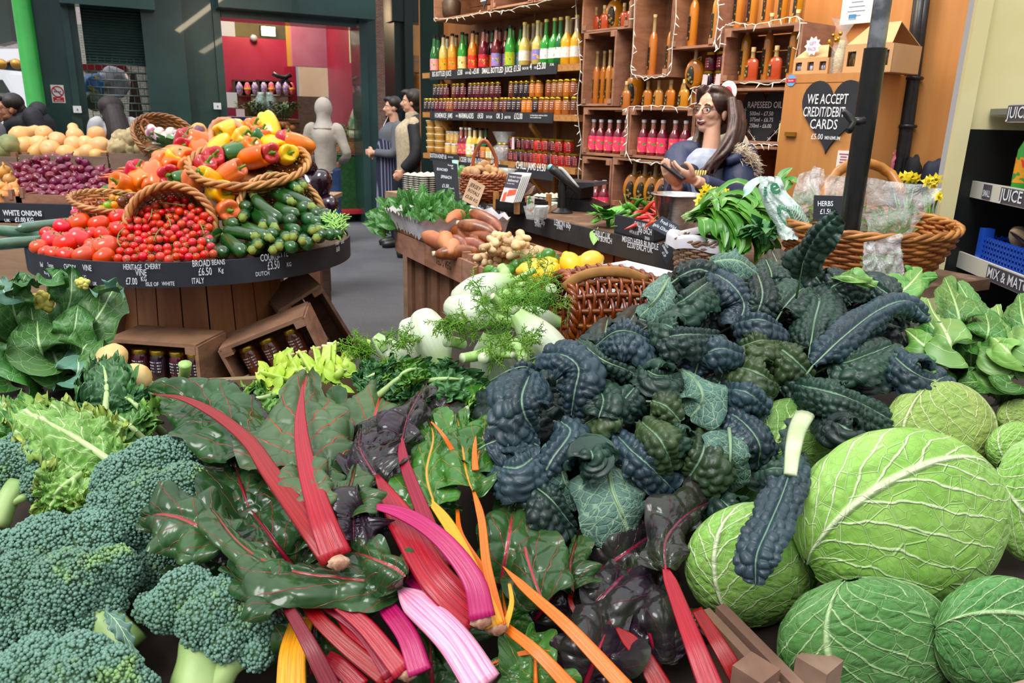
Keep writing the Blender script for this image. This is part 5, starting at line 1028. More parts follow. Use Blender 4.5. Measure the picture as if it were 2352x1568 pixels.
for i,(x,y)in enumerate(((1165,990),(1130,1035),(1050,1100),(930,1150),(970,1165),(900,1195),(945,1205),(1000,1170),(990,1195),(1090,1110))):rad.put(TB(x/5.2275,260+y/5.2275,.07),aim(Vector((R_(.2,1),R_(-.3,.6),R_(.2,.9)))),1.0,'small pink red radish beside the pale tomato tray','radishes by the tomato tray')
tuft(TB(247,452,.09)-UP*.04,.06,.05,60,M_HERB,'radish_leaves','bunch of green radish leaves beside the tomato tray','leaves',.03,4)
tuft(TB(400,345,.3)-UP*.03,.07,.06,60,M('pale_leaf','#5f8a5a','#7aa070',rough=.5,scale=9),'turnip_leaves','pale green leaf tuft behind the red pepper and turnips','leaves',.04,5)
# ---- courgettes
def bent(L,rad,bend,n=14,seg=14,lob=0):
 mb=MB();p=[Vector((L*(t-.5),bend*(1-(2*t-1)**2),0))for t in np.linspace(0,1,n)]
 r=[rad*(math.sqrt(max(0,1-abs(2*t-1)**7))*.92+.06)*(1-.10*t)for t in np.linspace(0,1,n)]
 mb.tube(p,r,seg,fn=(lambda a,t:(math.cos(a)*(1+lob*math.cos(5*a)),math.sin(a)*(1+lob*math.cos(5*a))))if lob else None);return mb,p[-1]
M_CRG=veg('courgette_green','#1d4a1c','#2f6428',9,.22,.45,.03,coat=.35,stretch=(.4,1,1));M_CRGE=M('courgette_stem','#6f8f3a','#a3983c',rough=.6,scale=40)
CRG=[]
for i,(b_,r_)in enumerate(((.012,.024),(.022,.023),(.004,.026))):
 m1,e=bent(.22,r_,b_,lob=.03);m2=MB();m2.tube([Vector((.105,-.0,0)),Vector((.122,-.001,0)),Vector((.135,-.003,0))],[.017,.011,.0125],6);CRG.append(kind1('courgette','x','courgette',(('body',m1,M_CRG),('stem_end',m2,M_CRGE))))
cl=[(950,0,1370,190,1),(1100,90,830,110,0),(1250,120,1450,150,1),(860,180,1280,350,1),(1030,210,1550,420,1),(600,270,840,240,0),(1190,610,800,290,1),(1120,400,1390,520,0),(1330,400,1490,440,0),(770,410,1070,680,1),(690,520,920,670,1),(620,380,730,430,0),(600,420,660,560,1),(520,600,590,640,0),(650,680,1000,820,1),(410,720,820,800,1),(390,740,250,890,0),(430,810,680,1010,0),(340,950,440,1010,0),(690,920,780,980,1),(780,890,860,910,1),(1030,840,1130,930,1),(940,950,1050,980,1),(1130,800,1230,820,1),(1210,720,1310,810,1),(1000,720,1100,775,0),(1200,520,1300,610,0),(1340,800,1430,860,1),(1300,650,1390,730,0),(1420,540,1550,590,0),(1420,700,1560,730,1),(1510,790,1610,825,1),(1540,450,1640,520,0),(1650,450,1770,530,0),(1580,580,1660,620,0),(1640,540,1730,590,0),(1740,600,1880,670,0),(1650,700,1730,780,0),(1590,680,1640,710,1),(1750,730,1820,780,0),(1840,720,1930,770,0),(1440,870,1510,900,0),(1230,920,1320,940,0)]
for i,(x0,y0,x1,y1,st)in enumerate(cl):
 a0,a1=(440+x0/5.6,400+y0/5.6),(440+x1/5.6,400+y1/5.6);L2=math.hypot(a1[0]-a0[0],a1[1]-a0[1])*3.0/FPX
 e=TB(a1[0],a1[1],.02);b=TB(a0[0],a0[1],.03+max(0,.2-L2)*.95);d=e-b if st else b-e
 L=(e-b).length;mid=(e+b)/2
 CRG[i%3].put(mid,d.to_track_quat('X','Z').to_euler(),(max(.8,min(1.35,L/.22)),1.14,1.14),'glossy dark green courgette, %s'%['stem end outward in the spilled pile','blossom end outward in the spilled pile'][1-st]if i not in(0,3,4,6,9)else{0:'longest dark green courgette, topmost at the basket mouth',3:'strongly bent dark green courgette high in the pile',4:'bent courgette with a broad stem at the eggplant side',6:'long courgette with orange streak in the middle of pile',9:'paler straight courgette below the orange streaked one'}[i],'courgettes on the round table' if i not in(0,3,4,6,9)else None)
for i,(x,y)in enumerate(((770,500),(790,520),(780,515))):
 pass
mb=MB();r=random.Random(2)
for i in range(60):
 c=TB(772+r.uniform(-16,14),518+r.uniform(-18,16),.02);d=(_R*r.uniform(-1,1)+_U*r.uniform(-1,1)+toC*.2).normalized()*.04;mb.tube(sp3([c-d,c+Vector((0,0,.008)),c+d],5),.0026,5)
tag(mb.build('green_beans',M('bean_green','#8cc25a','#a5d070',rough=.4,scale=20)),'tangle of thin pale green beans at the rim past the courgettes','beans',None,'stuff')
# wrapped cucumbers
m1,e=bent(.34,.024,.012,16);cuc=kind1('cucumber','x','cucumber',(('body',m1,M('cucumber_wrap','#3d6a4c','#5c8468',rough=.12,scale=12,bump=.3,bscale=60,coat=1.0,jit=.2)),))
for i,(x0,y0,x1,y1)in enumerate(((22,532,120,545),(16,560,110,548),(75,522,170,508))):
 a,b=TB(x0,y0),TB(x1+40,y1,.12);cuc.put((a+b)/2,(b-a).to_track_quat('X','Z').to_euler(),1.0,['plastic wrapped cucumber, middle of three behind the beef tomatoes','plastic wrapped cucumber, lowest of three at the table edge','plastic wrapped cucumber, uppermost of three beside the onion sign'][i],'wrapped cucumbers')
 # ---- onion and squash stand
def fb(mb,x0,y0,x1,y1,d,th,z0=None,z1=None):
 a=P(x0,(y0+y1)/2,d);b=P(x1,(y0+y1)/2,d);Y=(a.y+b.y)/2;zt=P((x0+x1)/2,y0,d).z if z1 is None else z1;zb=P((x0+x1)/2,y1,d).z if z0 is None else z0
 mb.hexa([(a.x,Y,zb),(b.x,Y,zb),(b.x,Y,zt),(a.x,Y,zt)],[(a.x,Y+th,zb),(b.x,Y+th,zb),(b.x,Y+th,zt),(a.x,Y+th,zt)]);return a.x,b.x,Y,zb,zt
M_TANW=wood('tan_planks','#a8876a','#8f6f55',2,(.7,5,5),.75,.2,.1)
t=thing('produce_stand','stepped wooden stand of onions and squashes behind round table','stand',P(100,600,4.7))
mb=MB();x0,x1,Yo,zb,zo=fb(mb,-220,512,296,620,4.62,.04,0);fb(mb,-220,512,290,515,4.66,.5,zo-.02,zo);mb.flat('front_planks',M_TANW,t)
mb=MB();fb(mb,-220,466,272,508,4.58,.03);mb.flat('sign_board',M_SLATE,t)
text('WHITE ONIONS',t,P(8,494,4.575),(1,0,.0),UP,.032,M_PEN,.72,.03);text('£1.00 KG',t,P(35,509,4.575),(1,0,0),UP,.028,M_PEN,.75,.03);text('UK',t,P(11,509,4.575),(1,0,0),UP,.018,M_PEN,1,.02);text('RED',t,P(166,488,4.575),(1,0,0),UP,.036,M_PEN,.7,.03)
for i,(xa,xb,lab)in enumerate(((-150,43,'plank fronted crate of brown onions at the picture edge'),(45,250,'plank fronted crate of red onions behind the tomatoes'),(252,440,'plank fronted crate of carrots and loose peppers'))):
 tt=thing('onion_crate',lab,'crate',P((xa+xb)/2,462,4.62));mb=MB();a,b,Y,zb_,zt_=fb(mb,xa,460,xb,468,4.60,.015);z0=zo+.001
 mb=MB();
 for(u0,u1,v0,v1)in((a,b,Y,Y+.014),(a,b,Y+.55,Y+.564),(a,a+.014,Y,Y+.56),(b-.014,b,Y,Y+.56)):mb.box((u1-u0,v1-v0,zt_+.03-z0),((u0+u1)/2,(v0+v1)/2,(z0+zt_+.03)/2))
 mb.box((b-a,.56,.01),((a+b)/2,Y+.28,z0+.005));mb.flat('crate_body',M_CRATE,tt)
 for u in(a+.02,b-.04):mb=MB();mb.box((.022,.03,.06),(u,Y+.01,zt_+.04));mb.flat('corner_block',M_CRATE,tt)
M_ROK=veg('red_onion','#741638','#9a2850',5,.25,.45,.03,coat=.25,stretch=(1,1,.3));M_BOK=veg('white_onion','#d18a3c','#e0a55c',5,.35,.2,coat=.15,stretch=(1,1,.3))
def onion_mb():
 mb=MB();mb.lathe([(0,-.029),(.008,-.029),(.022,-.022),(.031,-.004),(.029,.012),(.018,.024),(.008,.032),(.004,.042),(.005,.052),(0,.053)],18);return mb
on=kind1('red_onion','x','onion',(('bulb',onion_mb(),M_ROK),));bo=kind1('brown_onion','x','onion',(('bulb',onion_mb(),M_BOK),))
poly=[(28,398),(50,375),(70,366),(100,360),(160,362),(195,366),(200,390),(235,385),(258,400),(285,430),(262,460),(45,463),(50,420),(40,408)]
pts=[]
for md in(19,14):
 for _ in range(2500):
  x,y=rr.uniform(25,290),rr.uniform(356,464)
  if inpoly(x,y,poly)and all((x-a)**2+(y-b)**2>(md if k==md else 13)**2 for a,b,k in pts):pts.append((x,y,md))
for x,y,k in pts:on.put(P(x,y,4.66+(464-y)*.0052+(0 if k==19 else.03)),aim(Vector((rr.uniform(-1,1),rr.uniform(-1,1),rr.uniform(-.2,1)))),rr.uniform(.9,1.12),'dark red onion heaped in the crate behind the tomatoes','red onions in the crate')
for i,(x,y)in enumerate(((3,397),(22,412),(5,430),(30,433),(42,445),(10,452),(35,460),(18,440),(2,465),(50,455),(12,392))):bo.put(P(x,y,4.62+(464-y)*.005),aim(Vector((R_(-.6,.6),R_(-.6,.6),1))),R_(1.1,1.35),'golden brown onion in the heap at the picture edge','brown onions at the picture edge')
crt=kind1('carrot','x','carrot',(('root',(lambda m:(m.tube([(0,0,0),(.08,0,.004),(.15,0,0),(.19,0,-.003)],[.018,.016,.009,.002],10),m)[1])(MB()),veg('carrot','#d9683a','#e08050',20,.5)),))
for i,(x,y,a)in enumerate(((290,395,.3),(302,388,.2),(318,386,.25),(268,408,.8),(278,402,.6),(297,404,.9),(300,398,.4))):crt.put(P(x,y,4.72),(0,0,a+2.6),.62,'pale orange carrot beside the red onion crate','carrots in the crate')
# upper tier: squash, celeriac, turnips
t=thing('upper_step','upper plank step of the stand holding squashes and celeriac','stand',P(150,360,5.2));mb=MB()
a,b,Yu,zb,zu=fb(mb,-200,357,42,420,5.18,.02);fb(mb,46,357,249,405,5.18,.02);fb(mb,253,354,470,402,5.18,.02);mb.flat('front_boards',wood('grey_plank','#8c7260','#76604f',2,(.7,6,6),.75,.2,0),t)
mb=MB();fb(mb,-200,372,470,376,5.22,.4);fb(mb,-200,372,470,460,5.5,.08,0);mb.flat('shelf_board',M_TANW,t)
for x in(30,56,238,256):mb=MB();fb(mb,x-6,350,x+6,362,5.2,.03);mb.flat('corner_block',M_CRATE,t)
M_SQ=veg('squash_skin','#e2a868','#e8b67a',6,.45,.12,coat=.1)
def pear_mb(k):mb=MB();mb.lathe([(0,-.06),(.02,-.064),(.046,-.052),(.06,-.02),(.057,.01),(.045,.04),(.036,.07),(.036,.11+k),(.026,.13+k),(0,.135+k)],20);return mb
def lump_mb(r,f,a,nu=18,nv=26,sd=0):mb=MB();mb.ball((0,0,0),r,nu,nv,lambda d:1+a*mnoise.noise(Vector(d)*f+Vector((sd,sd,0)))+a*.6*mnoise.noise(Vector(d)*f*2.7));return mb
sqs=kind1('butternut_squash','x','squash',(('flesh',pear_mb(0),M_SQ),('stem',(lambda m:(m.lathe([(.012,.128),(.01,.15),(0,.151)],8),m)[1])(MB()),M_CORK)))
SQ=[(255,265,55,(.3,.7,.2)),(300,395,50,(0,-1,.3)),(460,370,50,(-.8,.3,.1)),(545,255,48,(0,-.9,.35)),(705,340,50,(0,-.8,.5)),(625,445,55,(0,-.9,.4)),(440,465,42,(-.5,-.3,-.8)),(900,265,48,(-.4,.6,.4)),(900,385,50,(0,-.9,.3)),(1050,370,45,(.3,.7,-.3)),(1165,270,48,(0,.2,-1)),(1195,395,55,(.95,-.2,-.1)),(810,480,50,(.3,.6,.2)),(1045,470,45,(.9,-.3,.1)),(1165,500,35,(.4,.7,.1)),(930,505,30,(.2,.8,.3))]
for i,(x,y,r,d)in enumerate(SQ):sqs.put(P(x/5.2275,260+y/5.2275,5.30+(500-y)*.0006),aim(-Vector(d)if d[1]<0 else Vector(d)),r/52*1.08,'peach coloured butternut squash heaped on the upper step','butternut squashes on the upper step')
M_CELR=M('celeriac_skin','#a8966a','#c4b184',rough=.85,scale=22,bump=.6,bscale=40,jit=.15);M_KAB=M('green_squash','#7d8450','#9a9a62',rough=.6,scale=12,bump=.3,jit=.1)
for i,(x,y,r,m_)in enumerate(((115,385,.075,M_KAB),(50,440,.075,M_KAB),(0,425,.06,M_KAB))):tag(lump_mb(r,1.5,.1,sd=i).build('green_squash',m_),['grey green squash beside the stacked butternuts','grey green squash lowest at the picture edge','grey green squash cut by the picture edge'][i],'squash').location=P(x/5.2275,260+y/5.2275,5.3)
for i,(x,y,r)in enumerate(((1450,420,.085),(1640,310,.085),(1765,405,.085),(1470,320,.07),(1590,430,.06),(1400,430,.06))):tag(lump_mb(r,2.6,.16,20,28,i).build('celeriac',M_CELR),['knobbly celeriac in front, nearest the butternut squashes','knobbly celeriac on top, touching the turnip basket','smooth sided round celeriac below the turnip basket','pale celeriac at the back of the group','celeriac half hidden between two others','small celeriac touching the squashes'][i],'celeriac').location=P(x/5.2275,260+y/5.2275,5.3)
tn=kind1('turnip','x','turnip',(('root',(lambda m:(m.ball((0,0,0),(.045,.045,.038),12,18),m)[1])(MB()),(lambda n:n.set(n.mix(n.step(n.math('ADD',n.sep(n.coord())[2],n.math('MULTIPLY',n.noise(n.coord(),20),.02)),.022,.042),'#e6dac6','#a05a80'),.4))(NT('turnip_skin'))),('crown',(lambda m:(m.lathe([(.012,.034),(.01,.044),(0,.045)],8),m)[1])(MB()),M_STEM)))
c=P(378,318,5.15);axb=Vector((.45,-.55,.8)).normalized()
wicker('wicker_basket','brown wicker basket with loop handle tipped full of turnips',c-axb*.1,axb,[(.11,0),(.17,.06),(.20,.13)],26,12,.007,.006,(M_WICK,M_WICK),rimr=.012,handle=[([P(338,312,5.1),P(324,290,5.1),P(332,275,5.1),P(345,290,5.12)],.01)])
for i,(x,y)in enumerate(((350,305),(346,298),(367,307),(360,318),(372,319),(382,318),(393,308),(398,320),(380,327),(405,312),(412,318),(365,325),(390,328),(402,330))):tn.put(P(x,y,5.02),aim(Vector((R_(-1,1),R_(-1,.4),R_(-.5,1)))),R_(.85,1.05),'white and purple turnip in the tipped brown basket','turnips in the tipped basket')
M_SWED=M('swede_skin','#d8a45c','#7a5068',rough=.55,scale=9,lo=.48,hi=.56,jit=.1)
for i,(x,y,r)in enumerate(((457,301,.055),(432,314,.05),(462,318,.055),(488,315,.05),(470,330,.05))):tag(lump_mb(r,1.5,.06,sd=i).build('swede',M_SWED),['purple topped swede, highest behind the pepper basket','purple swede beside the tipped turnip basket','swede in the middle below the highest one','swede with pale cut crown nearest the pepper basket','swede peeping above the peppers'][i],'swede').location=P(x,y+(i==4)*8,5.15)
# ---- aubergines on a plank stand
t=thing('plank_stand','dark plank pedestal behind the courgettes','stand',PZ(705,690,0));mb=MB();g=PZ(705,690,0)
mb.box((.22,.35,.80),(g.x,g.y+.2,.40));mb.flat('pedestal',wood('dark_pedestal','#6e4630','#553423',2,(2,2,.6),.7,.2,0),t);MB().box((.5,.4,.03),(g.x-.02,g.y+.2,.815)).flat('board',M_TANW,t)
MB().box((.05,.02,.5),(g.x-.2,g.y+.04,.55)).flat('strut',M_BLACK,t)
def aub():mb=MB();mb.lathe([(0,-.13),(.03,-.125),(.055,-.09),(.06,-.05),(.05,0),(.036,.05),(.026,.08),(0,.085)],22);return mb
ab=kind1('aubergine','x','aubergine',(('body',aub(),M('aubergine_skin','#1c0c18','#2a1222',rough=.12,scale=4,coat=.8)),('calyx',(lambda m:(m.lathe([(.03,.06),(.02,.09),(.01,.12),(0,.121)],8),m)[1])(MB()),M_STEM)))
for i,(x,y,d,s)in enumerate(((680,410,(-.6,.6,.3),.85),(705,408,(-.5,.4,.8),1.15),(735,440,(-.3,.5,-1),1.1),(748,462,(-.6,.8,.2),.9),(700,425,(-.4,.6,.5),.9),(718,395,(.3,.6,-.6),.8))):ab.put(P(x,y,4.5),aim(d),s,'glossy dark purple aubergine, %s behind the courgettes'%['half hidden nearest the pepper basket','largest dull one','long upright one with pale reflection','lowest round ended one','lying under the largest','peeping out at the top'][i],None)
c=P(688,402,4.6);wicker('wicker_basket','brown wicker basket holding aubergines behind the courgettes',c-UP*.12,(0,-.2,1),[(.14,0),(.18,.1)],24,8,.007,.006,(M_WICK,M_WICKL),rimr=.012)
t=thing('produce_bench','low wooden bench carrying the aubergine baskets','bench',P(710,480,4.6));q=P(710,470,4.6);mb=MB();mb.box((.32,.3,.04),(q.x-.04,q.y,q.z-.09));mb.flat('top',M_TANW,t)
for dx in(-.12,.10):mb=MB();mb.box((.04,.04,q.z-.11),(q.x+dx-.04,q.y+.1,(q.z-.11)/2));mb.flat('leg',M_DKW,t)
# ---- jar crates at the foot of the barrel
def crate3(label,c,sx,sy,sz,rot,m=M_CRATE,stamp=None,name='wooden_crate',th=.014):
 t=thing(name,label,'crate',c,rot=rot);b=MB()
 for size,cen in(((sx,sy,th),(0,0,-sz/2)),((sx,sy,th),(0,0,sz/2)),((th,sy,sz),(-sx/2,0,0)),((th,sy,sz),(sx/2,0,0))):b.box(size,cen)
 b.build('boards',m,t,smooth=False,world=False);b=MB()
 for i in range(3):b.box((sx/3-.006,.01,sz),(-sx/3+i*sx/3,sy/2,0))
 b.build('back_slats',M_CRATED,t,smooth=False,world=False)
 for x in(-1,1):
  for z in(-1,1):b=MB();b.box((.04,.04,.026),(x*(sx/2-.024),-sy/2+.018,z*(sz/2-.019)));b.build('corner_block',m,t,smooth=False,world=False)
 if stamp:text(stamp,t,(sx/2+th/2,-sy/2+.05,-.05),(0,1,0),(0,0,1),.045,M_STAMP,.8,.01).matrix_basis=Matrix.Translation((sx/2+th/2+.001,0,-.09))@Matrix(((0,0,1,0),(0,1,0,0),(-1,0,0,0),(0,0,0,1)))@Matrix.Scale(.06,4)
 return t
M_CRD=wood('crate_dark','#9a7258','#775640',2.5,(3,3,9),.7,.3,.12)
cc=P(388,822,2.92);crate3('crate lying open with four dark jam jars below the table',cc+Vector((0,.0,0)),.36,.2,.175,(0,0,-.15),M_CRD)
ca=Vector((cc.x,cc.y,cc.z))
MR=Matrix.Translation(cc)@Matrix.Rotation(-.15,4,'Z')
bj=Kind(jar('preserve_jar',.034,.125,M_GOLD,JM['plum'],scribm('wide_label','#2a1722','#dcd8d8'),(.3,.68),1.5,-1.6))
for i,(x,c_)in enumerate(((-.095,'wine'),(-.02,'plum'),(.06,'berry'),(.13,'wine'))):bj.put(MR@Vector((x,-.03,-.08)),(0,0,-.15),1,['wine dark jam jar, first in the crate below the table','near black jam jar, second in the crate below the table','berry dark jam jar, third in the crate below the table','wine dark jam jar at the end of the crate below the table'][i],None,{'glass_body':JM[c_]})
c2_=P(632,792,3.0);rot2=Euler((.05,-.38,.15));crate3('crate propped on a slant with three brown chutney jars',c2_,.34,.2,.17,rot2,M_CRD,"TED'S");MR2=Matrix.Translation(c2_)@rot2.to_matrix().to_4x4()
for i,x in enumerate((-.10,-.015,.085)):bj.put(MR2@Vector((x,-.02,-.076)),rot2,1,['brown chutney jar half cut off by the slanted crate side','brown chutney jar, middle of the slanted crate','brown chutney jar, uppermost in the slanted crate'][i],None,{'glass_body':JM['brown'],'paper_label':scribm('wide_label2','#5a2c16','#e6e0da')})
bj.done()
crate3('dark crate standing on end behind the slanted jar crate',P(705,758,3.3)+Vector((0,.1,0)),.2,.25,.38,(.1,-.5,.5),M_CRD,"TED'S");crate3('dark crate standing on end at the far side of barrel',P(262,755,3.25),.2,.2,.34,(0,.35,-.4),M_CRD)
t=thing('crate_plinth','low dark plinth under the jar crates','plinth',(-1.15,3.1,0));zp=cc.z-.095;MB().box((1.15,.40,zp),(-1.12,2.73,zp/2)).flat('plinth_body',M_DKW,t)
mb=MB();c=PZ(628,724,.004);mb.tube(sp3([c+Vector((-.04,-.03,0)),c+Vector((.03,-.02,.01)),c+Vector((.04,.03,.0)),c+Vector((.0,.05,.005))],10),.004,5);tag(mb.build('onion_skin_curl',M_CORK),'pale curl of straw on the grey floor','straw')
# ================================================================ stall of crates before the counter, and what stands on the counter
KA=PZ(907,530,.9);KB=PZ(1143,630,.9);KT=(KB-KA).normalized();KN=Vector((KT.y,-KT.x,0))
if KN.x>0:KN=-KN
def kp(s,o,z):return Vector((KA.x,KA.y,0))+KT*s+KN*o+UP*z
def kbox(mb,s0,s1,o0,o1,z0,z1):mb.hexa([kp(s0,o1,z0),kp(s1,o1,z0),kp(s1,o1,z1),kp(s0,o1,z1)][::-1],[kp(s0,o0,z0),kp(s1,o0,z0),kp(s1,o0,z1),kp(s0,o0,z1)][::-1]);return mb
def ks(x,y):q=PL(x,y,KA,KN);return(q-KA).dot(KT)
e0,e1,e2,e3=0,ks(976,559),ks(1062,592),ks(1143,630)
for i,(a,b,lab)in enumerate(((e0,e1,'plank crate at the far corner under the paper lined spinach box'),(e1,e2,'plank crate of sweet potatoes with a dark stamp'),(e2,e3,'plank crate of ginger and limes behind the fennel'))):
 t=thing('stall_crate',lab,'crate',kp((a+b)/2,-.2,.8));b_=b-.005
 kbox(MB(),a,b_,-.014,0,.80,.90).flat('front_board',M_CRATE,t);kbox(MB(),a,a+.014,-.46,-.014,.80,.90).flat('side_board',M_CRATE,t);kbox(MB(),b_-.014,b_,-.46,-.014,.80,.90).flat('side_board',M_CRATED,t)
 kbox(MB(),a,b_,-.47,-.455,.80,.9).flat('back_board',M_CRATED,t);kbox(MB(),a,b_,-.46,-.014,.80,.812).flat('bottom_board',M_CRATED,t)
 for u in(a+.016,b_-.05):kbox(MB(),u,u+.034,-.05,-.016,.81,.925).flat('corner_block',M_CRATE,t)
 if i==1:text("TED'S VEG",t,kp((a+b)/2-.08,.001,.835),KT,UP,.034,M_STAMP,.8,.01,lift=.001)
t=thing('slatted_stand','base of upright slatted crates carrying the ginger stall','stand',kp(.6,-.2,0));mb=MB();r_=random.Random(4)
for i in range(15):
 a=e0+.06+i*(e3+.05-e0)/15;kbox(mb,a,a+.075+(.0 if i%3 else-.015),-.06-.012*(i%2),-.04-.012*(i%2),0,.80)
for i in range(5):a=-.06-i*.085;kbox(mb,e0+.045,e0+.06,a-.078,a,0,.80)
kbox(mb,e0+.1,e3+.03,-.42,-.1,0,.78);mb.flat('slats',wood('slat_wood','#80573d','#5d3d2a',1.8,(3,3,.6),.75,.3,.0,'#94715a',5),t)
# spinach box
M_PAPER=M('liner_paper','#d6d4d6','#c2bfc4',rough=.7,scale=9,bump=.4,bscale=18,bdist=.01)
t=thing('spinach_box','white paper lined crate heaped with leafy spinach','box',kp(.15,-.1,.9));kbox(MB(),-.01,e1+.06,-.36,.0,.905,.925).flat('box_rim',M_CRATED,t)
mb=MB();L=[kp(a,o,0)for a,o in((-.02,.01),(e1*.35,.012),(e1*.7,.016),(e1+.03,.012),(e1+.03,-.2),(e1+.03,-.38),(-.02,-.38),(-.03,-.15))]
V=[[p+UP*(z+.012*math.sin(9*i+k))+(p-kp(.15,-.18,0)).normalized()*k*.012 for i,p in enumerate([Vector(q)for q in spline([tuple(q)for q in L]+[tuple(L[0])],60)])]for k,z in enumerate((.925,.96,.995,1.01))]
mb.grid([[tuple(q)for q in r]for r in V]);mb.build('paper_liner',M_PAPER,t)
def leafsimple(mb,base,d,up,L,w,curl=.4,n=7,m=5,stem=.3,c=None):
 d=Vector(d).normalized();up=(Vector(up)-d*Vector(up).dot(d)).normalized();s=d.cross(up);V=[]
 for i in range(n):
  t=i/(n-1);c_=base+d*(L*(stem+(1-stem)*t))-up*(curl*L*t*t)+up*.1*L*t;ww=w*math.sin(math.pi*min(1,t*.94+.05))**.8
  V.append([tuple(c_+s*ww*u+up*(ww*.35*u*u))for u in np.linspace(-1,1,m)])
 mb.grid(V);mb.tube([base,base+d*L*stem*.6,Vector(V[0][m//2])],w*.07+.001,4,cap=False)
M_SPIN=leafmat('spinach_leaf','#2f6a24','#438334','#7fae5a',nside=5,mw=.07,sw=.08,rough=.35,jit=0,blister=.5,bsc=6,bst=.3)
mb=MB();r_=random.Random(8)
for i in range(210):
 x,y=r_.uniform(880,1062),r_.uniform(0,1);e=math.sin(math.pi*(x-865)/205)**.4;yy=520-y*(56*e+8)+(x<905)*10;dpt=3.72-(x-905)*.0009+y*.30
 b=P(min(max(x,905),1050),min(yy+10,512),dpt);d=(_R*r_.uniform(-1,1)*.9+_U*r_.uniform(.1,1)+Vector((0,-.5,0))+_R*(x-970)/160);leafsimple(mb,P(x,yy+12,dpt),d,Vector((0,-1,.4)),r_.uniform(.07,.12),r_.uniform(.018,.03))
o=mb.build('spinach_leaves',M_SPIN,t);tag(o,kind='stuff')
# roots
M_SWP=veg('sweet_potato','#c47a52','#b06442',9,.6,.2,.02,.25,0);M_CASS=M('cassava_skin','#98542a','#74381c',rough=.35,scale=10,stretch=(3,1,1),bump=.3,coat=.3,jit=.2);M_GING=M('ginger_skin','#dcbf92','#cba676',rough=.6,scale=16,bump=.3,bscale=70,jit=.15)
def root_mb(prof,bend=.01,seed=0,nn=16):
 pr=spline(prof,nn);mb=MB();r=random.Random(seed);mb.tube([Vector((x,bend*math.sin(x*20+seed),bend*math.cos(x*14+seed)))for x,q in pr],[max(.002,q*r.uniform(.94,1.06))for x,q in pr],14);return mb
swp=[kind1('sweet_potato','x','sweet potato',(('flesh',root_mb([(-.10,.004),(-.085,.018),(-.04,.034),(.02,.036),(.07,.022),(.10,.005)],.006,k),M_SWP),))for k in range(2)]
cas=[kind1('cassava_root','x','cassava',(('root',root_mb([(-.13,.012),(-.10,.024),(-.03,.031),(.05,.030),(.11,.020),(.14,.006)],.008,k),M_CASS),('cut_end',(lambda m:(m.tube([(-.15,0,.0),(-.128,0,0)],[.011,.0115],10),m)[1])(MB()),M('cassava_cut','#e4d6ba','#9a6a44',rough=.7,scale=40))))for k in range(2)]
def seg(K,x0,y0,x1,y1,z0,z1,base,label,group=None,mats=None):
 a,b=PZ(x0,y0,z0),PZ(x1,y1,z1);L=(b-a).length;return K.put((a+b)/2,(b-a).to_track_quat('X','Z').to_euler(),(max(.75,min(1.4,L/base)),)+(1,1),label,group,mats)
q6=pu(0,860,380,5.2275)
for i,(x0,y0,x1,y1,za,zb,l)in enumerate(((860,690,1100,590,.98,.99,'sweet potato on top, lying across the paper liner'),(1090,650,1230,620,.95,.96,'sweet potato mostly behind the upper long cassava'),(900,740,1010,690,.94,.95,'sweet potato under the topmost one'),(790,850,840,720,.94,.96,'sweet potato standing upright beside the paper liner'),(680,880,790,950,.94,.92,'stubby sweet potato at the crate front corner'),(860,1010,880,820,.93,.96,'sweet potato leaning upright in front of the cassava'),(900,1040,970,960,.92,.93,'sweet potato low by the cassava ends'),(950,800,1000,900,.93,.93,'sweet potato deep between the cassava ends'))):
 seg(swp[i%2],*q6(x0,y0),*q6(x1,y1),za,zb,.2,l)
for i,(x0,y0,x1,y1,za,zb,l)in enumerate(((1150,540,1540,800,1.02,.98,'longest cassava root, on top and pointing to the counter edge'),(1190,600,1250,640,.98,.98,'short cassava stump behind the longest root'),(1040,700,1450,830,1.0,.97,'thick shiny cassava root lying in the middle'),(1040,790,1230,880,.96,.95,'cassava root with white cut end in the middle'),(970,790,1060,880,.95,.94,'thin cassava root ends behind the white cut one'),(1210,860,1420,900,.95,.95,'cassava root under the thick shiny one beside ginger'),(950,910,1060,980,.93,.93,'cassava end with pale cut tip at the crate front'),(1040,940,1380,1020,.93,.93,'dark thick cassava root at the crate front'),(960,1060,1080,1060,.91,.91,'broken cassava tip on the crate edge'))):
 seg(cas[i%2],*q6(x0,y0),*q6(x1,y1),za,zb,.29,l)
def ginger(seed):
 r=random.Random(seed);mb=MB()
 p=Vector((-.05,0,0));d=Vector((1,0,0))
 for i in range(5):
  q=p+d*r.uniform(.02,.03);mb.ball((p+q)/2,(.022,.017,.016),8,12,lambda v:1+.08*math.sin(14*v[0]+seed));
  if r.random()<.75:
   b=Vector((r.uniform(-.3,.4),r.choice((-1,1)),r.uniform(-.3,.6))).normalized();mb.tube([q,q+b*.018,q+b*.034,q+b*.042],[.013,.014,.012,.004],9)
  p=q;d=(d+Vector((0,r.uniform(-.5,.5),r.uniform(-.3,.3)))).normalized()
 return mb
gin=[kind1('ginger_root','x','ginger',(('rhizome',ginger(k),M_GING),))for k in range(3)]
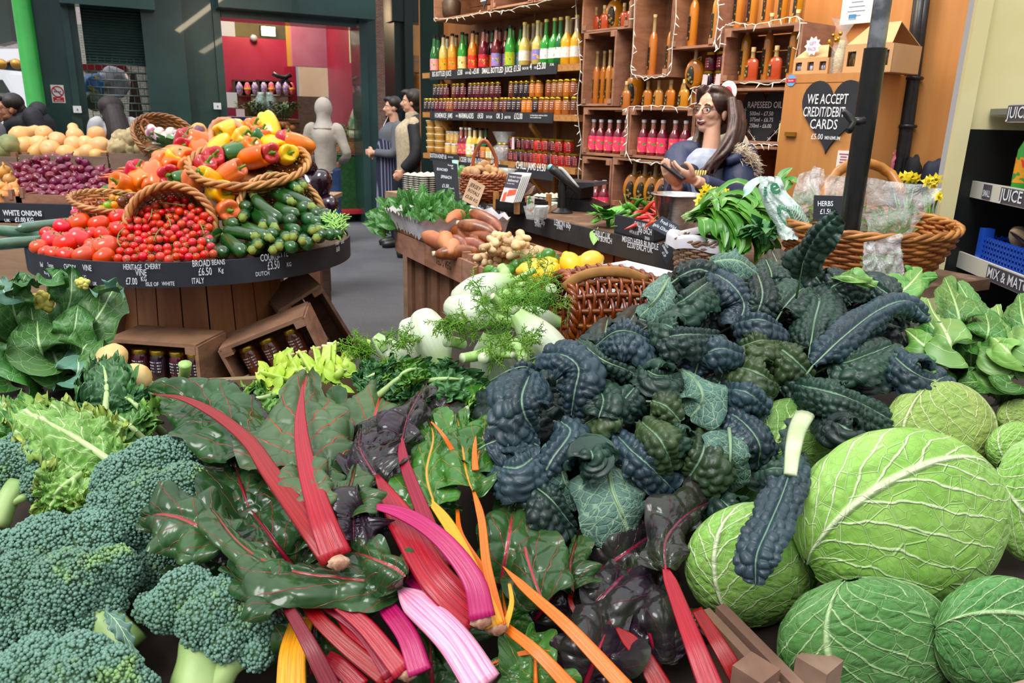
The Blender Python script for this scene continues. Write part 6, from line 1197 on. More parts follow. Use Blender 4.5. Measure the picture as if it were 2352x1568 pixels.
for i,(x0,y0,x1,y1,z)in enumerate(((1460,980,1440,850,.98),(1440,830,1620,850,1.0),(1690,770,1880,920,1.03),(1580,860,1760,960,.99),(1700,900,1870,980,.97),(1380,1050,1560,990,.95),(1580,1110,1790,1010,.95),(1780,1090,1920,1020,.96),(1200,1130,1350,1040,.92),(1320,1100,1440,1080,.92),(1460,1140,1560,1100,.91),(1330,1170,1460,1160,.90),(1560,960,1680,1050,.95),(1430,920,1390,1000,.97),(1230,1170,1300,1190,.89),(1480,900,1540,960,.96))):
 seg(gin[i%3],*q6(x0,y0),*q6(x1,y1),z,z,.115,'knobbly pale ginger root in the heap beside the cassava','ginger roots in the heap')
M_LIME=veg('lime_skin','#3c7a1e','#6a9c2a',8,.3,.35,.03,.1);M_LEM=veg('lemon_skin','#f6c21a','#f2b610',10,.35,.08,.01,.15)
lim=kind1('lime','x','lime',(('peel',(lambda m:(m.ball((0,0,0),.027,12,16,lambda d:1+.12*max(0,d[2]-.9)/.1),m)[1])(MB()),M_LIME),));lem=kind1('lemon','x','lemon',(('peel',(lambda m:(m.ball((0,0,0),(.036,.036,.044),14,18,lambda d:1+.16*max(0,abs(d[2])-.9)/.1),m)[1])(MB()),M_LEM),))
q7=pu(0,1180,350,5.113)
for i,(x,y,z)in enumerate(((130,1310,.93),(215,1300,.92),(250,1265,.93),(325,1255,.94),(405,1210,.98),(360,1290,.94),(465,1270,.96),(270,1320,.92),(330,1330,.92),(20,1340,.91),(-120,1375,.90),(-60,1400,.9),(-200,1420,.9),(225,1350,.91),(-130,1440,.89),(430,1330,.91),(-280,1400,.9),(60,1330,.92))):X,Y=q7(x,y);lim.put(PZ(X,Y,z),aim(Vector((R_(-1,1),R_(-1,0),R_(0,1)))),R_(.9,1.08),'shiny green lime in the heap behind the fennel','limes behind the fennel')
for i,(x,y,z)in enumerate(((390,1355,.95),(545,1350,.93),(670,1315,.97),(390,1440,.94),(520,1430,.92),(790,1340,.93),(880,1320,.95),(905,1280,.98),(500,1475,.91),(180,1390,.93),(250,1450,.92),(230,1380,.93),(330,1480,.91),(600,1480,.9))):X,Y=q7(x,y);lem.put(PZ(X,Y,z),aim(Vector((R_(-1,1),R_(-1,1),R_(-.4,.6)))),R_(.95,1.1),'bright yellow lemon in the heap beside the white box','lemons beside the white box')
t=thing('lime_tray','pale wooden tray of limes and lemons behind the fennel','tray',PZ(1260,630,.85));a,b,c,d=[PZ(*q,.87)for q in((1085,630),(1245,592),(1400,600),(1290,690))];mb=MB()
mb.hexa([q-UP*.02 for q in(a,b,c,d)],[q-UP*.03 for q in(a,b,c,d)]);mb.hexa([a-UP*.03,b-UP*.03,b+UP*.03,a+UP*.03],[q+(d-a).normalized()*.012 for q in(a-UP*.03,b-UP*.03,b+UP*.03,a+UP*.03)]);mb.flat('tray_body',M_OAK,t)
t=thing('tray_trestle','boxed support under the citrus tray','stand',PZ(1250,640,.84));mb=MB();m_=(a+b+c+d)/4;mb.box((.22,.2,.838),(m_.x,m_.y,.419),(0,0,math.atan2(KT.y,KT.x)));mb.flat('box_body',M_DKW,t)
# white box
t=thing('foam_box','white polystyrene box behind the upright wicker basket','box',PZ(1420,640,.8));a,b,c=PZ(1294,622,.96),PZ(1440,598,.96),PZ(1560,626,.96);d=a+(c-b);cen=(a+c)/2
M_FOAM=M('polystyrene','#e8ecf0','#dfe3e8',rough=.7,scale=60,bump=.2)
def ringbox(mb,Q,z0,z1,w):
 cen=sum(Q,Vector())/4;I=[q+(cen-q).normalized()*w for q in Q]
 for i in range(4):
  j=(i+1)%4;mb.hexa([Q[i]+UP*z0,Q[j]+UP*z0,Q[j]+UP*z1,Q[i]+UP*z1],[I[i]+UP*z0,I[j]+UP*z0,I[j]+UP*z1,I[i]+UP*z1])
mb=MB();ringbox(mb,[a,b,c,d],-.14,0,.045);mb.hexa([q-UP*.14 for q in(a,b,c,d)],[q-UP*.16 for q in(a,b,c,d)]);mb.flat('box_body',M_FOAM,t)
t=thing('box_trestle','boxed support under the polystyrene box','stand',cen-UP*.2);mb=MB();mb.hexa([q-UP*.165 for q in(a,b,c,d)],[Vector((q.x,q.y,0))for q in(a,b,c,d)]);mb.flat('box_body',M_DKW,t)
# ---- on the counter
def sign(name,label,px,d,th,mat,lines,nup=None,ink=None,cat='sign'):
 """px: four corners bottom-left, bottom-right, top-right, top-left; d: depth(s)"""
 ds=d if hasattr(d,'__len__')else[d]*4;Q=[P(x,y,q)for(x,y),q in zip(px,ds)];n=(Q[1]-Q[0]).cross(Q[3]-Q[0]).normalized()
 if n.dot(Vector((0,0,EYE))-Q[0])<0:n=-n
 t=thing(name,label,cat,(Q[0]+Q[1])/2);mb=MB();mb.hexa([q-n*th for q in Q][::-1],Q[::-1]);mb.flat('board',mat,t)
 xd,ud=(Q[1]-Q[0]),(Q[3]-Q[0]);W,Hh=xd.length,ud.length
 for s,u,v,h,sx in lines:text(s,t,Q[0]+xd*u+ud*v,xd,ud,h*Hh,ink or M_PEN,sx,.010,lift=.001)
 return t
sign('chalk_board','upright chalkboard reading bunched spinach £1.50',[(1006,462),(1056,468),(1050,376),(993,367)],3.95,.008,M_SLATE,[('BUNCHED',.14,.76,.065,.62),('SPINACH',.28,.58,.075,.6),('£1.50',.28,.36,.085,.6),('bunch',.62,.34,.04,.8),('Portugal',.68,.9,.04,.7),('UK',.82,.83,.04,.7)])
sign('paper_sign','brown paper bag sign handwritten with jersey royals price',[(1061,458),(1096,477),(1115,427),(1080,408)],3.72,.004,M('brown_paper','#c9a888','#b8946f',rough=.8,scale=9),[('JERSEY',.12,.68,.17,.72),('ROYALS',.12,.44,.15,.7),('£5.00 KG',.1,.16,.15,.72)],ink=M_INK)
c=PZ(1108,462,1.001);c=P(1110,440,4.2);c.z=1.0
wicker('wicker_basket','red brown handled basket full of potatoes on the counter',c,UP,[(.07,.005),(.12,.05),(.125,.10),(.118,.145)],22,12,.006,.005,(M('wicker_red','#8a4424','#a85a2e',rough=.4,scale=14,coat=.3),M('wicker_red','#8a4424')),rimr=.01,handle=[([c+_R*-.05+UP*.14,c+_R*-.055+UP*.24,c+_R*.0+UP*.33,c+_R*.06+UP*.25,c+_R*.075+UP*.15],.010)])
pt=kind1('potato','x','potato',(('flesh',lump_mb((.034,.024,.022),1.6,.14,12,16),M('potato_skin','#b58a58','#c9a274',rough=.75,scale=14,jit=.15)),))
for i in range(34):
 a=i*2.4;rr_=.105*math.sqrt((i+.5)/34);pt.put(c+Vector((rr_*math.cos(a),rr_*math.sin(a),.15+.05*(1-rr_/.11)+R_(-.01,.01))),(R_(0,6),R_(0,6),R_(0,6)),R_(.75,1.0),'light brown new potato in the handled basket','potatoes in the handled basket')
def bowl(name,label,c,r0,r1,h,mat,sub=None):
 t=thing(name,label,'bowl',c);MB().lathe([(0,0),(r0,0),(r0+(r1-r0)*.6,h*.5),(r1,h),(r1+.012,h),(r1+.012,h-.004),(r1-.002,h-.004),(r0+(r1-r0)*.55,h*.48),(r0-.005,.006),(0,.006)],32,Matrix.Translation(c)).build('bowl',mat,t);return t
M_CLEAR=cello('clear_plastic',.28,'#dfe9e6',.08)
c=P(1135,418,4.35);c.z=1.0;t=bowl('plastic_bowl','clear plastic bowl with blue bags behind the potato basket',c,.07,.12,.17,M_CLEAR);mb=MB();mb.ball(c+UP*.06,(.07,.07,.05),10,14,lambda d:1+.2*mnoise.noise(Vector(d)*4));mb.build('contents',M('blue_bag','#4fa0c8',rough=.4),t)
c=P(1048,415,4.42);c.z=1.0;t=thing('lime_tub','clear tilted tub of green limes behind the chalkboard','tub',c);MB().lathe([(.05,0),(.08,.14),(.085,.14),(.055,0),(0,0)],4,Matrix.Translation(c)@Matrix.Rotation(.3,4,'X')).flat('tub',M_CLEAR,t)
for i,(x,y)in enumerate(((1061,392),(1073,398),(1062,403),(1075,403),(1056,396))):lim.put(P(x,y,4.4),None,1.2,'pale green lime in the tub behind the chalkboard','limes in the tub')
mb=MB();c=P(1046,376,4.3);mb.lathe([(.02,0),(.012,.02),(.02,.1),(0,.1)],8,Matrix.Translation(c-UP*.08));tag(mb.build('spray_bottle',M('mint_plastic','#9ed4c4',rough=.35)),'mint green spray bottle top behind the chalkboard','bottle')
M_PULP=M('pulp_tray','#c9c4b6','#a9a498',rough=.85,scale=14)
def egg_stack(c,n,sx,sy,label,rz=.8):
 t=thing('egg_tray_stack',label,'trays',c);mb=MB()
 for k in range(n):
  V=np.array([[((i/16-.5)*sx,(j/16-.5)*sy,k*.012+.014*abs(math.sin(i*math.pi/4)*math.sin(j*math.pi/4)))for j in range(17)]for i in range(17)]);Mx=np.array(Matrix.Rotation(rz,3,'Z'));mb.grid(V@Mx.T+np.array(c))
 tag(mb.build('trays',M_PULP,t),kind='stuff')
c=P(978,440,4.5);t=thing('side_table','small table end behind the spinach with egg trays','table',(c.x,c.y,0));MB().box((.35,.35,.04),(c.x,c.y,c.z-.025),(0,0,.7)).flat('top',M_TANW,t)
for a,b in((-.12,0),(.12,0)):MB().box((.04,.04,c.z-.045),(c.x+a,c.y+b,(c.z-.045)/2)).flat('leg',M_TANW,t)
egg_stack(c,9,.2,.2,'tall stack of grey pulp egg trays behind the spinach');c=PZ(1268,460,1.003);egg_stack(c,3,.16,.16,'low stack of grey pulp trays behind the card reader stand')
# leaflet rack
q=PZ(1135,486,1.002);def_=None
t=thing('leaflet_rack','small black slotted rack holding printed leaflets on the counter','rack',PZ(1180,482,1.002));a,b=PZ(1133,481,1.002),PZ(1186,492,1.002);xd=(b-a).normalized();yd=Vector((-xd.y,xd.x,0));w=.17
def rk(u,v,z):return a+xd*u+yd*v+UP*z
def rbox(mb,u0,u1,v0,v1,z0,z1):mb.hexa([rk(u0,v0,z0),rk(u1,v0,z0),rk(u1,v0,z1),rk(u0,v0,z1)],[rk(u0,v1,z0),rk(u1,v1,z0),rk(u1,v1,z1),rk(u0,v1,z1)]);return mb
W_=(b-a).length;mb=MB();rbox(mb,0,W_,0,.008,0,.055);rbox(mb,0,W_,.2,.208,0,.055);rbox(mb,0,.008,0,.2,0,.055);rbox(mb,W_-.008,W_,0,.2,0,.055);rbox(mb,0,W_,0,.2,0,.006);mb.flat('tray',M_BLACK,t)
for u,v in((0,0),(W_-.02,0),(W_-.02,.19),(0,.19)):rbox(MB(),u,u+.022,v-.002,v+.018,0,.09).flat('corner_post',M_OAK,t)
for i in range(5):
 c0=[(1148,462),(1179,466),(1203,400),(1168,398)];dx=i*4.5;Q=[P(x+dx,y-i*.6,3.62+i*.012)for x,y in c0];n=(Q[1]-Q[0]).cross(Q[3]-Q[0]).normalized();mb=MB();mb.hexa([p+n*.003 for p in Q][::-1],Q[::-1])
 tt=thing('leaflet','front leaflet with carrot picture in the counter rack' if i==0 else 'white edged leaflet, %s behind the carrot leaflet'%ORD[i-1],'leaflet',Q[0]);mb.flat('paper',M_WHITE if i else M('leaflet_dark','#ded8d6','#d8d4d4',rough=.5),tt)
 if i==0:
  xq,uq=Q[1]-Q[0],Q[3]-Q[0];nn=n if n.dot(Vector((0,0,EYE))-Q[0])>0 else-n
  def lq(u,v):return Q[0]+xq*u+uq*v+nn*.004
  mb=MB();mb.add([tuple(lq(*p))for p in((0,.5),(1,.5),(1,1),(0,1))],[(0,1,2,3)]);mb.flat('dark_panel',M('plum_print','#3a3444',rough=.5),tt)
  mb=MB();mb.add([tuple(lq(*p)+nn*.001)for p in((.1,.02),(.35,.02),(.3,.35),(.12,.3))],[(0,1,2,3)]);mb.add([tuple(lq(*p)+nn*.001)for p in((.35,.2),(.95,.3),(.95,.48),(.4,.42))],[(0,1,2,3)]);mb.flat('carrot_print',M('orange_print','#e0582a'),tt)
  for s,v,h in(('THE BEST FOOD',.86,.06),('delivered',.72,.1),('to your door',.63,.05)):text(s,tt,lq(.12,v),xq,uq,h*uq.length,M_WHITE,.7,.01,lift=.002)
mb=MB();Q=[P(x,y,3.74)for x,y in((1196,456),(1218,446),(1231,436),(1230,428),(1218,420),(1205,424))];n=Vector((0,-1,.2));mb.add([tuple(p)for p in Q]+[tuple(p+Vector((0,.02,0)))for p in Q],[tuple(range(6)),tuple(range(6,12))[::-1]]+[(i,(i+1)%6,6+(i+1)%6,6+i)for i in range(6)])
t=thing('brown_rack','dark brown slotted plastic rack leaning behind the leaflets','rack',Q[0]);mb.flat('panel',M('brown_plastic','#4a3028',rough=.4),t);mb=MB()
for k in range(6):mb.tube([P(1203+k*3.6,452-k*3.6-3,3.725),P(1222+k*1.4,444-k*3.2-1,3.725)],.0025,4)
mb.build('slots',M('tan_slot','#b89a80'),t)
c=PZ(1232,503,1.002);t=thing('card_tub','small clear tub of white cards at the counter edge','tub',c);mb=MB();mb.lathe([(.045,0),(.062,.06),(.064,.06),(.047,0),(0,0)],4,Matrix.Translation(c)@Matrix.Rotation(.2,4,'Z'));mb.flat('tub',M_CLEAR,t)
mb=MB()
for k in range(6):mb.box((.05,.004,.055),c+Vector((.012+k*.003,-.03+k*.012,.035)),(.35,0,.3))
mb.flat('cards',M_WHITE,t);mb=MB();mb.box((.035,.004,.09),c+Vector((-.03,0,.06)),(.3,0,.1));mb.flat('printed_card',labelm('flyer_print','#e6e4de',('#4fa04a','#e06a2a','#e6e4de')),t)
for i,(x0,y0,x1,y1)in enumerate(((1230,455,1262,470),(1244,462,1282,466))):mb=MB();a_=PZ((x0+x1)/2,y1,1.003);mb.box((.12,.06,.004),a_,(0,0,-.4+i*.4));tag(mb.flat('mint_paper',M('mint_paper','#b9dccf',rough=.7)),['mint green paper slip beside the brown rack','mint green paper slip before the low egg trays'][i],'paper')
# card reader and till
c=PZ(1290,488,1.001);t=thing('card_reader','black card reader mounted on a round footed stand','card reader',c);MB().lathe([(0,0),(.055,0),(.056,.004),(.04,.012),(.024,.022),(.02,.024),(.02,.15),(0,.15)],24,Matrix.Translation(c)).build('stand',M_BLACK,t,sharp=40)
top=c+UP*.165;a_=(P(1268,405,3.4)-P(1325,445,3.4));a_.normalize();mb=MB();mb.tube([top+a_*.075+UP*.012,top+a_*.05+UP*.012,top-a_*.02+UP*.004,top-a_*.1-UP*.01],[.024,.028,.024,.018],10,fn=lambda a,t_:(1.3*math.copysign(abs(math.cos(a))**.5,math.cos(a)),.75*math.copysign(abs(math.sin(a))**.5,math.sin(a))));mb.build('terminal',M_BLACK,t)
mb=MB();mb.ball(top+a_*.076+UP*.012,(.016,.022,.018),8,10);mb.build('screen',M('teal_screen','#79d0c8',rough=.2),t);mb=MB();mb.tube(sp3([top+a_*.03+UP*.035,top+a_*.0+UP*.04,top-a_*.09+UP*.008],8),.009,8);mb.build('grip',M('grey_plastic','#b9bbb9',rough=.35),t);MB().ball(top-UP*.012,.02,8,12).build('swivel',M_BLACK,t)
c=PZ(1338,487,1.001);t=thing('receipt_till','black till printer box with a flip lid on the counter','till',c);Rz=Matrix.Translation(c+Vector((.0,.10,0)))@Matrix.Rotation(-.55,4,'Z');mb=MB()
def prism(mb,prof,w,Mx):V=[Mx@Vector((x,-w/2,z))for x,z in prof]+[Mx@Vector((x,w/2,z))for x,z in prof];n=len(prof);mb.add([tuple(q)for q in V],[tuple(range(n)),tuple(range(n,2*n))[::-1]]+[(i,n+i,n+(i+1)%n,(i+1)%n)for i in range(n)]);return mb
prism(mb,[(-.10,0),(.13,0),(.13,.03),(.04,.055),(.02,.06),(-.10,.06)],.15,Rz).flat('base',M_BLACK,t);prism(MB(),[(-.10,.062),(.03,.062),(.03,.115),(-.10,.115)],.15,Rz).flat('printer_body',M_BLACK,t)
prism(MB(),[(-.10,.117),(.04,.117),(.11,.135),(.10,.15),(.02,.145),(-.08,.15)],.16,Rz).flat('lid',M('dark_grey_plastic','#34363a',rough=.35),t)
MB().tube(sp3([c+Vector((-.03,.05,.14)),c+Vector((-.05,.0,.1)),c+Vector((-.07,.03,.03))],8),.004,5).build('cable',M_BLACK,t);text('epos',t,Rz@Vector((-.08,-.0765,.09)),Rz.to_3x3()@Vector((1,0,0)),UP,.016,M('grey_print','#8f939c'),.8,.006)
# chilli tray, steel bowl
c=PZ(1480,540,1.002);t=thing('chilli_tray','black painted tray of red and green chillies on the counter','tray',c);Q=[PZ(x,y,1.003)for x,y in((1410,534),(1500,558),(1572,536),(1486,512))];mb=MB();cen=sum(Q,Vector())/4;I=[q+(cen-q).normalized()*.012 for q in Q]
for i in range(4):j=(i+1)%4;mb.hexa([Q[i],Q[j],Q[j]+UP*.075,Q[i]+UP*.075],[I[i],I[j],I[j]+UP*.075,I[i]+UP*.075])
mb.hexa(Q,[q+UP*.006 for q in Q]);mb.flat('tray_body',M_SLATE,t);xd=Q[1]-Q[0]
for s,u,z,h,sx in(('CHILLI (MILD)',.52,.05,.018,.66),('30p EACH',.62,.028,.024,.66),('4 FOR £1.00',.42,.016,.013,.7),('SPAIN',.8,.006,.013,.7)):text(s,t,Q[0]+xd*u+UP*z,xd,UP,h,M_PEN,sx,.01)
M_CHI=veg('chilli_red','#d8140f','#c00f14',jit=.15,rough=.15);M_CHG=veg('chilli_green','#3c7a1a','#5a9a2a',rough=.2)
def chil(k):mb=MB();pts=sp3([(0,0,0),(.03,.004*k,.004),(.06,.014*k,0),(.088,.034*k,-.006)],12);mb.tube(pts,[.009,.0105,.011,.011,.0105,.01,.009,.008,.0065,.005,.003,.001],9);return mb
CHI=[kind1('chilli','x','chilli',(('pod',chil(k),M_CHI),('stalk',(lambda m:(m.tube(sp3([(.004,0,0),(-.008,0,.002),(-.022,0,.012),(-.034,.006,.016)],8),[.008,.0075,.0025,.002,.002,.002,.002,.0025],6),m)[1])(MB()),M_STEM)))for k in(.3,1.3)]
rc=random.Random(6)
for i,(x,y,g)in enumerate([(x,y,0)for x,y in((1468,490),(1482,494),(1495,505),(1510,492),(1525,488),(1540,492),(1552,478),(1536,476),(1515,478),(1500,476),(1486,480),(1474,500),(1505,512),(1520,505),(1545,500),(1475,514),(1490,520),(1460,505),(1530,498),(1558,490),(1550,465),(1507,485))]+[(x,y,1)for x,y in((1446,476),(1458,470),(1472,465),(1440,490),(1436,500),(1446,505),(1528,465),(1455,482))]):
 p=PZ(x,y,1.06+max(0,500-y)*.0012);d=Vector((rc.uniform(-1,1),rc.uniform(-1,1),rc.uniform(-.5,.8)));CHI[i%2].put(p-d.normalized()*.04,d.to_track_quat('X','Z').to_euler(),1.1,'%s in the black tray on the counter'%['shiny curved red chilli','slim green chilli'][g],'red chillies in the tray' if not g else 'green chillies in the tray',{'pod':M_CHG}if g else None)
for K in CHI:K.done()
c=P(1560,440,3.02);c.z=1.001;t=bowl('steel_bowl','wide steel mixing bowl behind the chillies',c,.06,.10,.175,M_STEEL)
mb=MB();p=PZ(1350,526,1.005);leafsimple(mb,p+Vector((.05,.06,0)),Vector((-.3,-1,-.4)),UP,.10,.024);tag(mb.build('fallen_leaf',M('pale_leaf2','#8fbf5a','#a3cc6e',rough=.4)),'pale green leaf hanging over the black counter edge','leaf')
tuft(PZ(1400,520,1.0),.04,.05,50,M('chive_green','#4f9a34','#6ab04a',rough=.4,scale=10),'herb_bunch','small bunch of bright green herb stems beside the chilli tray','herbs',.04,3)
# hanging price boards
sign('price_board','grey slate tag reading fresh wild garlic, tilted over the tray',[(1490,520),(1545,549),(1561,519),(1521,496)],2.72,.004,M('slate_blue','#3a4152',rough=.8),[('Fresh Wild',.14,.58,.22,.72),('garlic £2/bunch',.06,.2,.2,.66)])
sign('price_board','black board reading fresh coriander, hung diamond wise',[(1512,572),(1531,608),(1552,577),(1528,548)],2.74,.004,M_SLATE,[('FRESH',.05,.72,.17,.8),('CORIANDER',.05,.45,.17,.6),('£1.50',.3,.14,.2,.7)])
sign('price_board','black board reading fresh mint £1.50 below the basket',[(1560,612),(1590,622),(1600,568),(1564,552)],2.58,.004,M_SLATE,[('FRESH',.1,.72,.15,.62),('MINT',.1,.48,.17,.66),('£1.50',.4,.2,.15,.6),('UK',-.0,.22,.1,.7)])
# wild garlic basket
c=PZ(1600,566,.98);c=P(1625,575,2.62);M_GW=M('wicker_grey','#8a6a50','#6f513a',rough=.6,scale=14)
wicker('wicker_basket','grey brown wicker basket lined with white cloth holding wild garlic',c-UP*.08,UP,[(.105,0),(.115,.06),(.12,.12)],26,14,.0055,.005,(M_GW,M_GW),rimr=.008,ell=.9)
t=thing('basket_stand','dark box carrying the wild garlic basket','stand',(c.x,c.y,0));MB().box((.15,.15,c.z-.085),(c.x-.03,c.y-.03,(c.z-.085)/2)).flat('box_body',M_DKW,t)
mb=MB();V=[[tuple(c+Vector((math.cos(a)*(r+.01*math.sin(7*a)),.9*math.sin(a)*r,z+.006*math.sin(5*a))))for a in np.linspace(0,2*math.pi,60)]for r,z in((.10,.04),(.125,.06),(.135,.045),(.136,.015))];mb.grid(V);tag(mb.build('cloth_liner',M_PAPER),'white cloth liner folded over the wild garlic basket rim','cloth')
M_GARL=leafmat('garlic_leaf','#3c7d22','#5a9a32','#9cc26a',nside=0.01,mw=.08,sw=.001,rough=.3,jit=0,smix=0,bst=.15)
mb=MB();r_=random.Random(12);root=P(1585,500,2.66)
def strap(mb,pts,w,n=14,m=5,fold=.35,up=(0,-.4,1)):
 L=sp3(pts,n);F=frames(L,up);V=[]
 for i,(p,(T,N,B))in enumerate(zip(L,F)):
  t=i/(n-1);ww=w*(math.sin(math.pi*min(1,max(0,(t*1.02))))**.7)+.0015;V.append([tuple(p+B*ww*u+N*fold*ww*abs(u))for u in np.linspace(-1,1,m)])
 mb.grid(V)
for i in range(150):
 u=r_.random();ex,ey=lerp(1640,1785,r_.random()),lerp(445,565,r_.random()**.8);dd=2.62-(ey-420)*.0007+r_.uniform(-.06,.06);mid=P(lerp(1600,ex,.6),min(ey,480)-r_.uniform(5,28)+.12*(ey-430)+(ex<1690)*14,dd+.04)
 strap(mb,[root+_R*r_.uniform(-.02,.03)+UP*r_.uniform(-.02,.02),mid,P(ex,ey,dd),P(ex+r_.uniform(-6,12),ey+r_.uniform(15,42),dd-.02)],r_.uniform(.010,.019))
for x0,x1,y1 in((1690,1672,575),(1640,1650,560),(1690,1695,580),(1720,1760,560),(1615,1622,555),(1745,1700,540)):strap(mb,[P(x0-20,500,2.56),P(x0,505,2.5),P((x0+x1)/2,535,2.48),P(x1,y1,2.5)],.02,fold=.2)
t=thing('wild_garlic','mound of long glossy wild garlic leaves flopping over its basket','herbs',root);tag(mb.build('leaves',M_GARL,t),kind='stuff');mb=MB()
for i in range(40):mb.tube(sp3([P(1572+r_.uniform(-8,22),500+r_.uniform(-10,12),2.66),P(1600,488+r_.uniform(-12,10),2.64),P(1640,470+r_.uniform(-25,15),2.63)],5),.003,4)
mb.build('stalks',M('garlic_stalk','#a9cf7a','#cfe0ae',rough=.35),t)
tuft(P(1755,560,2.45),.03,.06,45,M('parsley','#3f8a4a','#58a05c',rough=.5),'parsley_sprig','flat parsley sprig below the wild garlic leaves','herbs',.03,8)
# daffodils
M_DAF=M('daffodil','#f4d81e','#f7e23a',rough=.5,scale=20)
def daff(mb,c,s,d):
 d=Vector(d).normalized();a0=d.orthogonal().normalized();b0=d.cross(a0)
 for k in range(6):
  a=k*math.pi/3;v=a0*math.cos(a)+b0*math.sin(a);w=d.cross(v);mb.add([tuple(q)for q in(c,c+v*s*.6+w*s*.3,c+v*s*1.1-d*s*.1,c+v*s*.6-w*s*.3)],[(0,1,2,3)])
 mb.lathe([(s*.22,0),(s*.25,s*.3),(s*.36,s*.5),(s*.30,s*.48),(s*.2,s*.05)],8,Matrix.Translation(c)@d.to_track_quat('Z','Y').to_matrix().to_4x4())
def dbunch(label,pts,d,foot):
 t=thing('daffodil_bunch',label,'flowers',foot);mb=MB();ms=MB()
 for x,y in pts:c=P(x,y,d+R_(-.03,.03));daff(mb,c,.021,Vector((R_(-.8,.8),-1,R_(-.2,.6))));ms.tube(sp3([c,c+Vector((0,.01,-.05)),foot+Vector((R_(-.02,.02),0,0))],6),.003,4)
 mb.build('flowers',M_DAF,t);ms.build('stems',M_STEM,t)
dbunch('yellow daffodil bunch between the steel bowl and wild garlic',[(1622,432),(1635,438),(1612,452),(1628,448),(1640,446),(1618,440),(1650,442),(1606,462),(1630,460),(1668,442)],2.78,P(1632,505,2.7))
dbunch('yellow daffodils behind the herb basket near the duster',[(2070,408),(2082,404),(2095,406),(2105,410),(2090,412),(2062,412)],2.75,P(2085,520,2.6));dbunch('yellow daffodils tucked beside the cold cabinet post',[(2132,418),(2145,422),(2150,412),(2140,430),(2155,450),(2148,445),(2136,415)],2.45,P(2140,560,2.4))
# herb basket, bags, pole
c=P(1975,590,2.4);c.z=1.123;HB=c
M_WO=M('wicker_orange','#c47a2a','#9a5618',rough=.4,scale=12,coat=.25,jit=.1)
wicker('wicker_basket','large oval orange wicker basket of bagged herbs behind pole',c-UP*.12,(0,-.15,1),[(.19,0),(.225,.06),(.25,.12),(.262,.165)],34,16,.007,.007,(M_WO,M_WO),rimr=.012,ell=.62,xdir=(1,-.1,0),handle=[([P(1876,520,2.4),P(1892,450,2.45),P(1925,395,2.48),P(1975,372,2.5),P(2040,395,2.5),P(2075,450,2.46)],.017)])
M_BAG=cello('herb_bag_film',.26,'#f2f6f6',.08);M_HERBB=M('bagged_herb','#5f7f3a','#84a04e',rough=.6,scale=10,jit=.2)
def herbbag(label,quad,d,dd=.05,inner=True,seed=0,group=None):
 t=thing('herb_bag',label,'bag',P(*quad[0],d));n=18;Q=[P(x,y,d)for x,y in quad];ny=(Q[1]-Q[0]).cross(Q[3]-Q[0]).normalized();ny=-ny if ny.y>0 else ny;mb=MB()
 for sg in(1,-.4):
  V=[]
  for i in range(n):
   row=[]
   for j in range(n):
    u,v=j/(n-1),i/(n-1);p=(Q[0]*(1-u)+Q[1]*u)*(1-v)+(Q[3]*(1-u)+Q[2]*u)*v;k=(math.sin(math.pi*u)*math.sin(math.pi*min(1,v*1.15+.05)if v<.83 else math.pi*.0))if v<.83 else 0
    w=mnoise.noise(Vector((u*5+seed,v*5,seed)))*.6+mnoise.noise(Vector((u*13,v*13+seed,sg)))*.3;row.append(tuple(p+ny*(dd*k*(1+.6*w)*sg+.03*w)))
   V.append(row)
  mb.grid(V)
 mb.build('film',M_BAG,t)
 if inner:
  m2=MB();r=random.Random(seed+1)
  for i in range(70):
   u,v=r.uniform(.12,.88),r.uniform(.04,.55);p=(Q[0]*(1-u)+Q[1]*u)*(1-v)+(Q[3]*(1-u)+Q[2]*u)*v;dv=(_R*r.uniform(-1,1)+_U*r.uniform(-.3,1));kk=(Q[1]-Q[0]).length*4.5;leafsimple(m2,p-ny*.01,dv,ny,r.uniform(.04,.08)*min(1,kk),r.uniform(.006,.012)*min(1,kk),.1,4,3,.1)
  tag(m2.build('herbs',M_HERBB,t),kind='stuff')
herbbag('big crinkled herb bag fanning over the basket by the cold cabinet',[(1990,575),(2085,545),(2165,432),(1990,408)],2.30,.07,True,1)
herbbag('clear herb bag standing up behind the herbs price board',[(1870,540),(1990,560),(1985,410),(1900,400)],2.38,.06,True,2)
herbbag('clear herb bag pointing up between garlic and basket handle',[(1800,520),(1890,540),(1880,385),(1835,400)],2.46,.06,True,3)
herbbag('small flat herb bag hung on the basket side, one with bay leaves',[(2026,636),(2078,630),(2068,535),(1990,560)],2.16,.012,True,4)
herbbag('small flat herb bag hung on the basket side nearer the pole',[(1980,628),(2022,628),(2006,552),(1985,556)],2.125,.012,True,5)
herbbag('loose film top of a herb bag beside the orange cabinet',[(1830,470),(1900,470),(1893,388),(1868,382)],2.52,.03,False,6)
sign('price_board','black board reading herbs £1.50 in front of the bagged herbs',[(1868,508),(1931,508),(1936,450),(1871,448)],2.22,.004,M_SLATE,[('HERBS',.12,.58,.2,.76),('£1.50',.22,.28,.2,.76)])
sign('price_board','black board mostly hidden by kale reading leaf',[(1745,625),(1815,622),(1822,575),(1765,575)],2.3,.004,M_SLATE,[('T-LEAF',.4,.6,.25,.6),('£1.50',.55,.25,.25,.6)])
